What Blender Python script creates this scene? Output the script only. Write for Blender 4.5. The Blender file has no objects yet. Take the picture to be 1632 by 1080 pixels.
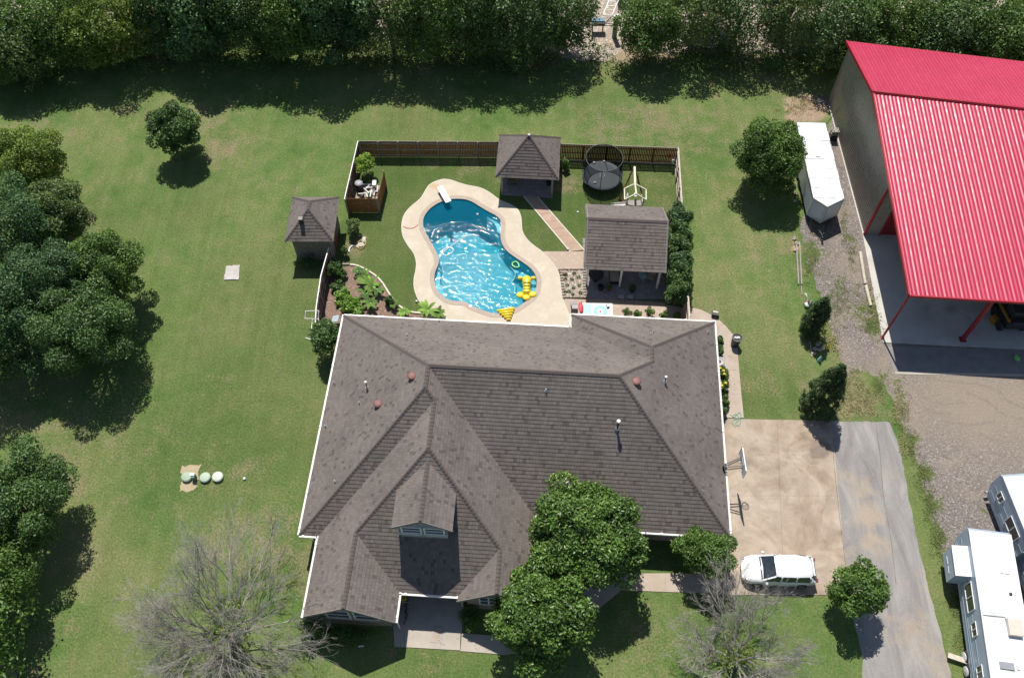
import bpy, bmesh, math, random
import numpy as np
from mathutils import Vector, Matrix
from mathutils.geometry import tessellate_polygon

# ------------------------------------------------------------------ camera, sky, sun, exposure
scene = bpy.context.scene
C = scene.collection
H = 55.69                       # drone height in metres
FPX, TILT = 1404.0, math.radians(33.0)
cam_d = bpy.data.cameras.new('camera'); cam = bpy.data.objects.new('camera', cam_d); C.objects.link(cam)
cam_d.sensor_width = 36.0; cam_d.lens = 36.0*FPX/1632.0; cam_d.clip_end = 3000; cam_d.clip_start = 1
cam.location = (0, 0, H); cam.rotation_euler = (TILT, 0, 0)
scene.camera = cam
SUN_AZ, SUN_EL = math.radians(-11.0), math.radians(61.3)     # azimuth clockwise from +Y
w = bpy.data.worlds.new('World'); scene.world = w; w.use_nodes = True
wn = w.node_tree.nodes; wl = w.node_tree.links
bg = wn['Background']; sky = wn.new('ShaderNodeTexSky'); sky.sky_type = 'NISHITA'; sky.sun_disc = False
sky.sun_elevation = SUN_EL; sky.sun_rotation = SUN_AZ; sky.air_density = 1.0; sky.dust_density = 0.6
wl.new(sky.outputs[0], bg.inputs[0]); bg.inputs[1].default_value = 0.065
sd = bpy.data.lights.new('sun', 'SUN'); sd.energy = 3.9; sd.angle = math.radians(0.5); sd.color = (1.0, 0.955, 0.88)
sun = bpy.data.objects.new('sun', sd); C.objects.link(sun)
sv = Vector((math.sin(SUN_AZ)*math.cos(SUN_EL), math.cos(SUN_AZ)*math.cos(SUN_EL), math.sin(SUN_EL)))
sun.rotation_euler = (-sv).to_track_quat('-Z', 'Y').to_euler()
vs = scene.view_settings; vs.view_transform = 'Standard'; vs.look = 'None'; vs.gamma = 1; vs.exposure = 0.5
try: vs.use_curve_mapping = False
except Exception: pass
scene.render.engine = 'CYCLES'

# ------------------------------------------------------------------ helpers
R = random.Random(7)
NR = np.random.RandomState(11)
def at(px, py, z=0.0):
    """survey point: where the sight line of photo pixel px,py meets height z"""
    s, c = math.sin(TILT), math.cos(TILT)
    dx = px-816.0; u = 540.0-py
    d = (dx, FPX*s+u*c, -FPX*c+u*s)
    t = (z-H)/d[2]
    return Vector((d[0]*t, d[1]*t, z))
def a2(px, py, z=0.0):
    p = at(px, py, z); return (p.x, p.y)

origin = {}
class MB:
    def __init__(s): s.v = []; s.f = []; s.m = []; s.uv = []
    def add(s, vs, fs, m=0, uv=None):
        b = len(s.v); s.v += [tuple(p) for p in vs]
        for i, f in enumerate(fs):
            s.f.append([b+k for k in f]); s.m.append(m)
            s.uv.append([uv[k] for k in f] if uv else None)
    def poly(s, pts, m=0, uv=None): s.add(pts, [list(range(len(pts)))], m, uv)
    def box(s, c, d, yaw=0, m=0, M=None):
        cx, cy, cz = c; a, b, h = d[0]/2, d[1]/2, d[2]/2; co, si = math.cos(yaw), math.sin(yaw)
        P = []
        for z in (-h, h):
            for x, y in ((-a, -b), (a, -b), (a, b), (-a, b)):
                q = Vector((x, y, z))
                if M: q = M @ q
                P.append((cx+q.x*co-q.y*si, cy+q.x*si+q.y*co, cz+q.z))
        s.add(P, [(3, 2, 1, 0), (4, 5, 6, 7), (0, 1, 5, 4), (1, 2, 6, 5), (2, 3, 7, 6), (3, 0, 4, 7)], m)
    def beam(s, p, q, wd, hg, m=0, up=(0, 0, 1)):
        p = Vector(p); q = Vector(q); d = (q-p).normalized(); up = Vector(up)
        if abs(d.dot(up)) > .98: up = Vector((0, 1, 0))
        r = d.cross(up).normalized(); u = r.cross(d).normalized()
        P = []
        for o in (p, q):
            for x, y in ((-1, -1), (1, -1), (1, 1), (-1, 1)): P.append(o+r*(x*wd/2)+u*(y*hg/2))
        s.add(P, [(0, 1, 2, 3)[::-1], (4, 5, 6, 7), (0, 1, 5, 4), (1, 2, 6, 5), (2, 3, 7, 6), (3, 0, 4, 7)], m)
    def tube(s, pts, rad, n=6, m=0, closed=False, cap=True):
        pts = [Vector(p) for p in pts]; k = len(pts)
        rr = rad if isinstance(rad, (list, tuple)) else [rad]*k
        V = []; ref = Vector((0, 0, 1)); pu = None
        for i, p in enumerate(pts):
            if closed: d = pts[(i+1) % k]-pts[i-1]
            else: d = pts[min(i+1, k-1)]-pts[max(i-1, 0)]
            if d.length < 1e-9: d = Vector((0, 0, 1))
            d.normalize()
            if pu is None:
                u = d.cross(ref if abs(d.dot(ref)) < .9 else Vector((1, 0, 0))).normalized()
            else:
                u = pu-d*pu.dot(d)
                u = u.normalized() if u.length > 1e-6 else pu
            pu = u; b = d.cross(u)
            for j in range(n):
                a = 2*math.pi*j/n; V.append(p+(u*math.cos(a)+b*math.sin(a))*rr[i])
        F = []
        for i in range(k if closed else k-1):
            i2 = (i+1) % k
            for j in range(n):
                F.append((i*n+j, i*n+(j+1) % n, i2*n+(j+1) % n, i2*n+j))
        if cap and not closed:
            F.append(tuple(range(n))[::-1]); F.append(tuple((k-1)*n+j for j in range(n)))
        s.add(V, F, m)
    def lathe(s, c, prof, n=16, m=0, axis='z', sx=1, sy=1):
        c = Vector(c); V = []
        for r_, z in prof:
            for j in range(n):
                a = 2*math.pi*j/n; x, y = r_*math.cos(a)*sx, r_*math.sin(a)*sy
                if axis == 'z': V.append(c+Vector((x, y, z)))
                elif axis == 'y': V.append(c+Vector((x, z, y)))
                else: V.append(c+Vector((z, x, y)))
        F = []
        for i in range(len(prof)-1):
            for j in range(n): F.append((i*n+j, i*n+(j+1) % n, (i+1)*n+(j+1) % n, (i+1)*n+j))
        F.append(tuple(range(n))[::-1]); F.append(tuple((len(prof)-1)*n+j for j in range(n)))
        s.add(V, F, m)
    def prism(s, poly, z0, z1, m=0, mt=None, holes=(), bottom=False):
        """poly: xy list; z1 may be a function of x,y"""
        loops = [list(poly)]+[list(h) for h in holes]
        allp = [p for l in loops for p in l]
        tri = tessellate_polygon([[Vector((p[0], p[1], 0)) for p in l] for l in loops])
        zt = (lambda x, y: z1) if not callable(z1) else z1
        T = []
        for t in tri:
            a, b, c = (allp[i] for i in t)
            ar = (b[0]-a[0])*(c[1]-a[1])-(c[0]-a[0])*(b[1]-a[1])
            if abs(ar) < 1e-9: continue
            T.append(t if ar > 0 else t[::-1])
        s.add([(p[0], p[1], zt(*p[:2])) for p in allp], T, m if mt is None else mt)
        if bottom: s.add([(p[0], p[1], z0) for p in allp], [t[::-1] for t in T], m)
        for l in loops:
            k = len(l)
            s.add([(p[0], p[1], z0) for p in l]+[(p[0], p[1], zt(*p[:2])) for p in l],
                  [(i, (i+1) % k, k+(i+1) % k, k+i) for i in range(k)], m)
    def blob(s, c, r, n=8, k=5, m=0, jit=0.0, rnd=R):
        prof = []
        V = []; c = Vector(c)
        for i in range(k+1):
            t = math.pi*i/k
            for j in range(n):
                a = 2*math.pi*j/n; q = 1+rnd.uniform(-jit, jit)
                V.append(c+Vector((r[0]*math.sin(t)*math.cos(a)*q, r[1]*math.sin(t)*math.sin(a)*q, -r[2]*math.cos(t)*q)))
        F = []
        for i in range(k):
            for j in range(n): F.append((i*n+j, i*n+(j+1) % n, (i+1)*n+(j+1) % n, (i+1)*n+j))
        s.add(V, F, m)
    def build(s, name, mats, parent=None, loc=None, smooth=False, attrs=None, bevel=0):
        if parent is not None: o0 = origin[parent.name]
        elif loc is not None: o0 = Vector(loc)
        else: o0 = Vector((0, 0, 0))
        me = bpy.data.meshes.new(name)
        me.from_pydata([(a-o0.x, b-o0.y, c-o0.z) for a, b, c in s.v], [], s.f)
        if not isinstance(mats, (list, tuple)): mats = [mats]
        for m in mats: me.materials.append(m)
        me.polygons.foreach_set('material_index', s.m)
        if smooth: me.polygons.foreach_set('use_smooth', [True]*len(me.polygons))
        if any(u is not None for u in s.uv):
            ul = me.uv_layers.new(name='UVMap'); arr = []
            for f, u in zip(s.f, s.uv):
                arr += [c for q in (u or [(0, 0)]*len(f)) for c in q]
            ul.data.foreach_set('uv', arr)
        me.update()
        o = bpy.data.objects.new(name, me); C.objects.link(o)
        if parent is not None: o.parent = parent; o.location = (0, 0, 0); origin[o.name] = o0
        else: o.location = o0; origin[o.name] = o0
        if bevel:
            b = o.modifiers.new('bevel', 'BEVEL'); b.width = bevel; b.segments = 2; b.limit_method = 'ANGLE'
        return o
used_groups = {}
def tag(o, label, cat, group=None):
    o['label'] = label; o['category'] = cat
    if group: o['group'] = group
    return o
def thing(name, loc, label, cat, group=None):
    o = bpy.data.objects.new(name, None); C.objects.link(o); o.location = loc
    o.empty_display_size = .3; origin[o.name] = Vector(loc); return tag(o, label, cat, group)
def struct(o): o['kind'] = 'structure'; return o
def stuff(o): o['kind'] = 'stuff'; return o
def copy_thing(root, loc, label, group=None):
    def cp(o, par):
        c = o.copy(); C.objects.link(c); c.parent = par; origin[c.name] = Vector(loc)
        for ch in o.children: cp(ch, c)
        return c
    c = cp(root, None); c.location = loc; c['label'] = label
    if group: c['group'] = group
    return c

# ------------------------------------------------------------------ materials
def newmat(name):
    m = bpy.data.materials.new(name); m.use_nodes = True
    nt = m.node_tree; return m, nt, nt.nodes, nt.links, nt.nodes['Principled BSDF']
def ramp(N, stops, interp='LINEAR'):
    r_ = N.new('ShaderNodeValToRGB'); cr = r_.color_ramp; cr.interpolation = interp
    while len(cr.elements) < len(stops): cr.elements.new(.5)
    for e, (p, c) in zip(cr.elements, stops):
        e.position = p; e.color = (c[0], c[1], c[2], 1) if isinstance(c, (tuple, list)) else (c, c, c, 1)
    return r_
def noise(N, L, scale, detail=4, rough=.6, co=None, dist=0):
    n = N.new('ShaderNodeTexNoise'); n.inputs['Scale'].default_value = scale; n.inputs['Detail'].default_value = detail
    n.inputs['Roughness'].default_value = rough; n.inputs['Distortion'].default_value = dist
    if co is not None: L.new(co, n.inputs['Vector'])
    return n.outputs['Fac']
def mixc(N, L, f, a, b, mode='MIX'):
    m = N.new('ShaderNodeMix'); m.data_type = 'RGBA'; m.blend_type = mode; m.clamp_factor = True
    for i, v in ((0, f), (6, a), (7, b)):
        if hasattr(v, 'links'): L.new(v, m.inputs[i])
        elif isinstance(v, (int, float)): m.inputs[i].default_value = v
        else: m.inputs[i].default_value = (*v, 1)
    return m.outputs[2]
def math_(N, L, op, a, b=None, clamp=False):
    m = N.new('ShaderNodeMath'); m.operation = op; m.use_clamp = clamp
    for i, v in ((0, a), (1, b)):
        if v is None: continue
        if hasattr(v, 'links'): L.new(v, m.inputs[i])
        else: m.inputs[i].default_value = v
    return m.outputs[0]
def coord(N, which='Object'): return N.new('ShaderNodeTexCoord').outputs[which]
def bump(N, L, b, h, strength=.4, dist=.02):
    n = N.new('ShaderNodeBump'); n.inputs['Strength'].default_value = strength; n.inputs['Distance'].default_value = dist
    L.new(h, n.inputs['Height']); L.new(n.outputs[0], b.inputs['Normal']); return n
def attr(N, name):
    a = N.new('ShaderNodeAttribute'); a.attribute_name = name; return a.outputs['Fac']
def mat(name, c1, c2=None, rough=.7, scale=3, detail=5, metal=0, bmp=0, bscale=40, spec=.5, c3=None):
    m, nt, N, L, b = newmat(name)
    b.inputs['Roughness'].default_value = rough; b.inputs['Metallic'].default_value = metal
    b.inputs['Specular IOR Level'].default_value = spec
    c2 = c2 or tuple(x*.8 for x in c1)
    co = coord(N)
    f = noise(N, L, scale, detail, .65, co)
    r_ = ramp(N, [(.35, c1), (.65, c2)] if not c3 else [(.32, c1), (.5, c2), (.68, c3)]); L.new(f, r_.inputs[0]); col = r_.outputs[0]
    L.new(col, b.inputs['Base Color'])
    if bmp: bump(N, L, b, noise(N, L, bscale, 4, .6, co), bmp, .02)
    return m

M = {}
M['white_paint'] = mat('white_paint', (.8, .8, .78), (.74, .74, .72), .5, 1.5)
M['white_roof'] = mat('white_roof', (.82, .83, .84), (.78, .79, .8), .45, 1.3, 9, bmp=.1, bscale=6, c3=(.52, .53, .54))
M['white_plastic'] = mat('white_plastic', (.78, .78, .76), (.7, .7, .68), .4, 5)
M['gutter'] = mat('gutter', (.78, .77, .73), (.66, .65, .6), .5, 3)
M['brick'] = mat('brick', (.2, .15, .12), (.3, .24, .19), .9, 9, bmp=.4, bscale=14, c3=(.14, .11, .09))
M['stone_wall'] = mat('stone_wall', (.28, .25, .21), (.16, .14, .12), .9, 5, bmp=.5, bscale=7, c3=(.36, .32, .27))
M['soffit'] = mat('soffit', (.4, .36, .3), (.34, .3, .25), .8, 2)
M['drip_edge'] = mat('drip_edge', (.26, .235, .22), (.2, .18, .17), .6, 4)
M['dark_glass'] = mat('dark_glass', (.02, .03, .04), (.04, .05, .06), .06, 2, spec=.8)
M['window_frame'] = mat('window_frame', (.6, .62, .63), (.5, .52, .54), .5, 3)
M['cedar'] = mat('cedar', (.28, .075, .03), (.15, .042, .02), .85, 2.2, bmp=.3, bscale=20, c3=(.36, .1, .042))
M['cedar_new'] = mat('cedar_new', (.36, .16, .055), (.26, .11, .04), .8, 2.2, bmp=.3, bscale=20, c3=(.42, .2, .08))
M['grey_wood'] = mat('grey_wood', (.36, .32, .28), (.25, .22, .2), .9, 4, bmp=.3, bscale=20)
M['pale_wood'] = mat('pale_wood', (.6, .55, .45), (.46, .4, .32), .85, 3, bmp=.2, bscale=20)
M['pink_wood'] = mat('pink_wood', (.52, .38, .32), (.4, .28, .23), .85, 3)
M['cream'] = mat('cream', (.7, .68, .5), (.6, .58, .42), .6, 3)
M['black_metal'] = mat('black_metal', (.02, .02, .022), (.035, .035, .04), .45, 4)
M['black_plastic'] = mat('black_plastic', (.025, .025, .028), (.04, .04, .042), .5, 6)
M['trampoline_mat'] = mat('trampoline_mat', (.012, .016, .024), (.02, .025, .034), .9, 6, spec=.1)
M['steel'] = mat('steel', (.45, .46, .48), (.36, .37, .39), .35, 4, metal=.8)
M['grey_plastic'] = mat('grey_plastic', (.3, .31, .33), (.24, .25, .27), .5, 4)
M['concrete'] = mat('concrete', (.45, .4, .34), (.37, .33, .28), .85, .8, 8, bmp=.1, bscale=30)
M['pad_concrete'] = mat('pad_concrete', (.55, .52, .49), (.42, .39, .36), .85, 1.5, 8, bmp=.1, bscale=30)
M['coping'] = mat('coping', (.43, .35, .28), (.37, .3, .25), .8, 2, 8, bmp=.15, bscale=25)
M['deck'] = mat('deck', (.58, .505, .4), (.51, .44, .345), .85, .5, 9, bmp=.12, bscale=30, c3=(.62, .545, .44))
M['red_walk'] = mat('red_walk', (.46, .31, .23), (.38, .27, .2), .85, .7, 8, bmp=.2, bscale=12, c3=(.5, .36, .28))
M['edge_lime'] = mat('edge_lime', (.66, .62, .52), (.55, .5, .4), .85, 3, bmp=.2)
M['stone'] = mat('stone', (.5, .43, .36), (.36, .3, .25), .85, 3, 6, bmp=.4, bscale=12, c3=(.6, .53, .45))
M['mulch'] = mat('mulch', (.29, .19, .145), (.17, .11, .085), .95, 6, 8, bmp=.8, bscale=16, c3=(.4, .28, .22))
M['dirt'] = mat('dirt', (.3, .24, .17), (.38, .31, .23), .95, 1.2, 9, bmp=.4, bscale=14, c3=(.22, .17, .12))
M['bark'] = mat('bark', (.12, .09, .07), (.2, .16, .13), .95, 6, bmp=.5, bscale=14)
M['dead_twig'] = mat('dead_twig', (.36, .335, .3), (.24, .22, .195), .9, 2)
M['yellow_vinyl'] = mat('yellow_vinyl', (.8, .62, .03), (.74, .58, .05), .35, 3)
M['green_vinyl'] = mat('green_vinyl', (.12, .5, .1), (.3, .6, .15), .35, 3)
M['red_paint'] = mat('red_paint', (.3, .02, .03), (.24, .018, .028), .5, 3)
M['pink_red'] = mat('pink_red', (.62, .05, .07), (.5, .04, .06), .5, 3)
M['teal'] = mat('teal', (.2, .42, .42), (.24, .48, .47), .5, 6)
M['pale_teal'] = mat('pale_teal', (.27, .47, .46), (.33, .54, .52), .5, 6)
M['hose_green'] = mat('hose_green', (.12, .34, .24), (.16, .4, .3), .5, 6)
M['copper_dome'] = mat('copper_dome', (.24, .105, .095), (.18, .08, .072), .6, 6)
M['flower_yellow'] = mat('flower_yellow', (.75, .6, .08), (.7, .5, .05), .6, 6)
M['tan_fabric'] = mat('tan_fabric', (.4, .35, .28), (.34, .3, .24), .9, 6)
M['yellow_machine'] = mat('yellow_machine', (.4, .19, .02), (.3, .15, .02), .5, 3)
M['tyre'] = mat('tyre', (.02, .02, .02), (.035, .033, .03), .85, 6)
M['pool_plaster'] = mat('pool_plaster', (.006, .29, .38), (.005, .26, .35), .6, 1.2, 6, c3=(.01, .33, .42))
M['pool_step'] = mat('pool_step', (.16, .5, .6), (.13, .45, .55), .6, 1.2)
M['skirt_red'] = mat('skirt_red', (.25, .02, .035), (.2, .02, .03), .6, 2)
M['green_tank'] = mat('green_tank', (.04, .14, .09), (.06, .18, .11), .5, 3)
M['lattice_white'] = mat('lattice_white', (.5, .48, .44), (.62, .6, .56), .8, 8)
M['gold_wood'] = mat('gold_wood', (.2, .16, .05), (.16, .13, .04), .8, 4)

def car_paint():
    m, nt, N, L, b = newmat('car_paint'); b.inputs['Base Color'].default_value = (.78, .79, .8, 1)
    b.inputs['Roughness'].default_value = .3; b.inputs['Coat Weight'].default_value = .7; b.inputs['Coat Roughness'].default_value = .05
    co = coord(N); r_ = ramp(N, [(.3, (.74, .75, .76)), (.7, (.8, .81, .82))]); L.new(noise(N, L, 3, 5, .6, co), r_.inputs[0]); L.new(r_.outputs[0], b.inputs['Base Color'])
    return m
M['car_paint'] = car_paint()

def lawn_mat():
    m, nt, N, L, b = newmat('lawn'); b.inputs['Roughness'].default_value = .95; b.inputs['Specular IOR Level'].default_value = .15
    co = coord(N)
    big = noise(N, L, .085, 5, .62, co, .4); mid = noise(N, L, .6, 6, .7, co, .3); fine = noise(N, L, 7, 6, .8, co); vf = noise(N, L, 26, 3, .7, co)
    r1 = ramp(N, [(.36, (.078, .152, .035)), (.46, (.126, .188, .056)), (.55, (.182, .216, .079)), (.66, (.235, .23, .11))]); L.new(big, r1.inputs[0])
    r2 = ramp(N, [(.36, (.076, .145, .033)), (.5, (.127, .184, .056)), (.66, (.198, .208, .089))]); L.new(mid, r2.inputs[0])
    c = mixc(N, L, .45, r1.outputs[0], r2.outputs[0])
    lush = attr(N, 'lush')
    c = mixc(N, L, math_(N, L, 'MULTIPLY', lush, .8), c, mixc(N, L, mid, (.055, .098, .024), (.1, .132, .042)))
    dry = attr(N, 'dry')
    dn = math_(N, L, 'ADD', dry, math_(N, L, 'MULTIPLY', math_(N, L, 'SUBTRACT', mid, .5), 1.6))
    dn = math_(N, L, 'ADD', dn, math_(N, L, 'MULTIPLY', math_(N, L, 'SUBTRACT', fine, .5), 2.0)); dn = math_(N, L, 'ADD', dn, .0)
    dr = ramp(N, [(.35, 0.0), (.95, 1.0)]); L.new(dn, dr.inputs[0])
    c = mixc(N, L, math_(N, L, 'MULTIPLY', dr.outputs[0], .8), c, mixc(N, L, fine, (.2, .155, .095), (.33, .26, .175)))
    bare = attr(N, 'bare')
    bn = math_(N, L, 'ADD', bare, math_(N, L, 'MULTIPLY', math_(N, L, 'SUBTRACT', mid, .5), .9))
    br = ramp(N, [(.4, 0.0), (.6, 1.0)]); L.new(bn, br.inputs[0])
    c = mixc(N, L, br.outputs[0], c, mixc(N, L, fine, (.3, .22, .15), (.42, .32, .235)))
    sp = ramp(N, [(.3, (.38, .42, .36)), (.5, (1, 1, 1)), (.7, (1.65, 1.5, 1.5))]); L.new(fine, sp.inputs[0])
    c = mixc(N, L, .85, c, sp.outputs[0], 'MULTIPLY')
    mp = N.new('ShaderNodeMapping'); mp.inputs['Rotation'].default_value = (0, 0, .35); mp.inputs['Scale'].default_value = (1.3, .05, 1); L.new(co, mp.inputs[0])
    mw = ramp(N, [(.38, .95), (.62, 1.05)]); L.new(noise(N, L, 1.0, 3, .6, mp.outputs[0]), mw.inputs[0]); c = mixc(N, L, 1, c, mw.outputs[0], 'MULTIPLY')
    sp2 = ramp(N, [(.3, .6), (.7, 1.35)]); L.new(vf, sp2.inputs[0])
    c = mixc(N, L, .8, c, sp2.outputs[0], 'MULTIPLY')
    L.new(c, b.inputs['Base Color'])
    h = math_(N, L, 'ADD', fine, math_(N, L, 'MULTIPLY', vf, .6)); bump(N, L, b, h, .9, .06)
    return m
M['lawn'] = lawn_mat()
def gravel_mat(name, a, b_, c_, scale=16, dirt=(.27, .215, .165), green=.0):
    m, nt, N, L, b = newmat(name); b.inputs['Roughness'].default_value = .95; b.inputs['Specular IOR Level'].default_value = .2
    co = coord(N)
    v = N.new('ShaderNodeTexVoronoi'); v.inputs['Scale'].default_value = scale; L.new(co, v.inputs['Vector'])
    g = N.new('ShaderNodeSeparateColor'); L.new(v.outputs['Color'], g.inputs[0])
    r_ = ramp(N, [(.0, a), (.55, b_), (.93, c_), (1, tuple(min(.75, x*1.6) for x in c_))]); L.new(g.outputs[0], r_.inputs[0])
    mid = noise(N, L, .35, 7, .65, co, .5); fi = noise(N, L, 5, 5, .7, co)
    rr = ramp(N, [(.5, 0.), (.66, 1.)]); L.new(mid, rr.inputs[0])
    c = mixc(N, L, math_(N, L, 'MULTIPLY', rr.outputs[0], .75), r_.outputs[0], mixc(N, L, fi, dirt, tuple(x*1.35 for x in dirt)))
    d = attr(N, 'bare'); c = mixc(N, L, math_(N, L, 'MULTIPLY', math_(N, L, 'ADD', d, math_(N, L, 'MULTIPLY', math_(N, L, 'SUBTRACT', fi, .5), .8)), 1, True), c, mixc(N, L, fi, dirt, tuple(x*1.4 for x in dirt)))
    gr = attr(N, 'lush'); gn = math_(N, L, 'ADD', gr, math_(N, L, 'MULTIPLY', math_(N, L, 'SUBTRACT', fi, .5), 2.2))
    gn = math_(N, L, 'ADD', gn, math_(N, L, 'MULTIPLY', math_(N, L, 'SUBTRACT', noise(N, L, 1.3, 5, .6, co), .5), 1.6))
    gg = ramp(N, [(.48, 0.), (.62, 1.)]); L.new(gn, gg.inputs[0])
    c = mixc(N, L, gg.outputs[0], c, mixc(N, L, fi, (.055, .1, .024), (.15, .16, .06)))
    L.new(c, b.inputs['Base Color']); bump(N, L, b, v.outputs['Distance'], .7, .05)
    return m
M['gravel'] = gravel_mat('gravel', (.13, .112, .105), (.19, .165, .152), (.28, .25, .235), 13, (.235, .195, .155))
def asphalt_mat():
    m, nt, N, L, b = newmat('asphalt'); b.inputs['Roughness'].default_value = .92; b.inputs['Specular IOR Level'].default_value = .25
    co = coord(N)
    mp = N.new('ShaderNodeMapping'); mp.inputs['Scale'].default_value = (1.6, .35, 1); mp.inputs['Rotation'].default_value = (0, 0, .12); L.new(co, mp.inputs[0])
    a = noise(N, L, .5, 9, .68, mp.outputs[0], 1.0); f = noise(N, L, 11, 6, .75, co); g = noise(N, L, .8, 8, .65, co, .8)
    r_ = ramp(N, [(.32, (.19, .182, .178)), (.48, (.255, .242, .23)), (.64, (.33, .31, .288))]); L.new(a, r_.inputs[0])
    dn = math_(N, L, 'ADD', attr(N, 'bare'), math_(N, L, 'MULTIPLY', math_(N, L, 'SUBTRACT', g, .5), 1.8)); dr = ramp(N, [(.2, 0.), (.8, 1.)]); L.new(dn, dr.inputs[0])
    c = mixc(N, L, math_(N, L, 'MULTIPLY', dr.outputs[0], .85), r_.outputs[0], mixc(N, L, f, (.33, .265, .2), (.42, .34, .26)))
    fr = ramp(N, [(.3, .86), (.7, 1.14)]); L.new(f, fr.inputs[0]); c = mixc(N, L, 1, c, fr.outputs[0], 'MULTIPLY')
    L.new(c, b.inputs['Base Color']); bump(N, L, b, f, .35, .02); return m
M['asphalt'] = asphalt_mat()
def drive_mat():
    m, nt, N, L, b = newmat('driveway_concrete'); b.inputs['Roughness'].default_value = .88
    co = coord(N)
    a = noise(N, L, .22, 9, .68, co, 2.2); a2_ = noise(N, L, .9, 8, .7, co, .4); f = noise(N, L, 14, 5, .7, co)
    r_ = ramp(N, [(.3, (.26, .195, .14)), (.43, (.345, .265, .2)), (.56, (.41, .335, .262)), (.72, (.48, .41, .33))]); L.new(a, r_.inputs[0])
    r2 = ramp(N, [(.35, .82), (.6, 1.06)]); L.new(a2_, r2.inputs[0])
    c = mixc(N, L, 1, r_.outputs[0], r2.outputs[0], 'MULTIPLY')
    s = attr(N, 'stain'); sn = math_(N, L, 'ADD', s, math_(N, L, 'MULTIPLY', math_(N, L, 'SUBTRACT', a2_, .5), 1.2))
    sr = ramp(N, [(.4, 0.), (.62, 1.)]); L.new(sn, sr.inputs[0])
    c = mixc(N, L, math_(N, L, 'MULTIPLY', sr.outputs[0], .7), c, (.2, .155, .115))
    fr = ramp(N, [(.3, .9), (.7, 1.08)]); L.new(f, fr.inputs[0]); c = mixc(N, L, 1, c, fr.outputs[0], 'MULTIPLY')
    L.new(c, b.inputs['Base Color']); bump(N, L, b, f, .15, .01); return m
M['driveway'] = drive_mat()
def slab_mat():
    m, nt, N, L, b = newmat('barn_slab'); b.inputs['Roughness'].default_value = .8
    co = coord(N); f = noise(N, L, .5, 8, .65, co, .6); g = noise(N, L, 12, 4, .6, co); s = attr(N, 'stain')
    r_ = ramp(N, [(.3, (.42, .4, .37)), (.65, (.54, .52, .48))]); L.new(f, r_.inputs[0])
    sn = math_(N, L, 'ADD', s, math_(N, L, 'MULTIPLY', math_(N, L, 'SUBTRACT', f, .5), 1.6)); sr = ramp(N, [(.35, 0.), (.8, 1.)]); L.new(sn, sr.inputs[0])
    c = mixc(N, L, math_(N, L, 'MULTIPLY', sr.outputs[0], .65), r_.outputs[0], (.14, .12, .1))
    L.new(c, b.inputs['Base Color']); bump(N, L, b, g, .1, .01); return m
M['barn_slab'] = slab_mat()
def shingle_mat():
    m, nt, N, L, b = newmat('shingles'); b.inputs['Roughness'].default_value = .9; b.inputs['Specular IOR Level'].default_value = .25
    uv = N.new('ShaderNodeUVMap'); uv.uv_map = 'UVMap'; sx = N.new('ShaderNodeSeparateXYZ'); L.new(uv.outputs[0], sx.inputs[0])
    row = math_(N, L, 'FLOOR', math_(N, L, 'DIVIDE', sx.outputs[1], COURSE))
    wr = N.new('ShaderNodeTexWhiteNoise'); wr.noise_dimensions = '1D'; L.new(row, wr.inputs['W'])
    colx = math_(N, L, 'ADD', math_(N, L, 'DIVIDE', sx.outputs[0], .2), math_(N, L, 'MULTIPLY', wr.outputs['Value'], 5.3))
    col = math_(N, L, 'FLOOR', colx)
    cb = N.new('ShaderNodeCombineXYZ'); L.new(col, cb.inputs[0]); L.new(row, cb.inputs[1])
    wn_ = N.new('ShaderNodeTexWhiteNoise'); wn_.noise_dimensions = '2D'; L.new(cb.outputs[0], wn_.inputs['Vector'])
    base = ramp(N, [(0, (.112, .095, .086)), (.05, (.116, .098, .09)), (.07, (.152, .13, .118)), (.55, (.17, .146, .133)), (1, (.188, .163, .149))]); L.new(wn_.outputs['Value'], base.inputs[0])
    fx = math_(N, L, 'FRACT', colx)
    gap = ramp(N, [(.0, .72), (.07, .72), (.09, 1.)], 'CONSTANT'); L.new(fx, gap.inputs[0])
    co = coord(N); wth = ramp(N, [(.35, .86), (.65, 1.1)]); L.new(noise(N, L, .3, 6, .65, co), wth.inputs[0])
    gr = ramp(N, [(.3, .82), (.7, 1.18)]); L.new(noise(N, L, 30, 3, .7, co), gr.inputs[0])
    c = mixc(N, L, 1, base.outputs[0], gap.outputs[0], 'MULTIPLY'); c = mixc(N, L, 1, c, wth.outputs[0], 'MULTIPLY'); c = mixc(N, L, 1, c, gr.outputs[0], 'MULTIPLY')
    L.new(c, b.inputs['Base Color']); bump(N, L, b, noise(N, L, 30, 3, .7, co), .3, .01); return m
COURSE = .25
M['shingles'] = shingle_mat()
M['ridge_cap'] = mat('ridge_cap', (.125, .103, .094), (.1, .082, .075), .9, 8, bmp=.2)
def metal_mat(name, c, rough, dark):
    m, nt, N, L, b = newmat(name); b.inputs['Metallic'].default_value = 0.0
    b.inputs['Specular IOR Level'].default_value = .5
    co = coord(N); r_ = ramp(N, [(.3, c), (.7, dark)]); L.new(noise(N, L, .4, 6, .6, co), r_.inputs[0]); L.new(r_.outputs[0], b.inputs['Base Color'])
    rr = ramp(N, [(.3, rough*.85), (.7, rough*1.2)]); L.new(noise(N, L, 2, 6, .6, co), rr.inputs[0]); L.new(rr.outputs[0], b.inputs['Roughness'])
    bump(N, L, b, noise(N, L, 3, 3, .5, co), .05, .02)
    return m
M['red_metal'] = metal_mat('red_metal', (.46, .026, .075), .4, (.4, .021, .062))
M['tan_metal'] = metal_mat('tan_metal', (.3, .275, .23), .28, (.25, .23, .19))
M['red_trim'] = metal_mat('red_trim', (.42, .015, .035), .45, (.36, .014, .03))
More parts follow.
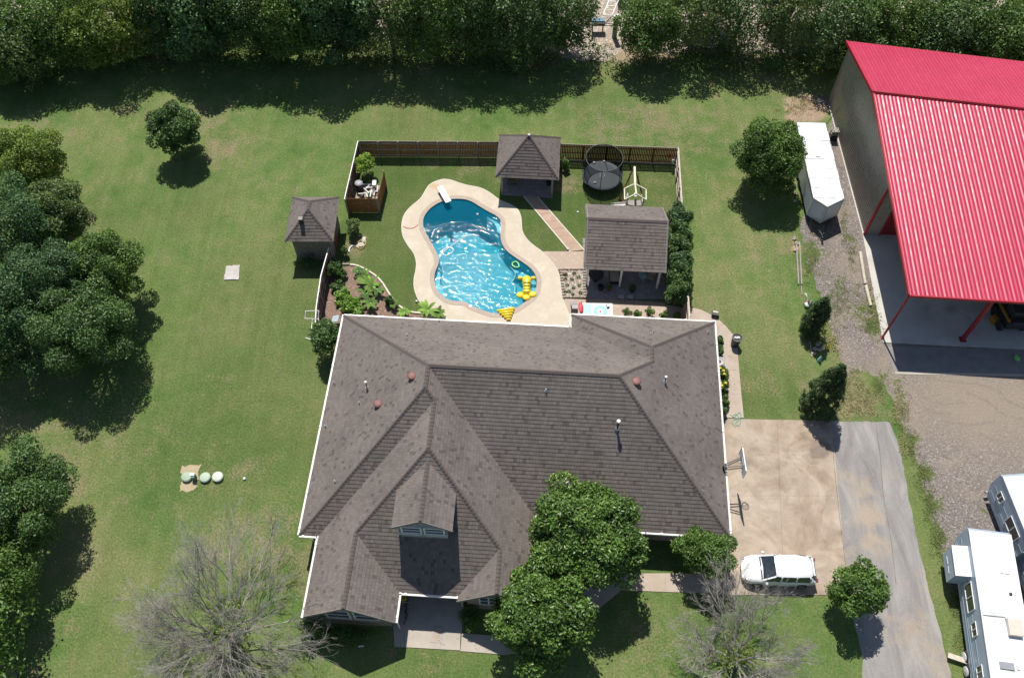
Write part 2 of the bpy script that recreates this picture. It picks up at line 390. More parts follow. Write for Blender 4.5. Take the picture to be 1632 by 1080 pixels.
def leaf_mat(name, dark, light, rough=.45, trans=.25):
    dark = tuple(v*1.3 for v in dark); light = tuple(v*g for v, g in zip(light, (1.8, 1.95, 1.7))); trans = trans+.1
    m, nt, N, L, b = newmat(name); b.inputs['Roughness'].default_value = rough; b.inputs['Specular IOR Level'].default_value = .5
    a = attr(N, 'rnd'); c = mixc(N, L, a, dark, light); L.new(c, b.inputs['Base Color'])
    t = N.new('ShaderNodeBsdfTranslucent'); L.new(mixc(N, L, .5, c, (.2, .3, .03)), t.inputs[0])
    mx = N.new('ShaderNodeMixShader'); mx.inputs[0].default_value = trans
    L.new(b.outputs[0], mx.inputs[1]); L.new(t.outputs[0], mx.inputs[2]); L.new(mx.outputs[0], N['Material Output'].inputs[0]); return m
M['leaf_magnolia'] = leaf_mat('leaf_magnolia', (.03, .065, .014), (.105, .165, .038), .36, .16)
M['leaf_dark'] = leaf_mat('leaf_dark', (.024, .058, .018), (.08, .132, .038), .45, .15)
M['leaf_mid'] = leaf_mat('leaf_mid', (.03, .065, .015), (.1, .16, .035), .5, .2)
M['leaf_yellow'] = leaf_mat('leaf_yellow', (.06, .095, .018), (.18, .23, .045), .5, .25)
M['leaf_bright'] = leaf_mat('leaf_bright', (.08, .14, .018), (.25, .34, .05), .45, .25)
M['leaf_bluegreen'] = leaf_mat('leaf_bluegreen', (.022, .055, .02), (.07, .125, .045), .5, .12)
M['leaf_conifer'] = leaf_mat('leaf_conifer', (.014, .036, .014), (.06, .095, .034), .6, .08)
M['leaf_olive'] = leaf_mat('leaf_olive', (.045, .075, .022), (.11, .145, .05), .5, .2)
M['leaf_banana'] = leaf_mat('leaf_banana', (.09, .17, .03), (.2, .3, .06), .4, .25)
M['weeds'] = leaf_mat('weeds', (.08, .12, .035), (.24, .24, .11), .7, .25)
M['dry_weeds'] = leaf_mat('dry_weeds', (.2, .17, .09), (.42, .36, .22), .8, .2)
def water_mat():
    m, nt, N, L, b = newmat('pool_water'); N.remove(b)
    tr = N.new('ShaderNodeBsdfTransparent'); tr.inputs[0].default_value = (.8, .97, 1, 1)
    gl = N.new('ShaderNodeBsdfGlossy'); gl.inputs['Roughness'].default_value = .05
    fr = N.new('ShaderNodeFresnel'); fr.inputs[0].default_value = 1.33
    co = coord(N)
    n1 = noise(N, L, 2.2, 3, .55, co, 1.6); n2 = noise(N, L, 6, 3, .6, co, 1.2)
    wv = N.new('ShaderNodeTexWave'); wv.bands_direction = 'DIAGONAL'; wv.inputs['Scale'].default_value = .9; wv.inputs['Distortion'].default_value = 6; wv.inputs['Detail'].default_value = 2; L.new(co, wv.inputs[0])
    h = math_(N, L, 'ADD', math_(N, L, 'ADD', n1, math_(N, L, 'MULTIPLY', n2, .5)), math_(N, L, 'MULTIPLY', wv.outputs['Fac'], .12))
    n4 = noise(N, L, 9, 2, .5, co, .5); h = math_(N, L, 'ADD', math_(N, L, 'MULTIPLY', h, attr(N, 'ripple')), math_(N, L, 'MULTIPLY', n4, attr(N, 'glitter')))
    bp = N.new('ShaderNodeBump'); bp.inputs['Strength'].default_value = 1; bp.inputs['Distance'].default_value = .06; L.new(h, bp.inputs['Height'])
    L.new(bp.outputs[0], gl.inputs['Normal']); L.new(bp.outputs[0], fr.inputs['Normal'])
    f2 = math_(N, L, 'MULTIPLY', fr.outputs[0], .55, True)
    df = N.new('ShaderNodeBsdfDiffuse'); df.inputs[0].default_value = (.004, .32, .48, 1)      # light scattered back by the water
    ms = N.new('ShaderNodeMixShader'); ms.inputs[0].default_value = .2; L.new(tr.outputs[0], ms.inputs[1]); L.new(df.outputs[0], ms.inputs[2])
    mx = N.new('ShaderNodeMixShader'); L.new(f2, mx.inputs[0]); L.new(ms.outputs[0], mx.inputs[1]); L.new(gl.outputs[0], mx.inputs[2])
    L.new(mx.outputs[0], N['Material Output'].inputs[0])
    return m
M['pool_water'] = water_mat()
def net_mat():
    m, nt, N, L, b = newmat('net_mesh'); b.inputs['Base Color'].default_value = (.012, .016, .02, 1); b.inputs['Roughness'].default_value = .9; b.inputs['Specular IOR Level'].default_value = 0
    tr = N.new('ShaderNodeBsdfTransparent'); mx = N.new('ShaderNodeMixShader'); mx.inputs[0].default_value = .6
    L.new(tr.outputs[0], mx.inputs[1]); L.new(b.outputs[0], mx.inputs[2]); L.new(mx.outputs[0], N['Material Output'].inputs[0]); return m
M['net'] = net_mat()

# ------------------------------------------------------------------ ground sheets
def px(pts, z=0): return [a2(x, y, z) for x, y in pts]
def rough(poly, step=.35, amp=.12, seed=1, keep=lambda p: True):
    r_ = random.Random(seed); out = []
    for i, p in enumerate(poly):
        q = poly[(i+1) % len(poly)]; d = math.hypot(q[0]-p[0], q[1]-p[1]); k = max(1, int(d/step))
        for j in range(k):
            t = j/k; a = amp
            out.append((p[0]+(q[0]-p[0])*t+r_.uniform(-a, a), p[1]+(q[1]-p[1])*t+r_.uniform(-a, a)))
    return out
def smoothp(pts, n=6, closed=True):
    """Catmull-Rom through the points"""
    out = []; k = len(pts)
    rng = range(k) if closed else range(k-1)
    for i in rng:
        g = (lambda j: pts[j % k]) if closed else (lambda j: pts[max(0, min(k-1, j))])
        p0, p1, p2, p3 = g(i-1), g(i), g(i+1), g(i+2)
        for j in range(n):
            t = j/n
            out.append(tuple(.5*((2*p1[c])+(-p0[c]+p2[c])*t+(2*p0[c]-5*p1[c]+4*p2[c]-p3[c])*t*t+(-p0[c]+3*p1[c]-3*p2[c]+p3[c])*t**3) for c in range(len(p1))))
    if not closed: out.append(tuple(pts[-1]))
    return out
def offset(poly, d):
    """outward offset of a closed smooth loop"""
    ar = sum(a[0]*b[1]-b[0]*a[1] for a, b in zip(poly, poly[1:]+poly[:1])); sgn = 1 if ar > 0 else -1
    out = []; k = len(poly)
    for i, p in enumerate(poly):
        a, b = poly[i-2], poly[(i+2) % k]; tx, ty = b[0]-a[0], b[1]-a[1]; l = math.hypot(tx, ty) or 1
        out.append((p[0]+sgn*d*ty/l, p[1]-sgn*d*tx/l))
    return out
def inside(p, poly):
    c = False; k = len(poly)
    for i in range(k):
        a, b = poly[i], poly[(i+1) % k]
        if (a[1] > p[1]) != (b[1] > p[1]) and p[0] < (b[0]-a[0])*(p[1]-a[1])/(b[1]-a[1])+a[0]: c = not c
    return c
def gauss(p, spots):
    return max([s*math.exp(-((p[0]-x)**2+(p[1]-y)**2)/(r_*r_)) for x, y, r_, s in spots] or [0])
def sheet(name, poly, z, m, res=1.0, holes=(), funcs=None, box=None, parent=None, thick=0):
    bm = bmesh.new(); loops = [list(poly)]+[list(h) for h in holes]
    allp = [p for l in loops for p in l]
    vv = [bm.verts.new((p[0], p[1], z)) for p in allp]
    for t in tessellate_polygon([[Vector((p[0], p[1], 0)) for p in l] for l in loops]):
        a, b, c = (allp[i] for i in t)
        ar = (b[0]-a[0])*(c[1]-a[1])-(c[0]-a[0])*(b[1]-a[1])
        if abs(ar) < 1e-8: continue
        try: bm.faces.new([vv[i] for i in (t if ar > 0 else t[::-1])])
        except ValueError: pass
    xs = [p[0] for p in allp]; ys = [p[1] for p in allp]
    x0, x1, y0, y1 = (min(xs), max(xs), min(ys), max(ys)) if box is None else box
    if res:
        for k in range(int((x1-x0)/res)+1):
            bmesh.ops.bisect_plane(bm, geom=bm.verts[:]+bm.edges[:]+bm.faces[:], plane_co=(x0+k*res, 0, 0), plane_no=(1, 0, 0))
        for k in range(int((y1-y0)/res)+1):
            bmesh.ops.bisect_plane(bm, geom=bm.verts[:]+bm.edges[:]+bm.faces[:], plane_co=(0, y0+k*res, 0), plane_no=(0, 1, 0))
    if thick:
        ed = [e for e in bm.edges if len(e.link_faces) == 1]
        r_ = bmesh.ops.extrude_edge_only(bm, edges=ed)
        for v in r_['geom']:
            if isinstance(v, bmesh.types.BMVert): v.co.z -= thick
    me = bpy.data.meshes.new(name); bm.to_mesh(me); bm.free(); me.materials.append(m)
    for k, f in (funcs or {}).items():
        at_ = me.attributes.new(k, 'FLOAT', 'POINT'); at_.data.foreach_set('value', [f((v.co.x, v.co.y)) for v in me.vertices])
    o = bpy.data.objects.new(name, me); C.objects.link(o); origin[o.name] = Vector((0, 0, 0))
    if parent: o.parent = parent
    return o

# ------------------------------------------------------------------ the setting: ground, pool, paving
def spots(l): return [(*a2(x, y), r_, s) for x, y, r_, s in l]
pool_px = [(673.8, 356), (676, 346), (683.8, 335), (695, 326.5), (707.5, 321), (722.5, 318), (740, 318.5), (752.5, 322.5), (765, 330), (777.5, 337.5), (790, 344), (797.5, 351), (799, 360), (798, 372.5), (800, 387.5), (807.5, 400), (820, 410), (835, 420), (847.5, 430), (855, 442.5), (855.5, 457.5), (850, 472.5), (837.5, 482.5), (820, 494), (802.5, 499.5), (787.5, 501), (770, 496), (752.5, 489), (740, 482.5), (722.5, 481), (707.5, 475), (696, 462.5), (692, 447.5), (693, 435), (698.8, 420), (697, 407.5), (691, 395), (682.5, 380), (676, 367.5)]
pool = smoothp(px(pool_px, -.05), 4)
coping_out = offset(pool, .34)
fence_pts = px([(570.5, 248.5), (1078, 261), (1097, 535), (503, 535), (512, 470), (520, 440), (550, 345)])
dry_spots = spots([(1180, 450, 14, .3), (1150, 250, 12, .32), (900, 180, 14, .26), (450, 190, 14, .2), (200, 760, 12, .24), (1150, 1040, 9, .2), (150, 260, 10, .2), (60, 195, 3, .5), (120, 215, 3, .4), (330, 190, 3.5, .6), (352, 235, 3, .75), (215, 180, 3, .45), (135, 345, 2, .6), (170, 300, 2.5, .3), (300, 165, 2, .3),
    (1040, 190, 4, .65), (980, 205, 4, .6), (1120, 190, 4, .5), (1080, 215, 5, .55), (1140, 180, 3, .5), (900, 175, 3, .3), (1120, 300, 4, .3), (1110, 420, 2.5, .35), (1170, 300, 3, .4), (1150, 470, 3, .25),
    (1225, 400, 3, .55), (1262, 392, 1.6, .8), (1200, 590, 2.5, .4), (1215, 610, 1.5, .5), (420, 780, 3, .3), (450, 850, 3, .65), (400, 850, 3, .6), (470, 890, 2.5, .7), (495, 930, 1.8, .6), (360, 860, 3, .55),
    (240, 690, 4, .35), (130, 700, 4, .55), (110, 770, 3, .55), (30, 680, 4, .5), (200, 830, 4, .25), (120, 900, 3, .45), (90, 1000, 3, .4), (380, 755, 2, .55), (310, 760, 1.8, .4), (340, 625, 3, .25),
    (1020, 1000, 1.6, .65), (1060, 1010, 2, .4), (1030, 1050, 2, .5), (1270, 1060, 2, .3), (690, 1060, 2, .35), (640, 1040, 1.2, .5), (480, 355, 2.5, .4), (440, 300, 3, .35), (560, 395, 1.1, .9), (575, 385, .8, .8), (745, 268, 1.5, .7), (690, 262, 1.4, .4),
    (905, 292, 1.5, .8), (1060, 300, 2.5, .4), (1075, 330, 2, .45), (820, 380, 1, .3), (300, 420, 5, .12), (560, 260, 1, .4), (1310, 640, 2.4, .7), (1370, 640, 2.6, .85), (1340, 600, 2, .5), (850, 120, 3, .5), (1250, 150, 3, .5), (60, 500, 6, .5), (20, 640, 4, .6)])
bare_spots = spots([(1285, 172, 2.4, .95), (1265, 180, 1.4, .8), (350, 440, .4, .3), (1268, 396, .6, .8), (1020, 60, 5, .9), (940, 60, 3, .95), (1180, 40, 6, .9), (1270, 40, 5, .9), (880, 105, 1.5, .6), (680, 108, 1.5, .6), (160, 85, 1.2, .6), (585, 252, .6, .4)])
def f_lush(p):
    a = .85 if inside(p, fence_pts) else 0
    return max(a, gauss(p, lush_spots))
lush_spots = spots([(930, 150, 3.5, .6), (650, 190, 3, .5), (450, 480, 8, .55), (400, 600, 9, .5), (330, 700, 7, .55), (450, 700, 5, .6), (180, 350, 4, .4), (300, 330, 3.5, .5), (1180, 640, 4, .6), (1260, 620, 3, .5), (1000, 180, 2, .2), (700, 1045, 3, .4), (250, 1050, 5, .3), (1150, 960, 4, .3), (1110, 240, 3, .3), (1140, 550, 4, .35)])
lawn = sheet('lawn', [(-450, -300), (450, -300), (450, 900), (-450, 900)], 0.0, M['lawn'], 1.0, holes=[offset(pool, .12)],
             funcs={'dry': lambda p: gauss(p, dry_spots), 'bare': lambda p: gauss(p, bare_spots), 'lush': f_lush}, box=(-54, 54, 9, 82)); struct(lawn)

# neighbour's gravel lot beyond the trees
lot = sheet('gravel_lot', rough([(-70, 71.5), (-20, 71), (2, 69.5), (5, 67.6), (9, 67.5), (11, 70), (14, 68.6), (28, 68.8), (40, 72), (75, 72), (75, 130), (-70, 130)], .8, .3, 3), .004,
            gravel_mat('pale_gravel', (.24, .2, .16), (.36, .3, .25), (.52, .46, .4), 9, (.33, .25, .18)), 0, funcs={'bare': lambda p: 0, 'lush': lambda p: 0}); struct(lot)
# gravel drive round the barn
gp = px([(1283, 330), (1330, 180), (1300, 160), (1310, 150), (1345, 190), (1400, 420), (1420, 545), (1632, 560)]) + [(60, 30), (60, 8), (31.5, 8)] + \
     px([(1560, 1090), (1548, 1060), (1535, 1010), (1520, 960), (1505, 900), (1490, 850), (1478, 800), (1468, 760), (1452, 715), (1440, 680), (1424, 640), (1400, 600), (1375, 590), (1350, 600), (1338, 570), (1326, 530), (1316, 490), (1296, 445), (1281, 400), (1276, 360)])
g_bare = spots([(1560, 640, 5, .9), (1480, 640, 4, .7), (1632, 640, 6, .8), (1400, 600, 2.5, .5), (1330, 560, 2, .5), (1350, 420, 1.6, .5), (1590, 720, 2, .3), (1540, 585, 4, .5)])
g_lush = spots([(1340, 460, 1.6, .55), (1360, 500, 1.2, .5), (1395, 520, 1.2, .9), (1392, 490, 1, .9), (1290, 400, 1.4, .9), (1300, 430, .9, .7), (1330, 490, 1.0, .5), (1300, 350, .8, .4), (1358, 380, .6, .8), (1350, 340, .5, .7),
    (1364, 430, .7, .5), (1420, 600, 1.2, .5), (1430, 620, 1, .7), (1452, 700, .8, .8), (1470, 750, .9, .9), (1480, 800, .9, .9), (1490, 850, .9, .9), (1510, 900, 1.1, 1), (1520, 960, 1.2, 1), (1530, 1010, 1.2, 1), (1545, 1060, 1.2, 1), (1565, 815, .5, .55), (1572, 770, .6, .4), (1395, 620, 1.5, .8), (1375, 600, 1.5, .6)])
gravel = struct(sheet('gravel_yard', rough(gp, .3, .13, 5), .004, M['gravel'], 1.0, funcs={'bare': lambda p: gauss(p, g_bare), 'lush': lambda p: gauss(p, g_lush)}))
# asphalt lane
asp = px([(1326, 671), (1418, 672), (1430, 700), (1440, 745), (1450, 800), (1462, 860), (1478, 930), (1500, 1010), (1520, 1095)]) + [(25, 5), (19.6, 5)] + px([(1376, 1095), (1374, 1040), (1362, 1000), (1350, 950)])
asphalt = struct(sheet('asphalt_lane', rough(asp, .4, .05, 8), .008, M['asphalt'], 1.0, funcs={
    'bare': lambda p, S_=spots([(1385, 820, 1.2, .9), (1370, 780, 1, .8), (1395, 870, 1.3, .8), (1360, 900, 1.2, .6), (1380, 930, 1.2, .7), (1420, 760, .7, .6), (1455, 1000, 1.6, .6), (1500, 1050, 1.2, .6), (1345, 760, .6, .7), (1475, 940, .6, .6)]): gauss(p, S_),
    'lush': lambda p: 0}))
# driveway in four poured slabs with open joints
drv = bpy.data.objects.new('driveway', None); C.objects.link(drv); origin['driveway'] = Vector((0, 0, 0)); struct(drv)
st_spots = spots([(1308, 715, .9, 1.0), (1295, 722, .6, .8), (1240, 760, 2.2, .5), (1200, 720, 2, .45), (1270, 770, 1.6, .5), (1225, 830, 1.6, .4), (1185, 860, 1.2, .35), (1250, 735, 1, .4)])
dl = [(1140, 667), (1238, 669), (1325, 670.5)]; dm = [(1140, 790), (1243, 790), (1336.5, 790)]; db = [(1140, 948), (1250, 948), (1319, 948), (1358, 948)]
G = .005
def quad_sheet(name, pts, z, m, parent, funcs=None, res=.6, thick=.06):
    p = px(pts); cx = sum(a for a, b in p)/len(p); cy = sum(b for a, b in p)/len(p)
    p = [(a-(G if a > cx else -G), b-(G if b > cy else -G)) for a, b in p]
    return sheet(name, p, z, m, res, parent=parent, funcs=funcs, thick=thick)
fs = {'stain': lambda p: gauss(p, st_spots)}
for q in ([(1140, 667), (1238, 669), (1243, 790), (1140, 790)], [(1238, 669), (1325.7, 670.5), (1336.5, 790), (1243, 790)],
          [(1140, 790), (1243, 790), (1250, 948), (1140, 948)], [(1243, 790), (1336.5, 790), (1352, 948), (1250, 948)]):
    quad_sheet('concrete_slab', q, .05, M['driveway'], drv, fs)
M['path'] = mat('path_concrete', (.46, .38, .31), (.37, .3, .24), .85, .8, 8, bmp=.1)
# side path from the pool yard to the driveway
sp = bpy.data.objects.new('side_path', None); C.objects.link(sp); origin['side_path'] = Vector((0, 0, 0)); struct(sp)
for q in ([(1148, 628), (1181.5, 628), (1185.5, 666), (1150, 666)], [(1146, 590), (1178, 590), (1181.5, 628), (1148, 628)], [(1144, 553), (1175, 553), (1178, 590), (1146, 590)],
          [(1128, 520), (1154, 517), (1168, 533), (1175, 553), (1140, 553)], [(1095, 489), (1118, 494), (1140, 505), (1154, 517), (1128, 520), (1095, 512)]):
    quad_sheet('path_slab', q, .045, M['path'], sp)
# front patio and path under the magnolias
fp = bpy.data.objects.new('front_patio', None); C.objects.link(fp); origin['front_patio'] = Vector((0, 0, 0)); struct(fp)
quad_sheet('patio_slab', [(620, 930), (742, 930), (734, 1036), (629, 1030), (627, 1000)], .05, M['concrete'], fp)
quad_sheet('patio_slab', [(734, 1008), (806, 1014), (806, 1043), (733, 1037)], .05, M['concrete'], fp)
fw = bpy.data.objects.new('front_path', None); C.objects.link(fw); origin['front_path'] = Vector((0, 0, 0)); struct(fw)
for q in ([(806, 1014), (870, 1000), (880, 1030), (806, 1043)], [(870, 1000), (960, 914), (990, 940), (880, 1030)], [(960, 914), (1060, 913), (1060, 943), (990, 940)], [(1060, 913), (1140, 914), (1140, 945), (1060, 943)]):
    quad_sheet('path_slab', q, .046, M['path'], fw)
# pool: basin, coping, deck, water
pl = bpy.data.objects.new('swimming_pool', None); C.objects.link(pl); origin['swimming_pool'] = Vector((0, 0, 0))
struct(pl)
ytop = max(p[1] for p in pool); ybot = min(p[1] for p in pool)
def pdepth(x, y):
    t = (ytop-y)/(ytop-ybot); t = min(1, max(0, (t-.22)/.2)); t = t*t*(3-2*t)
    return -2.6+1.25*t+max(0, ((ytop-y)/(ytop-ybot)-.5))*.7
bm_ = MB(); k = len(pool); ins = offset(pool, -.25)
n3 = [(*p, .02) for p in pool]+[(p[0]*.5+q[0]*.5, p[1]*.5+q[1]*.5, pdepth(*q)+.12) for p, q in zip(pool, ins)]+[(*q, pdepth(*q)) for q in ins]
bm_.add(n3, [(r_*k+(i+1) % k, r_*k+i, (r_+1)*k+i, (r_+1)*k+(i+1) % k) for r_ in range(2) for i in range(k)])
bm_.build('basin_wall', M['pool_plaster'], pl, smooth=True)
fl = sheet('basin_floor', ins, 0, M['pool_plaster'], .4, parent=pl)
for v in fl.data.vertices: v.co.z = pdepth(v.co.x, v.co.y)
def ledge(name, pts, z0, z1):
    b = MB(); b.prism(px(pts, z1), z0, z1); return b.build(name, M['pool_step'], pl)
ledge('pool_ledge', smoothp([(776, 344), (786, 345), (797, 353), (798, 362), (797, 372), (793, 368), (789, 357), (780, 350)], 4), -2.6, -.45)
ledge('pool_step', smoothp([(699, 432), (694, 437), (693, 448), (697, 462), (706, 472), (705, 462), (701, 450), (702, 438)], 4), -1.8, -.4)
ledge('pool_step', smoothp([(818, 430), (836, 436), (852, 446), (855, 458), (850, 470), (838, 481), (832, 470), (836, 455), (828, 442)], 4), -1.8, -.5)
def ripple(p):
    t = (ytop-p[1])/(ytop-ybot)
    e = max(0, min(1, (t-.13)/.1)); r_ = .03+.27*e
    ex = (p[0]-at(770, 430).x)/3.2
    return r_*(1-.45*max(0, min(1, ex)))
ws = sheet('pool_surface', offset(pool, .02), -.07, M['pool_water'], .08, parent=pl, funcs={'ripple': ripple, 'glitter': lambda p: .085*math.exp(-(((ytop-p[1])/(ytop-ybot)-.3+(p[0]-at(735, 400).x)*.025)/.07)**2)})
from mathutils import noise as mnoise
for v in ws.data.vertices:
    x, y = v.co.x, v.co.y; rp = ripple((x, y))/.3; gt = math.exp(-(((ytop-y)/(ytop-ybot)-.3+(x-at(735, 400).x)*.025)/.07)**2)
    v.co.z += rp*(.013*mnoise.noise(Vector((x*1.9+y*.5, y*2.6, 3.1)))+.008*mnoise.noise(Vector((x*4.6, y*5.4, 7.7))))+gt*.055*mnoise.noise(Vector((x*3.4, y*3.8, 1.3)))
ws.data.polygons.foreach_set('use_smooth', [True]*len(ws.data.polygons))
b = MB(); b.prism(coping_out, .0, .07, holes=[offset(pool, -.03)]); b.build('coping', M['coping'], pl)
deck_px = [(706, 286.5), (717.5, 287.5), (732.5, 292.5), (745, 296), (765, 300), (780, 307.5), (795, 318.5), (815, 327.5), (825, 335), (830, 347.5), (831.5, 367.5), (840, 382.5), (852.5, 393.5), (860, 398.8), (875, 412.5), (886, 427.5), (892.5, 445), (896, 475), (898, 540), (684, 540), (683, 500), (677.5, 490), (667.5, 477.5), (661, 460), (660.5, 445), (663.5, 430), (664, 417.5), (660, 403.8), (650, 390), (642.5, 375), (641, 357.5), (645, 342.5), (655, 330), (670, 317.5), (677.5, 306), (684, 296), (693.8, 290)]
deck_xy = smoothp(px(deck_px), 3)
b = MB(); b.prism(deck_xy, -.05, .05, holes=[offset(pool, .3)]); struct(b.build('pool_deck', M['deck']))
b = MB()
e_in = deck_xy; e_out = offset(deck_xy, .06); kk = len(e_in)
b.add([(*p, .052) for p in e_in]+[(*p, .035) for p in e_out]+[(*p, -.01) for p in e_out], [(i, kk+i, kk+(i+1) % kk, (i+1) % kk) for i in range(kk)]+[(kk+i, 2*kk+i, 2*kk+(i+1) % kk, kk+(i+1) % kk) for i in range(kk)])
struct(b.build('deck_edge', M['edge_lime']))
# patio slabs east of the deck
pt = bpy.data.objects.new('pool_patio', None); C.objects.link(pt); origin['pool_patio'] = Vector((0, 0, 0)); struct(pt)
M['patio_tan'] = mat('patio_tan', (.46, .36, .29), (.4, .31, .25), .85, 2, 7, bmp=.15, c3=(.5, .4, .32))
for q in ([(862, 401), (930, 401), (930, 430.5), (889, 430.5)], [(899, 476), (940, 478), (940, 545), (900, 545)], [(940, 478), (1010, 480), (1010, 545), (940, 545)], [(1010, 480), (1062, 486), (1098, 492), (1098, 545), (1010, 545)]):
    quad_sheet('patio_slab', q, .042, M['patio_tan'], pt)
# flagstones under the gabled pavilion: irregular pieces with recessed joints
M['flag'] = mat('flagstone', (.3, .27, .26), (.22, .2, .2), .85, 1.4, 7, bmp=.3, c3=(.36, .32, .3))
x0, y0 = a2(934, 477); x1, y1 = a2(1064, 380)
b = MB(); b.prism([(x0, y0), (x1, y0), (x1, y1), (x0, y1)], 0, .03); b.build('mortar_bed', M['concrete'], pt)
gr = {}
nx, ny = 11, 12
for i in range(nx+1):
    for j in range(ny+1): gr[i, j] = (x0+(x1-x0)*i/nx+(R.uniform(-.12, .12) if 0 < i < nx else 0), y0+(y1-y0)*j/ny+(R.uniform(-.12, .12) if 0 < j < ny else 0))
for i in range(nx):
    for j in range(ny):
        q = [gr[i, j], gr[i+1, j], gr[i+1, j+1], gr[i, j+1]]; cx = sum(p[0] for p in q)/4; cy = sum(p[1] for p in q)/4
        q = [(cx+(p[0]-cx)*.94, cy+(p[1]-cy)*.94) for p in q]
        b = MB(); b.prism(q, .02, .055+R.uniform(0, .008)); b.build('flagstone', M['flag'], pt)
# diagonal walk from the hip roofed pavilion
dw = bpy.data.objects.new('diagonal_walk', None); C.objects.link(dw); origin['diagonal_walk'] = Vector((0, 0, 0)); struct(dw)
A_ = [(829, 306), (849, 305)]; B_ = [(908.5, 401), (931, 398.5)]
for i in range(8):
    t0, t1 = i/8, (i+1)/8
    L0 = [tuple(A_[0][c]+(B_[0][c]-A_[0][c])*t for c in (0, 1)) for t in (t0, t1)]; R0 = [tuple(A_[1][c]+(B_[1][c]-A_[1][c])*t for c in (0, 1)) for t in (t0, t1)]
    p = px([L0[0], R0[0], R0[1], L0[1]]); cx = sum(a for a, b in p)/4; cy = sum(b for a, b in p)/4
    b = MB(); b.prism([(cx+(a-cx)*.985, cy+(c_-cy)*.985) for a, c_ in p], 0, .045); b.build('walk_slab', M['red_walk'], dw)
for s_ in (0, 1):
    b = MB(); b.beam(at(*A_[s_], .03), at(*B_[s_], .03), .09, .06); b.build('walk_edge', M['edge_lime'], dw)
# barn slab
bs = px([(1374, 372), (1407, 546), (1632, 557)]) + [(60, 34), (60, 64)] + [a2(1320, 168)]
struct(sheet('barn_floor', bs, .06, M['barn_slab'], 1.0, thick=.1, funcs={'stain': (lambda sps: (lambda p: gauss(p, sps)))(spots([(1470, 505, 1.5, .6), (1478, 488, .4, 1), (1458, 503, .3, .9), (1520, 488, .8, .8), (1500, 520, 1.2, .5), (1560, 530, 1.5, .5), (1545, 520, 1, .6), (1435, 435, .5, .5), (1600, 530, 1.5, .5)]))}))
M['apron'] = mat('apron_asphalt', (.2, .19, .185), (.26, .24, .23), .9, 1.2, 8, bmp=.3, bscale=25)
ap = px([(1410, 552), (1426, 594.5), (1632, 598)]) + [(60, 32), (60, 34.2)] + [a2(1632, 556)]
struct(sheet('barn_apron', ap, .014, M['apron'], 0))
# mulch bed by the house corner and the cobbled rock bed
mb_px = [(559, 423), (575, 425), (590, 434), (603, 443), (612, 455), (622, 470), (635, 485), (650, 494), (675, 500), (700, 504), (700, 540), (505, 540), (520, 450), (533, 430)]
struct(sheet('mulch_bed', rough(px(mb_px), .3, .05, 9), .02, M['mulch'], 0))
b = MB(); b.prism(px([(1425.5, 592.5), (1632, 596)])+[(60, 31.9), (60, 31.65)]+px([(1632, 600), (1425.8, 596)]), 0, .03); struct(b.build('apron_edge', M['concrete']))

# ------------------------------------------------------------------ roofs laid in overlapping courses
class Frame:
    def __init__(s, ox, oy, yaw): s.o = (ox, oy); s.c, s.s = math.cos(yaw), math.sin(yaw); s.yaw = yaw
    def w(s, u, v, z=0): return Vector((s.o[0]+u*s.c-v*s.s, s.o[1]+u*s.s+v*s.c, z))
    def inv(s, x, y): x -= s.o[0]; y -= s.o[1]; return (x*s.c+y*s.s, -x*s.s+y*s.c)
def clip(poly, ax, lo, keep_ge):
    out = []; k = len(poly)
    for i in range(k):
        a, b = poly[i], poly[(i+1) % k]; fa, fb = a[ax]-lo, b[ax]-lo
        ia = fa >= -1e-9 if keep_ge else fa <= 1e-9; ib = fb >= -1e-9 if keep_ge else fb <= 1e-9
        if ia: out.append(a)
        if ia != ib:
            t = fa/(fa-fb); out.append(tuple(a[c]+(b[c]-a[c])*t for c in range(len(a))))
    return out
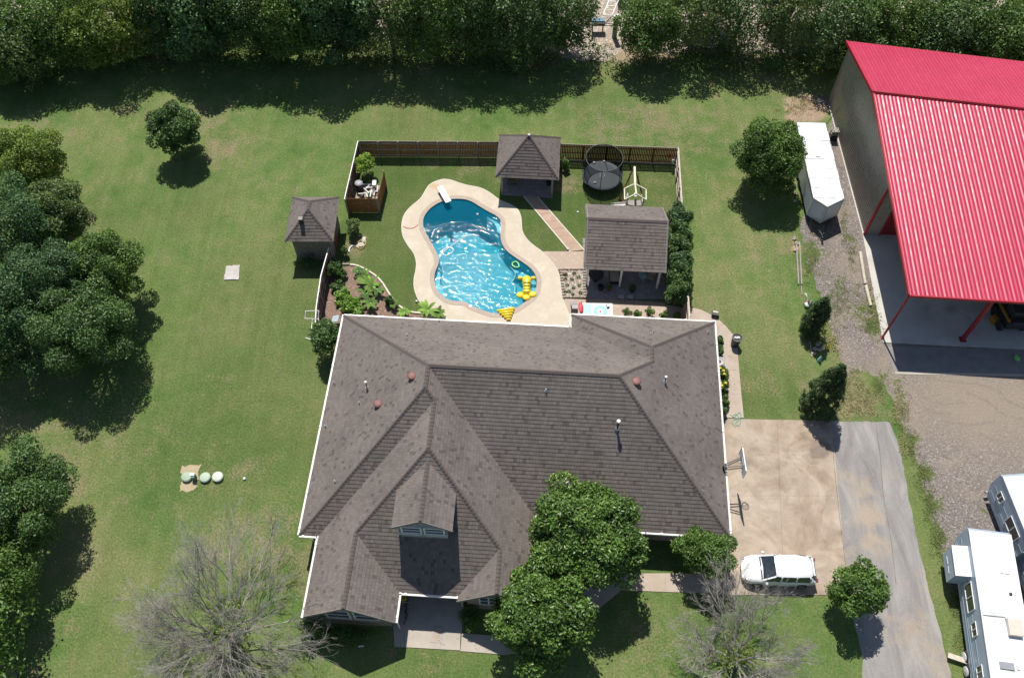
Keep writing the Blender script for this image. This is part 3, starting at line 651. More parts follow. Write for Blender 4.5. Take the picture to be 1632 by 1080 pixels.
def roof_slope(fr, poly, down, eave, ez, m, parent, name='shingle_slope', course=None, th=.022, soffit=True):
    """poly in u,v; down = unit downslope direction; eave = value of p.down at eave height ez"""
    course = course or COURSE
    cs = 1/math.sqrt(1+m*m); P = []
    for u, v in poly:
        h = eave-(u*down[0]+v*down[1]); s_ = -u*down[1]+v*down[0]
        P.append((s_, h/cs))
    n = fr.w(down[0]*m*cs, down[1]*m*cs, 0)-fr.w(0, 0, 0); n.z = cs
    def W(s_, t, lift=0):
        h = t*cs; u = down[0]*(eave-h)-down[1]*s_; v = down[1]*(eave-h)+down[0]*s_
        return fr.w(u, v, ez+m*h)+n*lift
    tmin = min(p[1] for p in P); tmax = max(p[1] for p in P)
    b = MB(); k0 = math.floor(tmin/course+1e-6)
    for k in range(k0, int(math.ceil(tmax/course))+1):
        lo, hi = k*course, (k+1)*course
        q = clip(clip(P, 1, lo, True), 1, hi, False)
        if len(q) < 3: continue
        ar = abs(sum(q[i][0]*q[(i+1) % len(q)][1]-q[(i+1) % len(q)][0]*q[i][1] for i in range(len(q))))
        if ar < 1e-4: continue
        lf = [.004+th*(1-(t-lo)/course) for s_, t in q]
        top = [W(s_, t, l) for (s_, t), l in zip(q, lf)]; bot = [W(s_, t, -.03) for s_, t in q]
        nn = (top[1]-top[0]).cross(top[2]-top[1])
        if nn.length < 1e-9 and len(top) > 3: nn = (top[2]-top[1]).cross(top[3]-top[2])
        rev = nn.z < 0
        idx = list(range(len(q)))
        b.poly([top[i] for i in (idx[::-1] if rev else idx)], 0, [q[i] for i in (idx[::-1] if rev else idx)])
        for i in range(len(q)):
            j = (i+1) % len(q)
            if abs(q[i][1]-lo) < 1e-6 and abs(q[j][1]-lo) < 1e-6:
                f = [bot[i], bot[j], top[j], top[i]]; uvq = [q[i], q[j], (q[j][0], q[j][1]+.01), (q[i][0], q[i][1]+.01)]
                if rev: f = f[::-1]; uvq = uvq[::-1]
                b.poly(f, 0, uvq)
    o = b.build(name, M['shingles'], parent)
    if soffit:
        b = MB(); pts = [W(s_, t, -.03) for s_, t in P]; lo_ = [W(s_, t, -.16) for s_, t in P]; kk = len(P)
        b.add(pts+lo_, [list(range(kk)), [kk+i for i in range(kk)][::-1]]+[(i, kk+i, kk+(i+1) % kk, (i+1) % kk) for i in range(kk)])
        b.build('roof_board', M['soffit'], parent)
    return o
def caps(fr, parent, p, q, wid=.27, step=.24, name='ridge_cap'):
    """overlapping cap shingles from p (low end) to q, both (u,v,z)"""
    a = fr.w(*p); c = fr.w(*q); d = c-a; L_ = d.length; d.normalize()
    r_ = d.cross(Vector((0, 0, 1))).normalized(); up = r_.cross(d).normalized(); b = MB()
    if up.z < 0: up = -up
    k = max(1, int(L_/step))
    for i in range(k):
        s0 = a+d*(L_*i/k); s1 = a+d*(L_*(i+1)/k+.02); w2 = wid/2; dr = .1
        V = []
        for s_, lf in ((s0, .07), (s1, .042)):
            V += [s_-r_*w2+up*(lf-dr), s_+up*lf, s_+r_*w2+up*(lf-dr), s_-up*.08]
        b.add(V, [(0, 1, 5, 4), (1, 2, 6, 5), (0, 3, 2, 1), (4, 5, 6, 7)])
    return b.build(name, M['ridge_cap'], parent)
def gutter(fr, parent, p, q, z, hang=2.2):
    a = fr.w(p[0], p[1], z); c = fr.w(q[0], q[1], z); b = MB()
    b.beam(a, c, .13, .12)
    L_ = (c-a).length; k = max(1, int(L_/hang))
    for i in range(k+1):
        s_ = a.lerp(c, min(1, (i+.2)/max(k, 1))); b.box((s_.x, s_.y, s_.z+.07), (.14, .14, .05), fr.yaw)
    return b.build('gutter', M['gutter'], parent)

# ------------------------------------------------------------------ the main house
EZ, SM = 2.65, .83
B0 = at(477, 852, EZ); HF = Frame(B0.x, B0.y, math.radians(-3.67))
house = thing('house', HF.w(13.4, 8, 0), 'large house with steep brown shingle hip roofs and a front dormer, behind the pool', 'house')
U, VB, VF, RR = 26.95, 16.72, 1.6, 7.56; ZR = EZ+SM*RR
u1, u2, u3, u5, ve = 1.22, 6.75, 10.3, 15.1, -3.2
um = (u1+u5)/2; zm = EZ+SM*(um-u1); vm = ve+(um-u1)
g1 = (u1+u2)/2; d1 = g1-u1; g2 = (u3+u5)/2; d2 = g2-u3; wu0, wv = 16.6, 17.85; wp = (wu0+U)/2; wd = wp-wu0
planes = [
 ([(0, 0), (RR, RR), (RR, VB-RR), (0, VB)], (-1, 0), 0.0),
 ([(0, 0), (u1, 0), (um, um-u1), (RR, RR)], (0, -1), 0.0),
 ([(0, VB), (RR, VB-RR), (U-RR, VB-RR), (wp, VB-wd), (wu0, VB)], (0, 1), VB),
 ([(U, VF), (U, VB-wd), (wp, VB-wd), (U-RR, VB-RR)], (1, 0), U),
 ([(U, VB-wd), (U, wv), (wp, wv-wd), (wp, VB-wd)], (1, 0), U),
 ([(wu0, wv), (wp, wv-wd), (U, wv)], (0, 1), wv),
 ([(wu0, wv), (wu0, VB), (wp, VB-wd), (wp, wv-wd)], (-1, 0), -wu0),
 ([(u5, VF), (U, VF), (U-RR, VF+RR), (RR, VF+RR)], (0, -1), -VF),
 ([(RR, RR), (u5-RR+VF, RR), (RR, VB-RR)], (1, 0), u5),
 ([(um, um-u1), (u5+VF-(um-u1), um-u1), (u5-RR+VF, RR), (RR, RR)], (1, 0), u5),
 ([(um, vm), (u5+VF-vm, vm), (u5+VF-(um-u1), um-u1), (um, um-u1)], (1, 0), u5),
 ([(g2, ve+d2), (u5, ve+d2), (u5, VF), (u5+VF-vm, vm), (um, vm)], (1, 0), u5),
 ([(g2, -3.5), (u5, -3.5), (u5, ve+d2), (g2, ve+d2)], (1, 0), u5),
 ([(u1, -5), (g1, -5), (g1, ve+d1), (u1, ve+d1)], (-1, 0), -u1),
 ([(u1, ve+d1), (g1, ve+d1), (um, vm), (um, um-u1), (u1, 0)], (-1, 0), -u1),
 ([(u2, ve), (u3, ve), (g2, ve+d2), (um, vm), (g1, ve+d1)], (0, -1), -ve),
 ([(g1, -5), (u2, -5), (u2, ve), (g1, ve+d1)], (1, 0), u2),
 ([(u3, ve), (u3, -3.5), (g2, -3.5), (g2, ve+d2)], (-1, 0), -u3)]
for i_, (poly, dn, ev) in enumerate(planes): roof_slope(HF, poly, dn, ev, EZ, SM, house)
def zplane(u, v):
    best = -1
    for poly, dn, ev in planes:
        if inside((u, v), poly): best = max(best, EZ+SM*(ev-(u*dn[0]+v*dn[1])))
    return best
def roof_pt(x, y):
    z = 10.0
    while z > 2.6:
        p = at(x, y, z); u, v = HF.inv(p.x, p.y)
        if zplane(u, v) >= z: return p
        z -= .02
    return at(x, y, 3)
for p, q in [((0, 0, EZ), (RR, RR, ZR)), ((0, VB, EZ), (RR, VB-RR, ZR)), ((RR, RR, ZR), (RR, VB-RR, ZR)), ((RR, VB-RR, ZR), (U-RR, VB-RR, ZR)), ((U, VF, EZ), (U-RR, VB-RR, ZR)),
             ((um, um-u1, zm), (RR, RR, ZR)), ((wp, VB-wd, EZ+SM*wd), (U-RR, VB-RR, ZR)), ((wp, VB-wd, EZ+SM*wd), (wp, wv-wd, EZ+SM*wd)), ((wu0, wv, EZ), (wp, wv-wd, EZ+SM*wd)), ((U, wv, EZ), (wp, wv-wd, EZ+SM*wd)),
             ((um, vm, zm), (um, um-u1, zm)), ((g1, ve+d1, EZ+SM*d1), (um, vm, zm)), ((g2, ve+d2, EZ+SM*d2), (um, vm, zm)), ((g1, -5, EZ+SM*d1), (g1, ve+d1, EZ+SM*d1)), ((g2, -3.5, EZ+SM*d2), (g2, ve+d2, EZ+SM*d2))]:
    caps(HF, house, p, q)
gz = EZ-.06
for p, q in [((-.07, 0), (-.07, VB)), ((0, VB+.07), (wu0, VB+.07)), ((wu0-.07, VB), (wu0-.07, wv)), ((wu0, wv+.07), (U, wv+.07)), ((U+.07, VF), (U+.07, wv)), ((u5, VF-.07), (U, VF-.07)),
             ((0, -.07), (u1, -.07)), ((u1-.07, 0), (u1-.07, -5)), ((u2+.07, -5), (u2+.07, ve)), ((u2-.4, ve-.07), (u3, ve-.07)), ((u5+.07, -3.5), (u5+.07, VF))]:
    gutter(HF, house, p, q, gz)
b = MB()
wallp = [(.5, .5), (1.75, .5), (1.75, -4.55), (6.25, -4.55), (6.25, -.6), (10.8, -.6), (10.8, -3.1), (14.6, -3.1), (14.6, 2.1), (26.4, 2.1), (26.4, 17.35), (17.1, 17.35), (17.1, 16.2), (.5, 16.2)]
b.prism([tuple(HF.w(*p)[:2]) for p in wallp], 0, EZ-.02)
for ua, ub, vg, gm in ((u1, u2, -4.55, g1), (u3, u5, -3.1, g2)):
    zt = EZ+SM*(gm-ua)-.2; P = [HF.w(ua+.2, vg, EZ-.1), HF.w(ub-.2, vg, EZ-.1), HF.w(gm, vg, zt)]; Q = [p+HF.w(0, .2)-HF.w(0, 0) for p in P]
    b.add(P+Q, [(0, 1, 2), (5, 4, 3), (0, 2, 5, 3), (2, 1, 4, 5)])
b.build('brick_wall', M['brick'], house)
b = MB()   # rake boards of the two front gables
for ua, ub, vg, gm in ((u1, u2, -5.0, g1), (u3, u5, -3.5, g2)):
    zt = EZ+SM*(gm-ua)
    for s_ in (ua, ub): b = MB(); b.beam(HF.w(s_, vg+.0, EZ-.09), HF.w(gm, vg+.0, zt-.09), .05, .2); b.build('rake_board', M['drip_edge'], house)
def window(fr, parent, uc, v, zc, wd_, hg, panes=2, rows=2, fm=None):
    """front window facing -v: frame > glass panes"""
    t = .09; f = MB(); y = v-.04
    def bar(ua, ub, za, zb): f.box(tuple(fr.w((ua+ub)/2, y, (za+zb)/2)), (abs(ub-ua), .1, abs(zb-za)), fr.yaw)
    bar(uc-wd_/2, uc+wd_/2, zc+hg/2-t, zc+hg/2); bar(uc-wd_/2, uc+wd_/2, zc-hg/2, zc-hg/2+t)
    for i in range(panes+1):
        x = uc-wd_/2+(wd_-t)*i/panes; bar(x, x+t, zc-hg/2+t, zc+hg/2-t)
    for j in range(1, rows): bar(uc-wd_/2+t, uc+wd_/2-t, zc-hg/2+hg*j/rows-.03, zc-hg/2+hg*j/rows+.03)
    fo = f.build('window', fm or M['window_frame'], parent)
    for i in range(panes):
        g = MB(); w1 = wd_/panes; g.box(tuple(fr.w(uc-wd_/2+w1*(i+.5), v-.015, zc)), (w1-t, .03, hg-2*t), fr.yaw)
        origin[fo.name] = origin[parent.name]; g.build('pane', M['dark_glass'], fo)
window(HF, house, 3.15, -4.55, 2.15, 1.5, 1.5, 1); window(HF, house, 4.85, -4.55, 2.15, 1.5, 1.5, 1)
window(HF, house, 12.15, -3.1, 1.9, 1.2, 1.5, 2); window(HF, house, 20, 2.1, 1.7, 1.6, 1.4, 2); window(HF, house, 23.5, 2.1, 1.7, 1.6, 1.4, 2)
b = MB(); b.box(tuple(HF.w(8.5, -.63, 1.1)), (1.6, .08, 2.2), HF.yaw); b.build('front_door', M['cedar'], house)
b = MB()   # downspouts
for u, v in ((.6, -.05), (u3+.1, -3.3), (u2-.1, -4.9), (wu0-.1, 16.9), (26.7, 17.8)):
    b = MB(); b.tube([HF.w(u, v, EZ-.1), HF.w(u+.05, v+.25 if v < 5 else v-.3, 2.3), HF.w(u+.05, v+.25 if v < 5 else v-.3, .2)], .05, 6); b.build('downspout', M['gutter'], house)
# dormer
ZD, zde, dl_, dr_, dv = 7.92, 6.68, 6.38, 9.93, -.62
dm_ = (dl_+dr_)/2; ms = (ZD-zde)/(dm_-dl_)
vr = ve+(ZD-EZ)/SM; vl = ve+(zde-EZ)/SM
roof_slope(HF, [(dl_, dv), (dm_, dv), (dm_, vr), (dl_, vl)], (-1, 0), -dl_, zde, ms, house, 'dormer_slope')
roof_slope(HF, [(dm_, dv), (dr_, dv), (dr_, vl), (dm_, vr)], (1, 0), dr_, zde, ms, house, 'dormer_slope')
caps(HF, house, (dm_, dv, ZD), (dm_, vr, ZD))
b = MB(); vw = dv+.13; zb = EZ+SM*(vw-ve)-.1
b.add([HF.w(dl_+.35, vw, zb), HF.w(dr_-.35, vw, zb), HF.w(dr_-.35, vw, zde-.02), HF.w(dm_, vw, ZD-.25), HF.w(dl_+.35, vw, zde-.02)]+[HF.w(dl_+.35, vl+.3, zde-.02), HF.w(dr_-.35, vl+.3, zde-.02)],
      [(0, 1, 2, 3, 4), (0, 4, 5), (1, 6, 2)])
b.build('dormer_wall', mat('dormer_siding', (.3, .31, .33), (.24, .25, .27), .8, 4), house)
b = MB(); b.box(tuple(HF.w(dm_, vw-.06, 5.6)), (2.9, .12, .16), HF.yaw); b.build('window_sill', M['window_frame'], house)
window(HF, house, dm_-.68, vw, 6.18, 1.24, .95, 1, 2, M['white_paint']); window(HF, house, dm_+.68, vw, 6.18, 1.24, .95, 1, 2, M['white_paint'])
b = MB()
for s_ in (dl_, dr_): b = MB(); b.beam(HF.w(s_, dv-.02, zde-.08), HF.w(dm_, dv-.02, ZD-.08), .05, .18); b.build('rake_board', M['drip_edge'], house)
# roof vents and pipes
def pipe(x, y, hgt, r_, m='gutter', cap=True):
    p = roof_pt(x, y); b = MB(); b.tube([p-Vector((0, 0, .2)), p+Vector((0, 0, hgt))], r_, 8)
    o = b.build('vent_pipe', M['black_metal' if hgt > .8 else 'grey_plastic'], house)
    b = MB(); b.lathe(p, [(r_*2.6, -.12), (r_*2.2, .05), (r_*1.1, .16)], 10); b.build('vent_flashing', M['steel'] if hgt > .8 else M['gutter'], house)
    if cap:
        b = MB(); b.lathe(p+Vector((0, 0, hgt)), [(r_*1.3, -.03), (r_*1.9, .02), (r_*1.6, .1), (.02, .13)], 10); b.build('vent_cap', M['gutter'], house)
pipe(983.5, 683, .95, .075); pipe(585, 618, .7, .055); pipe(1059.5, 608, .55, .055)
for q in ((573, 643), (532.5, 611), (519, 680), (534, 768), (649, 535.5), (1041, 530), (870, 623), (1128, 530), (700, 513)): pipe(*q, .28, .04, cap=False)
for x, y in ((657, 601), (603, 645), (1014, 609.5)):
    p = roof_pt(x, y); b = MB()
    b.lathe(p+Vector((0, 0, -.05)), [(.2, -.1), (.2, .2), (.17, .22)], 14); o = b.build('vent_collar', M['copper_dome'], house)
    b = MB(); b.lathe(p, [(.27, .16), (.3, .19), (.28, .23), (.18, .27), (.02, .29)], 18); b.build('vent_dome', M['copper_dome'], house, smooth=True)

# ------------------------------------------------------------------ pavilions and pool house
def pav_posts(fr, par, pts, h, m, w_=.16):
    for u, v in pts:
        b = MB(); p = fr.w(u, v); b.box((p.x, p.y, h/2), (w_, w_, h), fr.yaw); b.build('post', m, par)
# hip roofed pavilion
e1 = 2.35; q = [at(789.4, 282.3, e1), at(890.4, 287, e1)]; yw = math.atan2(q[1].y-q[0].y, q[1].x-q[0].x)
F1 = Frame(q[0].x, q[0].y, yw); W1 = (q[1]-q[0]).length; m1 = .95
p1 = thing('hip_pavilion', F1.w(W1/2, W1/2), 'open square pavilion with pyramid shingle roof beside the back fence', 'pavilion')
D1 = 4.85; hz = e1+m1*W1/2
roof_slope(F1, [(0, 0), (W1, 0), (W1/2, D1/2)], (0, -1), 0, e1, 2*(hz-e1)/D1, p1)
roof_slope(F1, [(0, D1), (W1/2, D1/2), (W1, D1)], (0, 1), D1, e1, 2*(hz-e1)/D1, p1)
roof_slope(F1, [(0, 0), (W1/2, D1/2), (0, D1)], (-1, 0), 0, e1, m1, p1); roof_slope(F1, [(W1, 0), (W1, D1), (W1/2, D1/2)], (1, 0), W1, e1, m1, p1)
for c_ in ((0, 0), (W1, 0), (0, D1), (W1, D1)): caps(F1, p1, (*c_, e1), (W1/2, D1/2, hz), .25)
b = MB(); pk = F1.w(W1/2, D1/2, hz); b.box((pk.x, pk.y, hz+.05), (.2, .2, .1), F1.yaw); b.build('finial', M['pad_concrete'], p1)
pav_posts(F1, p1, [(.5, .45), (W1-.5, .45), (.5, D1-.45), (W1-.5, D1-.45)], e1+.15, M['grey_wood'])
b = MB()
for a_, c_ in (((.4, .45), (W1-.4, .45)), ((.5, .4), (.5, D1-.4)), ((W1-.5, .4), (W1-.5, D1-.4)), ((.4, D1-.45), (W1-.4, D1-.45))): b.beam(F1.w(*a_, e1-.02), F1.w(*c_, e1-.02), .12, .2)
b.build('beam', M['grey_wood'], p1)
b = MB(); b.prism([tuple(F1.w(*c_)[:2]) for c_ in ((.45, .2), (W1-.4, .1), (W1-.4, D1-.4), (.45, D1-.4))], -.02, .07); b.build('pavilion_floor', M['flag'], p1)
# gabled pavilion
e2 = 2.55; q = [at(930.7, 428.6, e2), at(1062.3, 434.7, e2)]; yw = math.atan2(q[1].y-q[0].y, q[1].x-q[0].x)
F2 = Frame(q[0].x, q[0].y, yw); W2 = (q[1]-q[0]).length; D2 = 6.5
zr2 = 4.65; m2 = 2*(zr2-e2)/D2
p2 = thing('gable_pavilion', F2.w(W2/2, D2/2), 'open covered patio with gabled brown shingle roof east of the pool', 'pavilion')
roof_slope(F2, [(0, 0), (W2, 0), (W2, D2/2), (0, D2/2)], (0, -1), 0, e2, m2, p2); roof_slope(F2, [(0, D2/2), (W2, D2/2), (W2, D2), (0, D2)], (0, 1), D2, e2, m2, p2)
caps(F2, p2, (0, D2/2, zr2), (W2, D2/2, zr2), .3, .2)
pav_posts(F2, p2, [(.35, .4), (W2*.47, .4), (W2-.4, .4), (.35, D2-.5), (W2*.47, D2-.5), (W2-.4, D2-.5)], e2+.1, M['white_paint'], .15)
b = MB()
for v in (.4, D2-.5): b.beam(F2.w(.2, v, e2-.02), F2.w(W2-.2, v, e2-.02), .12, .22)
for u in (.1, W2-.1):
    b.beam(F2.w(u, 0, e2-.06), F2.w(u, D2/2, zr2-.06), .08, .2); b.beam(F2.w(u, D2, e2-.06), F2.w(u, D2/2, zr2-.06), .08, .2)
b.build('beam', M['drip_edge'], p2)
# pool house with hip roof
e3 = 2.75; q = [at(454, 385, e3), at(530.9, 386, e3)]; yw = math.atan2(q[1].y-q[0].y, q[1].x-q[0].x)
F3 = Frame(q[0].x, q[0].y, yw+math.radians(1.2)); W3 = (q[1]-q[0]).length; D3 = 4.55; m3 = .86; hr = W3/2
p3 = thing('pool_house', F3.w(W3/2, D3/2), 'small stone pool house with brown hip roof at the west corner of the fence', 'shed')
zr3 = e3+m3*hr
roof_slope(F3, [(0, 0), (W3, 0), (hr, hr)], (0, -1), 0, e3, m3, p3); roof_slope(F3, [(0, D3), (hr, D3-hr), (W3, D3)], (0, 1), D3, e3, m3, p3)
roof_slope(F3, [(0, 0), (hr, hr), (hr, D3-hr), (0, D3)], (-1, 0), 0, e3, m3, p3); roof_slope(F3, [(W3, 0), (W3, D3), (hr, D3-hr), (hr, hr)], (1, 0), W3, e3, m3, p3)
for a_, c_ in (((0, 0), (hr, hr)), ((W3, 0), (hr, hr)), ((0, D3), (hr, D3-hr)), ((W3, D3), (hr, D3-hr))): caps(F3, p3, (*a_, e3), (*c_, zr3), .26)
caps(F3, p3, (hr, hr, zr3), (hr, D3-hr, zr3), .26)
b = MB(); b.prism([tuple(F3.w(*c_)[:2]) for c_ in ((.4, .4), (W3-.4, .4), (W3-.4, D3-.4), (.4, D3-.4))], 0, e3); b.build('stone_wall', M['stone_wall'], p3)
b = MB(); pv = F3.w(1.35, 1.1, e3+m3*1.1); b.box((pv.x, pv.y, pv.z+.2), (.3, .3, .5), F3.yaw); o = b.build('roof_vent', M['black_metal'], p3)
b = MB(); b.box((pv.x, pv.y, pv.z+.48), (.32, .32, .08), F3.yaw); b.build('vent_cap', M['drip_edge'], p3)
b = MB(); b.box(tuple(F3.w(W3-.37, 1.9, 1.05)), (.08, .95, 2.1), F3.yaw); b.build('door', M['cedar'], p3)

# ------------------------------------------------------------------ red roofed barn
barn = thing('barn', (36, 50, 0), 'tall steel barn with red ribbed metal roof and tan metal walls', 'barn')
zf, zr_, zb_ = 5.46, 8.1, 6.5
fl_, rl, bl = at(1449, 470, zf), at(1391, 147, zr_), at(1349, 66, zb_)
def ext(p, q, x): d = q-p; return p+d*((x-p.x)/d.x)
XE = 52.0
fr_, rr_, br = ext(fl_, at(1632, 481, zf), XE), ext(rl, at(1632, 174, zr_), XE), ext(bl, at(1632, 99, zb_), XE)
def rib_panels(a0, a1, b0, b1, n, parent, name, m, ribs=3, rh=.032, rw=.05, first=0):
    """n ribbed sheets between edge a0-a1 and edge b0-b1"""
    up = (a1-a0).cross(b0-a0).normalized()
    for i in range(n):
        b = MB(); V = []; pr = []
        for r_ in range(ribs):
            c_ = (r_+.5)/ribs; wv_ = rw/((a1-a0).length/n)
            hk = rh if r_ % 2 == 0 else rh*.65; pr += [(c_-wv_*1.0, 0), (c_-wv_*.25, hk), (c_+wv_*.25, hk), (c_+wv_*1.0, 0)]

        pr = [(0.002, 0)]+sorted(pr)+[(.998, 0)]
        for s_, h in pr:
            t = (i+s_)/n; p = a0.lerp(a1, t)+up*h; q_ = b0.lerp(b1, t)+up*h; V += [p, q_]
        k = len(pr)
        b.add(V, [(2*j, 2*j+2, 2*j+3, 2*j+1) for j in range(k-1)])
        b.build(name, m, parent)
NP = 20
rib_panels(fl_, fr_, rl, rr_, NP, barn, 'roof_panel', M['red_metal'], 4, .03, .14)
rib_panels(rl, rr_, bl, br, NP, barn, 'roof_panel', M['red_metal'], 4, .045, .11)
b = MB(); b.tube([rl+Vector((-.05, 0, .04)), rr_+Vector((0, 0, .04))], .16, 6); b.build('ridge_flashing', M['red_trim'], barn)
b = MB()
dz = Vector((0, 0, -.1))
for p, q in ((fl_, rl), (rl, bl)): b.beam(p+dz*.4, q+dz*.4, .12, .26)
b.beam(bl+dz, br+dz, .12, .22)
b.build('rake_trim', M['red_trim'], barn)
b = MB(); b.beam(fl_+dz*.9, fr_+dz*.9, .14, .22); b.build('eave_trim', M['red_trim'], barn)
# underside and gable wall
b = MB(); d_ = Vector((0, 0, -.12)); b.add([fl_+d_, fr_+d_, rr_+d_, rl+d_, br+d_, bl+d_], [(3, 2, 1, 0), (5, 4, 2, 3)]); b.build('roof_liner', M['tan_metal'], barn)
wf, wb = at(1375.5, 374), at(1319, 163)
def rz(y):
    if y < rl.y: t = (y-fl_.y)/(rl.y-fl_.y); return zf+(zr_-zf)*t-.15
    t = (y-rl.y)/(bl.y-rl.y); return zr_+(zb_-zr_)*t-.15
wx = lambda y: wf.x+(wb.x-wf.x)*(y-wf.y)/(wb.y-wf.y)-.0
# panels run up the wall; top edge follows the rake
N_ = 17; ys = [wf.y+(min(wb.y, bl.y-.1)-wf.y)*i/N_ for i in range(N_+1)]
for i in range(N_):
    b = MB(); V = []; pr = [(0, 0)]
    for r_ in range(3): c_ = (r_+.5)/3; pr += [(c_-.13, 0), (c_-.05, .055), (c_+.05, .055), (c_+.13, 0)]
    pr.append((1, 0))
    for s_, h in pr:
        y = ys[i]+(ys[i+1]-ys[i])*s_; xx = wx(y)+.12-h
        V += [(xx, y, .06), (xx+.0, y, rz(y))]
    b.add(V, [(2*j+2, 2*j, 2*j+1, 2*j+3) for j in range(len(pr)-1)]); b.build('wall_panel', M['tan_metal'], barn)
b = MB()
xw = wx(wf.y)+.12
b.add([(xw, ys[-1], 0), (XE, br.y-.5, 0), (XE, br.y-.5, 6.2), (xw, ys[-1], rz(ys[-1]))], [(1, 0, 3, 2)])
b.build('back_wall', M['tan_metal'], barn)
# front wall set back under the roof with a red roller door
b = MB(); sx_ = Vector((1, -.08, 0)).normalized(); p0 = Vector((xw, wf.y, 0)); zt = rz(wf.y)
P = lambda s_, z: p0+sx_*s_+Vector((0, 0, z))
b.add([P(0, .06), P(1.15, .06), P(1.15, zt), P(0, zt), P(1.15, 4.6), P(26, 4.6), P(26, zt)], [(0, 1, 2, 3), (4, 5, 6, 2)]); b.build('front_wall', M['tan_metal'], barn)
for k_ in range(11):
    b = MB(); b.add([P(1.15, .08+k_*.41)+Vector((0, .08, 0)), P(12, .08+k_*.41)+Vector((0, .08, 0)), P(12, .47+k_*.41)+Vector((0, .05, 0)), P(1.15, .47+k_*.41)+Vector((0, .05, 0))], [(0, 1, 2, 3)])
    b.build('door_slat', M['red_paint'], barn)
b = MB(); b.beam(P(-.03, .05)+Vector((-.03, -.03, 0)), P(-.03, zt)+Vector((-.03, -.03, 0)), .16, .16); b.beam(P(1.15, .05)+Vector((0, -.04, 0)), P(1.15, 4.6)+Vector((0, -.04, 0)), .1, .06); b.build('corner_trim', M['red_trim'], barn)
for x, y, w_ in ((1406, 538, .12), (1533.3, 541.5, .24)):
    g = at(x, y); b = MB(); gx = g.x
    ztop = zf-.15
    b.box((g.x, g.y, ztop/2), (w_, w_, ztop)); b.build('post', M['red_paint'], barn)
    b = MB(); b.box((g.x, g.y, .075), (w_*2, w_*2, .04)); b.build('base_plate', M['red_paint'], barn)
for k_ in range(1, 3):
    g = at(1533.3, 541.5)+Vector((6.0*k_, -.5*k_, 0)); b = MB(); b.box((g.x, g.y, 2.65), (.24, .24, 5.3)); b.build('post', M['red_paint'], barn)

# ------------------------------------------------------------------ fences
def fence(par, a, c, h, npan, m, post_m, rail_side, gap=.012, pick=.14, postw=.09, cap=None, jit=.01, posts=True):
    """board fence: each bay its own pickets, posts and rails; rail_side = +-1 gives the side that shows the rails"""
    a = Vector((a[0], a[1], 0)); c = Vector((c[0], c[1], 0)); d = c-a; L_ = d.length; d.normalize(); nrm = Vector((-d.y, d.x, 0))*rail_side
    yaw = math.atan2(d.y, d.x)
    for i in range(npan):
        s0, s1 = L_*i/npan, L_*(i+1)/npan
        b = MB(); k = max(1, int((s1-s0)/pick)); pw = (s1-s0)/k
        for j in range(k):
            p = a+d*(s0+pw*(j+.5)); hh = h+R.uniform(-.02, .02); q = p+nrm*R.uniform(-jit, jit)
            b.box((q.x, q.y, hh/2+.03), (pw-gap, .018, hh), yaw+R.uniform(-.01, .01))
        stuff(b.build('picket_panel', m, par))
        for z in (.35, h-.25) if h < 1.5 else (.3, h*.52, h-.2):
            b = MB(); b.beam(a+d*s0+nrm*.045+Vector((0, 0, z)), a+d*(s1-.02)+nrm*.045+Vector((0, 0, z)), .04, .085); b.build('rail', post_m, par)
    if posts:
        for i in range(npan+1):
            p = a+d*(L_*i/npan)+nrm*.07; b = MB(); b.box((p.x, p.y, (h+.05)/2), (postw, postw, h+.05), yaw); b.build('fence_post', post_m, par)
    if cap:
        b = MB(); b.beam(a+Vector((0, 0, h+.04)), c+Vector((0, 0, h+.04)), .06 if cap is True else cap[1], .04); b.build('cap_rail', M['pale_wood'] if cap is True else cap[0], par)
FH = 1.85
fa = at(570.5, 225.5, FH); fb = at(793, 226.5, FH); fb2 = at(893, 230, FH); fc = at(1081, 236.5, FH); fd = at(1099.5, 512, FH)
fe = at(549, 318, FH); ff = at(524, 395, FH); fg = at(511.5, 440, FH); fh = at(504, 490, FH); fi = at(502, 530, FH)
t = thing('board_fence', fa.xy.to_3d(), 'dark cedar board fence along the back of the pool yard, west part with visible posts', 'fence')
fence(t, fa, fb, FH, 7, M['cedar'], M['grey_wood'], -1, cap=(M['grey_wood'], .04))
t = thing('board_fence', fb.xy.to_3d(), 'dark board fence with open gaps behind the trampoline and playset', 'fence')
fence(t, fb, fb2, FH, 2, M['cedar'], M['cedar'], -1, gap=.022); fence(t, fb2, fc, FH, 5, M['cedar'], M['cedar'], -1, gap=.026, cap=(M['grey_wood'], .05))
b = MB(); b.beam(Vector((fb2.x+.2, fb2.y-.15, .12)), Vector((fc.x-.1, fc.y-.15, .12)), .06, .18); b.build('kick_board', M['grey_wood'], t)
t = thing('board_fence', fc.xy.to_3d(), 'pale edged fence down the east side of the pool yard', 'fence')
fence(t, fc, fd, FH, 8, M['pink_wood'], M['pale_wood'], -1, cap=(M['pale_wood'], .1))
t = thing('board_fence', fa.xy.to_3d(), 'white capped fence on the west side, from the back corner to the pool house', 'fence')
fence(t, fa, fe, FH, 3, M['cedar'], M['grey_wood'], 1, cap=(M['white_paint'], .065))
t = thing('board_fence', ff.xy.to_3d(), 'white capped fence beside the mulch bed, from the pool house to the house', 'fence')
for p_, q_, n_ in ((ff, fg, 1), (fg, fh, 2), (fh, fi, 1)): fence(t, p_, q_, FH, n_, M['cedar'], M['grey_wood'], 1, cap=(M['white_paint'], .07))
t = thing('equipment_screen', at(560, 340), 'new orange cedar screen fence hiding the pool equipment', 'fence')
s1_, s2_, s3_ = at(612, 272.5, 1.7), at(601, 317, 1.7), at(551, 316.5, 1.7)
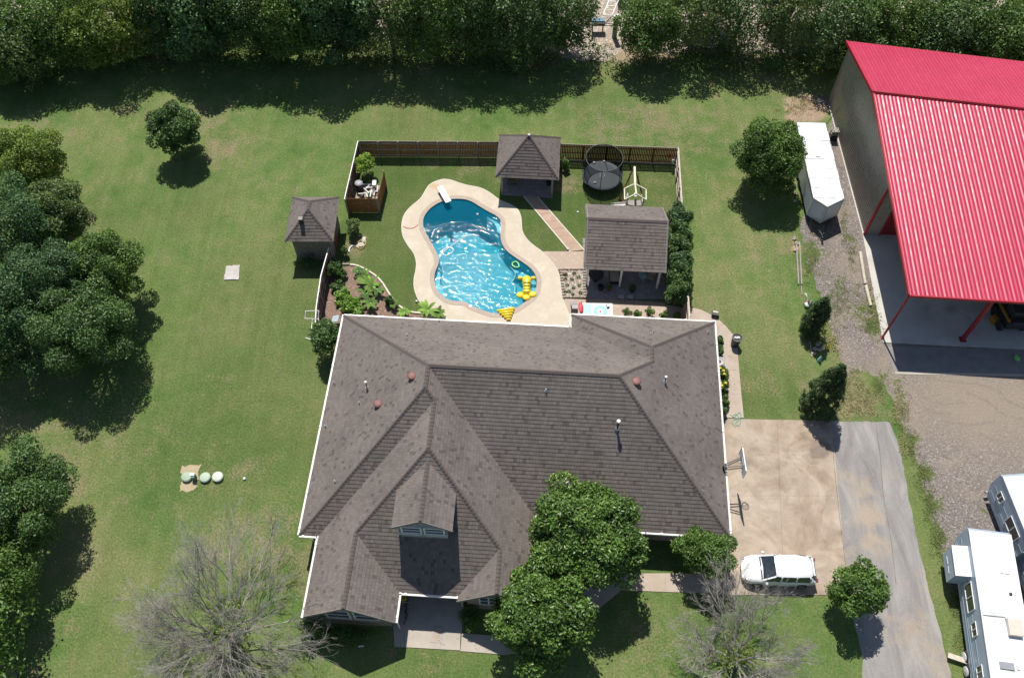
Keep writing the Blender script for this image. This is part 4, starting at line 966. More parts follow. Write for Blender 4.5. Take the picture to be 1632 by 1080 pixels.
fence(t, s3_, s2_, 1.7, 1, M['cedar_new'], M['grey_wood'], 1, gap=.004); fence(t, s2_, s1_, 1.7, 1, M['cedar_new'], M['grey_wood'], 1, gap=.004)

# ------------------------------------------------------------------ foliage
def leaves(centers, radii, n, size, m, name, parent, seed, shell=(.55, 1.05), flat=1.0, droop=.25, asp=.55, rnds=None, elong=1.0, hemi=-.35, tipup=0):
    """n leaf faces spread over lobes; centers (k,3), radii (k,) or (k,3)"""
    rs = np.random.RandomState(seed); centers = np.asarray(centers, float); k = len(centers)
    radii = np.asarray(radii, float); radii = np.repeat(radii[:, None], 3, 1) if radii.ndim == 1 else radii
    wgt = radii[:, 0]**2; idx = rs.choice(k, n, p=wgt/wgt.sum())
    d = rs.normal(size=(n*2, 3)); d /= np.linalg.norm(d, axis=1)[:, None]; d = d[d[:, 2] > hemi][:n]
    while len(d) < n: d = np.concatenate([d, d[:n-len(d)]])
    r_ = rs.uniform(shell[0], shell[1], n)**.7; out = rs.uniform(size=n) < .07; r_ = np.where(out, r_*rs.uniform(1.1, 1.35, n), r_)
    pos = centers[idx]+d*radii[idx]*r_[:, None]
    pos[:, 2] = np.maximum(pos[:, 2], .08)
    nrm = d*.6+rs.normal(size=(n, 3))*.7+np.array([0, 0, .4]); nrm /= np.linalg.norm(nrm, axis=1)[:, None]
    tn = rs.normal(size=(n, 3))+d*.6; tn[:, 2] += tipup-droop; tn -= nrm*(tn*nrm).sum(1)[:, None]; tn /= np.linalg.norm(tn, axis=1)[:, None]
    bt = np.cross(nrm, tn); s_ = size*rs.uniform(.6, 1.35, n)[:, None]
    fold = nrm*s_*.16
    v0 = pos-tn*s_*.5*elong; v1 = pos+bt*s_*asp*.5+fold; v2 = pos+tn*s_*.5*elong; v3 = pos-bt*s_*asp*.5+fold
    V = np.stack([v0, v1, v2, v3], 1).reshape(-1, 3)
    o0 = np.array(origin[parent.name]) if parent is not None else np.zeros(3)
    V = (V-o0).astype(np.float32)
    me = bpy.data.meshes.new(name); me.vertices.add(n*4); me.loops.add(n*6); me.polygons.add(n*2)
    me.vertices.foreach_set('co', V.ravel()); b4 = np.arange(n)*4
    li = np.stack([b4, b4+1, b4+2, b4, b4+2, b4+3], 1).ravel().astype(np.int32); me.loops.foreach_set('vertex_index', li)
    me.polygons.foreach_set('loop_start', (np.arange(n*2)*3).astype(np.int32)); me.update(calc_edges=True)
    lob = rs.uniform(0, 1, k)
    rv = np.clip(.55*rs.uniform(0, 1, n)+.45*lob[idx]+(.0), 0, 1); rv = np.where(rs.uniform(size=n) < .04, 1, rv)
    at_ = me.attributes.new('rnd', 'FLOAT', 'FACE'); at_.data.foreach_set('value', np.repeat(rv, 2).astype(np.float32))
    me.materials.append(m); o = bpy.data.objects.new(name, me); C.objects.link(o); origin[o.name] = Vector(o0)
    if parent is not None: o.parent = parent
    return o
def lobes(c, rad, k, seed, lr=(.3, .48), low=-.5):
    rs = random.Random(seed); cs, rr = [], []
    i = 0
    while len(cs) < k:
        i += 1; th = math.pi*(1+5**.5)*i+rs.uniform(-.4, .4); z = 1-(1-low)*(len(cs)+.5)/k; s_ = math.sqrt(max(0, 1-z*z)); q = rs.uniform(.5, .78)
        q *= rs.uniform(.85, 1.17); l_ = rs.uniform(*lr); cs.append((c[0]+rad[0]*s_*math.cos(th)*q, c[1]+rad[1]*s_*math.sin(th)*q, c[2]+rad[2]*z*q)); rr.append((l_*rad[0], l_*rad[1], l_*rad[2]*.9))
    cs.append(tuple(c)); rr.append((rad[0]*.6, rad[1]*.6, rad[2]*.6))
    return cs, rr
def tree(name, label, cat, c, rad, m, n, size, seed, k=22, group=None, base=None, trunk_r=.16, lr=(.3, .48), low=-.5, asp=.55, droop=.25, shell=(.5, 1.05), crown='crown', limbs=6, elong=1.0, tipup=0, hemi=-.35):
    c = Vector(c); base = base or (c.x+R.uniform(-.2, .2), c.y+R.uniform(-.2, .2), 0)
    t = thing(name, base, label, cat, group)
    rad = tuple(v*.93 for v in rad); cs, rr = lobes(c, rad, k, seed, lr, low)
    leaves(cs, rr, n, size, m, crown, t, seed, shell=shell, asp=asp, droop=droop, elong=elong, tipup=tipup, hemi=hemi)
    b = MB(); b0 = Vector(base); top = c+Vector((0, 0, rad[2]*.2)); b.tube([b0-Vector((0, 0, .1)), b0.lerp(top, .35)+Vector((R.uniform(-.1, .1), R.uniform(-.1, .1), 0)), top], [trunk_r*1.25, trunk_r, trunk_r*.4], 8)
    b.build('trunk', M['bark'], t)
    rs = random.Random(seed+5)
    for q in rs.sample(cs[:-1], min(limbs, len(cs)-1)):
        s_ = b0.lerp(top, rs.uniform(.3, .6)); e = Vector(q); md = s_.lerp(e, .5)+Vector((0, 0, .12*rad[2])); b = MB()
        b.tube([s_, md, e], [trunk_r*.5, trunk_r*.32, trunk_r*.12], 6); b.build('limb', M['bark'], t)
    return t
# yard trees, placed where their trunks stand
tree('young_oak', 'small round dark green tree alone on the lawn near the top left tree line', 'tree', at(278, 206, 2.95), (2.6, 2.45, 2.6), M['leaf_dark'], 15000, .2, 21, 38, lr=(.2, .34), low=-.95, base=at(287, 255)+Vector((0, 0, 0)), trunk_r=.13)
tree('shade_tree', 'dense mid green tree beside the white cargo trailer', 'tree', at(1228, 251, 3.5), (3.55, 3.45, 3.8), M['leaf_mid'], 34000, .18, 22, 52, lr=(.17, .3), base=(21.4, 51.6, 0), low=-.7, trunk_r=.18)
tree('ornamental_tree', 'small glossy tree in front of the house near the parked car', 'tree', at(1124, 879, 2.7), (2.05, 1.75, 1.8), M['leaf_mid'], 12000, .16, 23, 30, lr=(.2, .36), low=-.5, base=(12.1, 18.2, 0), trunk_r=.09)
tree('driveway_tree', 'small pointed leafy tree at the corner of the driveway and asphalt lane', 'tree', at(1367, 943, 2.5), (1.95, 1.95, 2.1), M['leaf_mid'], 11000, .18, 24, 30, lr=(.2, .36), base=(20.95, 15.9, 0), low=-.6, trunk_r=.08, droop=-.2)
tree('magnolia_tree', 'large glossy magnolia over the front eave, the larger and more northern of the two', 'tree', at(936, 848, 4.6), (4.5, 3.8, 3.3), M['leaf_magnolia'], 44000, .215, 25, 80, base=(4.6, 18.0, 0), low=-.45, trunk_r=.2, lr=(.14, .27))
tree('magnolia_tree', 'large glossy magnolia covering the front path, nearest the bottom edge', 'tree', at(860, 984, 3.9), (3.6, 3.4, 3.4), M['leaf_magnolia'], 37000, .215, 26, 70, base=(1.7, 14.5, 0), low=-.55, trunk_r=.2, lr=(.14, .27))
# west group
wt = [((45, 262), 4.6, (3.6, 3.3, 4.2), 'leaf_yellow', 'yellow green tree at the top of the left edge group'), ((88, 345), 4.3, (3.0, 3.3, 3.9), 'leaf_olive', 'narrow olive tinted tree sticking out above the left edge group'),
      ((15, 365), 5.2, (4.6, 4.4, 5), 'leaf_bluegreen', 'broad dark blue green tree in the middle of the left edge group'), ((165, 430), 4.0, (3.4, 3.1, 3.8), 'leaf_mid', 'mid green tree at the outer right shoulder of the left edge group'),
      ((75, 455), 4.8, (4.0, 3.6, 4.6), 'leaf_bluegreen', 'dark leafy tree tucked between others in the left edge group'), ((135, 525), 4.2, (4.2, 4.2, 4.2), 'leaf_dark', 'round dark tree at the lower right end of the left edge group'),
      ((20, 520), 4.5, (3.8, 4, 4.4), 'leaf_bluegreen', 'darkest tree on the picture edge in the lower left edge group'), ((-60, 440), 5, (4.6, 5, 5), 'leaf_dark', 'tree cut by the left picture edge behind the left group'), ((-70, 560), 4.6, (4, 4, 4.6), 'leaf_dark', 'tree cut by the left picture edge below its neighbour')]
for i, ((x, y), z, rd, lm, lab) in enumerate(wt):
    p = at(x, y, z); tree('shade_tree', lab, 'tree', p, rd, M[lm], 32000 if i < 7 else 9000, .17, 40+i, 44, 'trees massed on the left edge', base=(p.x, p.y, 0), low=-.7, lr=(.16, .3), trunk_r=.2)
tree('shade_tree', 'large leafy tree cut by the left edge near the bottom left corner', 'tree', at(30, 800, 3.9), (3.9, 4.1, 3.9), M['leaf_dark'], 36000, .17, 52, 50, low=-.7, base=(-30.6, 20.6, 0), lr=(.16, .3))
tree('shade_tree', 'leafy tree below the bottom left tree, mostly outside the picture', 'tree', at(-30, 905, 3.7), (4.0, 4, 3.7), M['leaf_mid'], 30000, .17, 53, 46, low=-.7, base=(-31.5, 16.4, 0), lr=(.16, .3))
tree('shade_tree', 'tree in the very corner at the bottom left', 'tree', at(-50, 1020, 3.6), (3.6, 3.6, 3.6), M['leaf_mid'], 8000, .27, 54, 22, low=-.7, base=(-30, 12, 0))
# tree line at the back
tl = [(-51, 66.8, 5.5, 4.6, 'leaf_bluegreen'), (-46, 66.6, 5.0, 4.2, 'leaf_dark'), (-41.5, 68, 6, 4.2, 'leaf_mid'), (-44, 64.8, 4.4, 2.6, 'leaf_olive'), (-36.8, 68.3, 6.2, 4.0, 'leaf_yellow'), (-38.2, 66.8, 4.6, 2.6, 'leaf_yellow'), (-32.2, 70, 5.2, 3.8, 'leaf_dark'), (-28.2, 68.6, 6.5, 3.9, 'leaf_bluegreen'), (-24, 69.2, 6.2, 4.2, 'leaf_dark'),
      (-20.2, 68.2, 6.3, 4.0, 'leaf_mid'), (-16, 68.4, 6.6, 4.3, 'leaf_bluegreen'), (-11.5, 69, 6.2, 4.0, 'leaf_olive'), (-7.2, 68.6, 6.2, 4.2, 'leaf_mid'), (-3, 69, 6.4, 4.0, 'leaf_dark'), (.9, 68.4, 6.2, 4.0, 'leaf_dark'), (5.0, 69.5, 5.6, 3.2, 'leaf_dark'), (12.6, 68.4, 5.6, 3.5, 'leaf_mid'),
      (16.9, 69.6, 6.2, 3.6, 'leaf_olive'), (21.4, 69.6, 6.2, 3.6, 'leaf_dark'), (25.5, 69.2, 6.2, 3.4, 'leaf_olive'), (30.2, 67.6, 6, 4.2, 'leaf_dark'), (34.6, 67.6, 6, 4.0, 'leaf_mid'), (39.2, 66.6, 6, 4.2, 'leaf_dark'), (43.6, 66, 6.2, 4.2, 'leaf_mid'), (48.4, 65, 6.4, 4.4, 'leaf_mid')]
side = {'leaf_bluegreen': 'blue green', 'leaf_dark': 'dark green', 'leaf_mid': 'mid green', 'leaf_olive': 'dull olive', 'leaf_yellow': 'yellow green'}
where = ['in the top left corner', 'second from the top left corner', 'third from the top left corner', 'drooping in front of the top left corner trees', 'brightest in the back tree line', 'low and leaning out of the back line', 'behind the gap right of the brightest tree', 'above the small round lawn tree', 'left of the middle of the back line',
         'with large glossy leaves left of the pool fence', 'behind the fence corner', 'with thin twiggy top above the back fence', 'above the middle of the back fence', 'left of the hip pavilion', 'directly behind the hip pavilion', 'left of the green post in the clearing', 'right of the green post in the clearing',
         'behind the playset with pale ground showing through', 'between two gaps above the east lawn', 'beside the bare gravel opening near the barn', 'at the back left corner of the barn', 'first behind the red barn roof', 'second behind the red barn roof', 'third behind the red barn roof', 'in the top right corner']
for i, (x, y, z, r_, lm) in enumerate(tl):
    thin = lm == 'leaf_olive' or 16 < x < 26
    tree('hedgerow_tree', f'{side[lm]} hedgerow tree {where[i]}', 'tree', (x, y-1.0, z*(.88 if -33 < x < 3 else .76)), (r_*1.1, r_*1.02, z*(.86 if -33 < x < 3 else .74)), M[lm], int((9000 if thin else 15000)*(r_/4)**2), .32 if lm == 'leaf_bluegreen' else .24, 100+i, 34, 'trees in the hedgerow at the back', base=(x, y+1.2, 0), low=-1, hemi=-.7, lr=(.18, .36), trunk_r=.2, limbs=4)
# second row, mostly out of view, added to shade and darken the gap
for i, x in enumerate((-50, -43, -36, -29, -22.5, -16, -9.5, -3.5, 2.2, 18.5, 27, 35, 43, 50)):
    tree('hedgerow_tree', ['added shading tree of the rear row at the far top left', 'second added tree of the shading rear row from the left', 'third added tree of the shading rear row from the left', 'added rear shading tree behind the brightest hedgerow tree', 'fifth added tree of the shading rear row from the left', 'sixth added tree of the shading rear row from the left', 'added rear shading tree above the fence corner', 'added rear shading tree above the diving board', 'added rear shading tree above the hip pavilion', 'added rear shading tree above the shade tree', 'added rear shading tree left of the barn ridge', 'first added rear shading tree behind the barn', 'second added rear shading tree behind the barn', 'last added rear shading tree at the top right'][i],
         'tree', (x, 73.5+R.uniform(-.6, .8), 4.6), (3.6, 3.4, 4.4), M[('leaf_dark', 'leaf_mid', 'leaf_bluegreen')[i % 3]], 9000, .26, 160+i, 30, 'added rear row of trees shading the ground behind the hedgerow', base=(x, 74, 0), low=-1, hemi=-1, lr=(.18, .32), limbs=2)
# brush along the foot of the tree line
bc, brd = [], []
for i in range(450):
    x = -52+(i%150)*.7; y = 66.4+(i//150)*1.7+math.sin(i*.9)*.5+R.uniform(-.5, .9)-(2.0 if x < -38 else 0)*((-38-x)/14 if x < -38 else 0)+(-1.6 if x > 30 else 0)
    if 6.5 < x < 9.5: y += 1.0
    bc.append((x, y, .5)); brd.append((R.uniform(.6, 1.2), R.uniform(.5, .9), R.uniform(.5, 1.5) if not 5 < x < 12 else .7))
    if i >= 150 and (5 < x < 11): bc.pop(); brd.pop()
o = leaves(bc, brd, 52000, .19, M['leaf_dark'], 'undergrowth', None, 77); tag(o, 'dark tangled brush along the foot of the back tree line', 'undergrowth'); stuff(o)

# shrubs
def shrub(label, c, rad, m, n, size, seed, group=None, k=10, name='shrub', low=-.3, **kw):
    return tree(name, label, 'shrub', c, rad, M[m], n, size, seed, k, group, base=(c[0], c[1], 0), trunk_r=.04, low=low, crown='foliage', limbs=3, **kw)
shrub('bright green round shrub inside the fence corner above the pool equipment', at(583, 262, 1.3), (1.0, 1.0, 1.1), 'leaf_bright', 2600, .17, 61)
shrub('large dark shrub at the back left corner of the house', at(522, 540, 1.9), (1.3, 1.5, 1.8), 'leaf_dark', 5200, .17, 62, k=16)
shrub('green shrub beside the pool house door', at(562, 362, .8), (.55, .9, .8), 'leaf_olive', 1800, .14, 63)
shrub('small pale shrub below the pool house', at(549, 401, .5), (.4, .4, .5), 'leaf_mid', 700, .12, 64)
shrub('dark shrub between the pool house and the mulch bed', at(530, 430, .8), (.65, .8, .8), 'leaf_dark', 1800, .14, 65)
shrub('dark plants against the shaded pool house wall', (F3.w(1.3, -.3).x, F3.w(1.3, -.3).y, .5), (.9, .4, .5), 'leaf_dark', 900, .14, 66)
for i, (x, y, r_) in enumerate(((1081, 350, 1.1), (1083, 374, 1.05), (1080, 398, 1.15), (1083, 423, 1.05), (1081, 447, 1.15), (1079, 468, .9))):
    shrub(['topmost', 'second', 'third', 'fourth', 'fifth', 'lowest'][i]+' tall leafy bush from the top, in the row between gabled pavilion and fence', at(x, y, 1.7), (r_, r_, 1.55), ['leaf_bluegreen', 'leaf_dark', 'leaf_dark', 'leaf_bluegreen', 'leaf_dark', 'leaf_dark'][i], 5200, .2, 70+i, 'bushes along the east fence', k=26, elong=1.3, asp=.35, lr=(.25, .45))
for i, (x, y, r_) in enumerate(((998.5, 499, .42), (1015, 501.5, .38), (1035.5, 498, .46), (1058, 503, .36), (1079, 504, .38))):
    shrub(['round clipped shrub nearest the teal topped table', 'low shrub second from the teal topped table', 'tallest shrub, middle of the row behind the house', 'flattest shrub, fourth in the row behind the house', 'last shrub of the row behind the house, nearest the fence gate'][i],
          at(x, y, .5), (r_, r_, .55), 'leaf_mid', 900, .1, 80+i, 'small shrubs along the back wall of the house', k=6)
for i, (x, y, r_) in enumerate(((1147, 545, .45), (1147, 560, .4), (1152, 597, .6), (1152, 618, .6), (1153, 640, .55), (1152, 656, .4))):
    t = shrub(['dark leafy plant at the house corner by the side path', 'dark plant just above the air conditioner', 'flowering bush with a yellow bloom just below the air conditioner', 'flowering bush with the widest yellow blooms by the side path', 'leafy bush by the side path above the green hose', 'small plant beside the green hose'][i],
          at(x, y, .5), (r_*.8, r_, .6), ['leaf_dark', 'leaf_dark', 'leaf_mid', 'leaf_mid', 'leaf_mid', 'leaf_dark'][i], 1300, .15, 90+i, 'plants along the east wall of the house', k=8)
    if i in (2, 3):
        fl_o = origin[t.name]
        for j in range(5 if i == 3 else 3):
            b = MB(); b.blob((fl_o.x+R.uniform(-.35, .1), fl_o.y+R.uniform(-.3, .3), 1.02+R.uniform(-.05, .05)), (.1, .1, .06), 7, 4, jit=.25); b.build('flower', M['flower_yellow'], t)
# front shrubs and hedges
shrub('brown tinged shrub at the front left gable corner', at(500, 993, 1.1), (1.0, .95, 1.1), 'leaf_olive', 2600, .15, 96)
shrub('low hedge under the front left gable windows', (HF.w(3.4, -5.4).x, HF.w(3.4, -5.4).y, .45), (2.2, .7, .5), 'leaf_mid', 3800, .12, 97, k=14)
shrub('clipped hedge beside the front patio', at(751, 984, .55), (.75, .95, .6), 'leaf_mid', 2600, .1, 98, k=12)
shrub('dark hedge against the front wall behind the small glossy tree', (HF.w(20.3, 1.0).x, HF.w(20.3, 1.0).y, .45), (2.6, .6, .5), 'leaf_dark', 3400, .13, 99, k=14)
# junipers leaning up by the gravel yard
def juniper(label, foot, top, rad, n, seed):
    b0 = at(*foot); h = top[2]; t = thing('juniper', b0, label, 'tree', 'narrow evergreens by the gravel yard')
    cs, rr = [], []; rs = random.Random(seed)
    for i in range(260):
        f = .04+.94*(i+.5)/260; a = rs.uniform(0, 6.283); q = rad*min(1, 3.5*f+.45)*(1-f)**.6*math.sqrt(rs.uniform(.05, 1))
        cs.append((b0.x+math.cos(a)*q, b0.y+math.sin(a)*q, h*f)); rr.append((.15, .15, .42))
    leaves(cs, rr, n, .2, M['leaf_conifer'], 'foliage', t, seed, asp=.28, elong=1.7, tipup=1.8, droop=0)
    b = MB(); b.tube([b0, b0+Vector((0, 0, h*.8))], [.08, .02], 6); b.build('trunk', M['bark'], t)
juniper('shorter narrow evergreen beside the small garden figures', (1290, 530), (0, 0, 4.2), 1.2, 5200, 121)
juniper('taller narrow evergreen touching the driveway corner', (1300, 652), (0, 0, 5.8), 1.6, 8500, 122)

# leafless trees
def bare_tree(label, foot, z0, R0, hgt, seed, nl, ivy=0):
    b0 = at(*foot); t = thing('bare_tree', b0, label, 'tree', 'leafless trees on the front lawn'); rs = random.Random(seed)
    trunk = MB(); trunk.tube([b0, b0+Vector((.05, .05, z0*.6)), b0+Vector((0, 0, z0))], [.3, .24, .2], 9); trunk.build('trunk', M['bark'], t)
    tw = MB()
    def grow(p, d, L_, r_, lev, dst):
        pts = [p]; q = p; k = 3 if lev < 3 else 2
        for i in range(k):
            d = (d+Vector((rs.gauss(0, .13), rs.gauss(0, .13), rs.gauss(0, .1)+(.05 if lev < 2 else 0)))).normalized(); q = q+d*(L_/k); pts.append(q)
        dst.tube(pts, [r_*(1-.5*i/k) for i in range(k+1)], 3 if lev > 1 else 5, cap=False)
        if lev >= 4: return
        nb = (8, 6, 4, 3)[lev]
        for i in range(nb):
            f = rs.uniform(.3, 1); j = min(k-1, int(f*k)); bp = pts[j].lerp(pts[j+1], f*k-j)
            a = Vector((rs.gauss(0, 1), rs.gauss(0, 1), rs.gauss(0, .8))); a = (a-d*a.dot(d)).normalized()
            grow(bp, (d+a*rs.uniform(.3, .6)).normalized(), L_*rs.uniform(.4, .62), max(.006, r_*.48), lev+1, tw)
    for i in range(nl):
        a = 2*math.pi*(i+rs.uniform(-.3, .3))/nl; el = rs.uniform(.12, 1.25)
        lm = MB(); d = Vector((math.cos(a)*math.cos(el), math.sin(a)*math.cos(el), math.sin(el)))
        Lx = R0*rs.uniform(.5, .66)*(1 if el < .8 else hgt/R0)
        grow(b0+Vector((0, 0, z0*rs.uniform(.55, 1))), d, Lx, .055, 0, lm); lm.build('limb', M['dead_twig'], t)
    stuff(tw.build('twigs', M['dead_twig'], t))
    if ivy:
        cs = [(b0.x+rs.gauss(0, .7)-.1, b0.y+.4+rs.gauss(0, .7), z0+rs.uniform(-.3, .9)) for _ in range(14)]
        leaves(cs, [.42]*14, ivy, .17, M['leaf_yellow'], 'ivy', t, seed)
bare_tree('broad leafless grey tree with green ivy at its heart, left of the house', (374, 1022), 1.9, 7.8, 7.6, 5, 21, 1500)
bare_tree('leafless tree at the bottom edge in front of the driveway', (1163, 1062), 1.7, 6.2, 6.6, 9, 15, 450)

# banana plants and leafy clumps in the mulch bed
def frond_plant(name, label, px_, n, L_, wd_, m, seed, group=None, h0=.3, cat='plant'):
    b0 = at(*px_); t = thing(name, b0, label, cat, group); rs = random.Random(seed)
    for i in range(n):
        a = 2*math.pi*i/n+rs.uniform(-.4, .4); l_ = L_*rs.uniform(.7, 1.1); b = MB(); V = []
        for j in range(6):
            f = j/5; rr_ = l_*f*.85; z = h0+l_*(.75*f-.62*f*f)*rs.uniform(.95, 1.05)+.1; w_ = wd_*math.sin(math.pi*min(1, f*.92+.06))*.5
            cx, cy = b0.x+math.cos(a)*rr_, b0.y+math.sin(a)*rr_; sxx, syy = -math.sin(a), math.cos(a)
            V += [(cx-sxx*w_, cy-syy*w_, z+w_*.35), (cx, cy, z), (cx+sxx*w_, cy+syy*w_, z+w_*.35)]
        F = []
        for j in range(5):
            for e in (0, 1): F.append((3*j+e, 3*j+e+1, 3*j+4+e, 3*j+3+e))
        b.add(V, F); o = b.build('leaf', M[m], t)
        at_ = o.data.attributes.new('rnd', 'FLOAT', 'FACE'); at_.data.foreach_set('value', [rs.uniform(.2, 1)]*len(F))
    b = MB(); b.tube([b0, b0+Vector((0, 0, h0+.15))], [.07, .05], 6); b.build('stem', M['hose_green'], t)
gb = 'big leaved plants in the mulch bed'
for i, (x, y, n_, l_, lab) in enumerate(((582, 447, 8, .85, 'banana plant nearest the white bed edging at the top of the mulch bed'), (592, 458, 8, 1.0, 'wide banana plant right of centre in the mulch bed'), (586, 472, 9, .9, 'dark banana plant below the widest one'), (602, 466, 7, .8, 'banana plant leaning to the white edging'),
      (592, 488, 7, .8, 'banana plant near the roof edge right of the leafy clump'), (571, 437, 6, .5, 'small banana plant at the top of the mulch bed'), (628, 489, 7, .55, 'short plant beside the lower bend of the white edging'), (645, 503, 7, .6, 'pale leaved plant right at the eave, left of the deck'),
      (683, 500, 9, .95, 'pale green banana plant between pool deck and house eave'), (700, 504, 7, .7, 'smaller spiky plant right of the pale banana plant'))):
    frond_plant('banana_plant', lab, (x, y), n_+3, l_*1.2, .27, 'leaf_banana' if i in (7, 8, 1) else 'leaf_mid', 200+i, gb)
for i, (x, y, r_, lab) in enumerate(((540, 458, .6, 'leafy clump nearest the fence in the mulch bed'), (546, 472, .7, 'bright leafy clump in the middle left of the mulch bed'), (555, 485, .75, 'leafy clump just above the house corner'), (565, 492, .7, 'leafy clump against the eave right of the house corner'), (543, 438, .45, 'small clump under the pool house corner'), (528, 420, .55, 'shaded clump by the fence below the pool house'), (620, 480, .35, 'small clump against the lower white edging'))):
    shrub(lab, at(x, y, .4), (r_*1.1, r_*1.1, .55), 'leaf_banana' if i in (1, 2, 3) else 'leaf_dark', 700, .23, 220+i, 'leafy clumps in the mulch bed', k=6, name='leafy_plant', elong=1.2)
shrub('green plant behind the hip pavilion near the trampoline', at(901, 262, .6), (.45, .5, .6), 'leaf_mid', 600, .16, 231, name='leafy_plant')

# rough grass and weeds over the edges of gravel and lawn
def tufts(name, label, pts, m, n, size, seed, h=.09):
    rs = random.Random(seed); cs = [(*a2(x+rs.gauss(0, 1)*sx, y+rs.gauss(0, 1)*sy), .03) for x, y, sx, sy, k in pts for _ in range(k)]
    o = leaves(cs, [(.22, .22, h)]*len(cs), n, size, m, name, None, seed, hemi=0, asp=.3, tipup=1.2, elong=1.3); tag(o, label, 'weeds'); return stuff(o)
tufts('weeds', 'green weeds along the edge between gravel yard and asphalt lane', [(1440, 660, 5, 14, 60), (1452, 710, 4, 14, 60), (1470, 760, 5, 14, 80), (1482, 810, 5, 14, 80), (1495, 860, 6, 14, 90), (1512, 910, 7, 14, 90), (1525, 960, 8, 14, 90), (1535, 1010, 8, 14, 90), (1550, 1055, 8, 12, 80), (1400, 620, 10, 8, 60), (1390, 510, 9, 14, 90), (1345, 470, 16, 14, 90), (1292, 420, 6, 16, 90), (1330, 500, 10, 18, 60), (1345, 350, 2, 18, 50), (1358, 400, 3, 14, 40)], M['weeds'], 13000, .09, 301, h=.05)
tufts('dry_weeds', 'straw coloured dry weeds between the evergreen and the gravel yard', [(1350, 620, 14, 16, 110), (1375, 645, 12, 10, 70), (1325, 545, 7, 10, 40), (1300, 355, 6, 10, 20), (1440, 700, 4, 20, 30), (1385, 480, 8, 14, 30), (1275, 170, 14, 8, 70), (1430, 650, 5, 12, 40)], M['dry_weeds'], 8000, .1, 302, h=.05)
tufts('fallen_leaves', 'pale flecks of dry grass on the mown lawn', [(x, y, 60, 30, 40) for x, y in ((130, 260), (330, 330), (250, 430), (420, 400), (430, 180), (700, 200), (1000, 190), (1150, 330), (1180, 480), (1210, 600), (400, 650), (250, 720), (130, 850), (200, 950), (700, 1050), (1050, 1010))], M['dry_weeds'], 5200, .07, 303, h=.03)

# ------------------------------------------------------------------ pool things
t = thing('diving_board', at(707, 311), 'white diving board over the rust stained end of the pool deck', 'diving board')
a, c = at(700.5, 297, .5), at(715, 322, .5)
b = MB(); b.beam(a, c, .52, .06); b.build('board', M['white_paint'], t, bevel=.02)
b = MB(); m_ = a.lerp(c, .22); b.box((m_.x, m_.y, .27), (.42, .3, .44), -1.0); b.build('stand', M['steel'], t)
b = MB(); m_ = a.lerp(c, .6); b.tube([m_+Vector((-.26, 0, -.45)), m_+Vector((-.26, 0, -.04)), m_+Vector((.26, 0, -.04)), m_+Vector((.26, 0, -.45))], .03, 6); b.build('fulcrum_bar', M['steel'], t)
o = sheet('rust_stain', rough(smoothp(px([(684, 298), (692, 293), (700, 297), (706, 312), (703, 317), (697, 305)]), 4), .1, .05, 4), .054, mat('rust_stain', (.5, .33, .17), (.54, .43, .31), .9, 2.2), 0); struct(o)
def hose(name, label, pts, r_, m, z=.07, closed=False):
    o = MB(); P = [at(x, y, z) for x, y in pts]; P = [Vector(q) for q in smoothp([tuple(q) for q in P], 5, closed)]; o.tube(P, r_, 6, closed=closed)
    return tag(o.build(name, m, loc=P[0]), label, 'hose')
hose('garden_hose', 'thin red hose lying across the west side of the pool deck', [(643, 361), (650, 363.5), (659, 363), (666, 358)], .03, M['pink_red'])
hose('pool_hose', 'white looped cleaner hose floating in the middle of the pool', [(699, 412), (705, 405), (706, 398), (714, 394), (722, 396), (720, 402), (711, 407), (706, 403), (712, 397), (730, 384), (742, 377), (752, 374)], .025, M['white_plastic'], -.03)
hose('pool_hose', 'pale curved hose beside the yellow float in the shallow end', [(815, 427), (821, 435), (819, 445), (815, 450), (820, 457), (819, 466), (812, 466)], .025, M['pale_teal'], -.03)
tag_ = hose('garden_hose', 'tangled green hose on the concrete by the house corner', [(1164, 660), (1170, 664), (1178, 657), (1181, 664), (1173, 668), (1168, 662), (1174, 660), (1178, 668), (1172, 674), (1176, 678), (1181, 671), (1175, 666), (1167, 672), (1172, 680)], .022, M['hose_green'], .075)
# yellow floats
def float_ring(name, label, pts, m, z, r_, cat='pool float'):
    P = [Vector(q) for q in smoothp([tuple(at(x, y, z)) for x, y in pts], 5)]; b = MB(); b.tube(P, r_, 8, closed=True); return tag(b.build(name, m, loc=P[0], smooth=True), label, cat)
t = thing('pool_float', at(839, 460, 0), 'yellow inflatable animal shaped float with stubby arms in the shallow end', 'pool float')
b = MB()
for q in ((829, 470), (839, 474), (849, 469)): p = at(*q, .08); b.blob(p, (.32, .3, .14), 10, 6)
b.build('tail_cushion', M['yellow_vinyl'], t, smooth=True)
b = MB(); b.tube([at(839.5, y_, -.12) for y_ in (441, 445, 450, 456, 462, 467, 471)], [.2, .4, .36, .3, .32, .38, .3], 14); b.build('hull', M['yellow_vinyl'], t, smooth=True); 
for k_ in range(4): b = MB(); b.tube([at(834, 449+k_*5, .19), at(839.5, 449.5+k_*5, .24), at(845, 449+k_*5, .19)], .05, 8); b.build('air_chamber', M['yellow_vinyl'], t, smooth=True)
for q, e in (((832, 443), (828, 443)), ((847, 443), (851, 443))):
    b = MB(); p = at(*q, .1); r_ = at(*e, .12); b.tube([p, r_], [.15, .13], 8); b.blob(r_, (.17, .17, .14), 8, 6); b.build('arm', M['yellow_vinyl'], t, smooth=True)
t = thing('pool_float', at(806, 500, 0), 'yellow striped wedge shaped air mattress half on the pool edge', 'pool float')
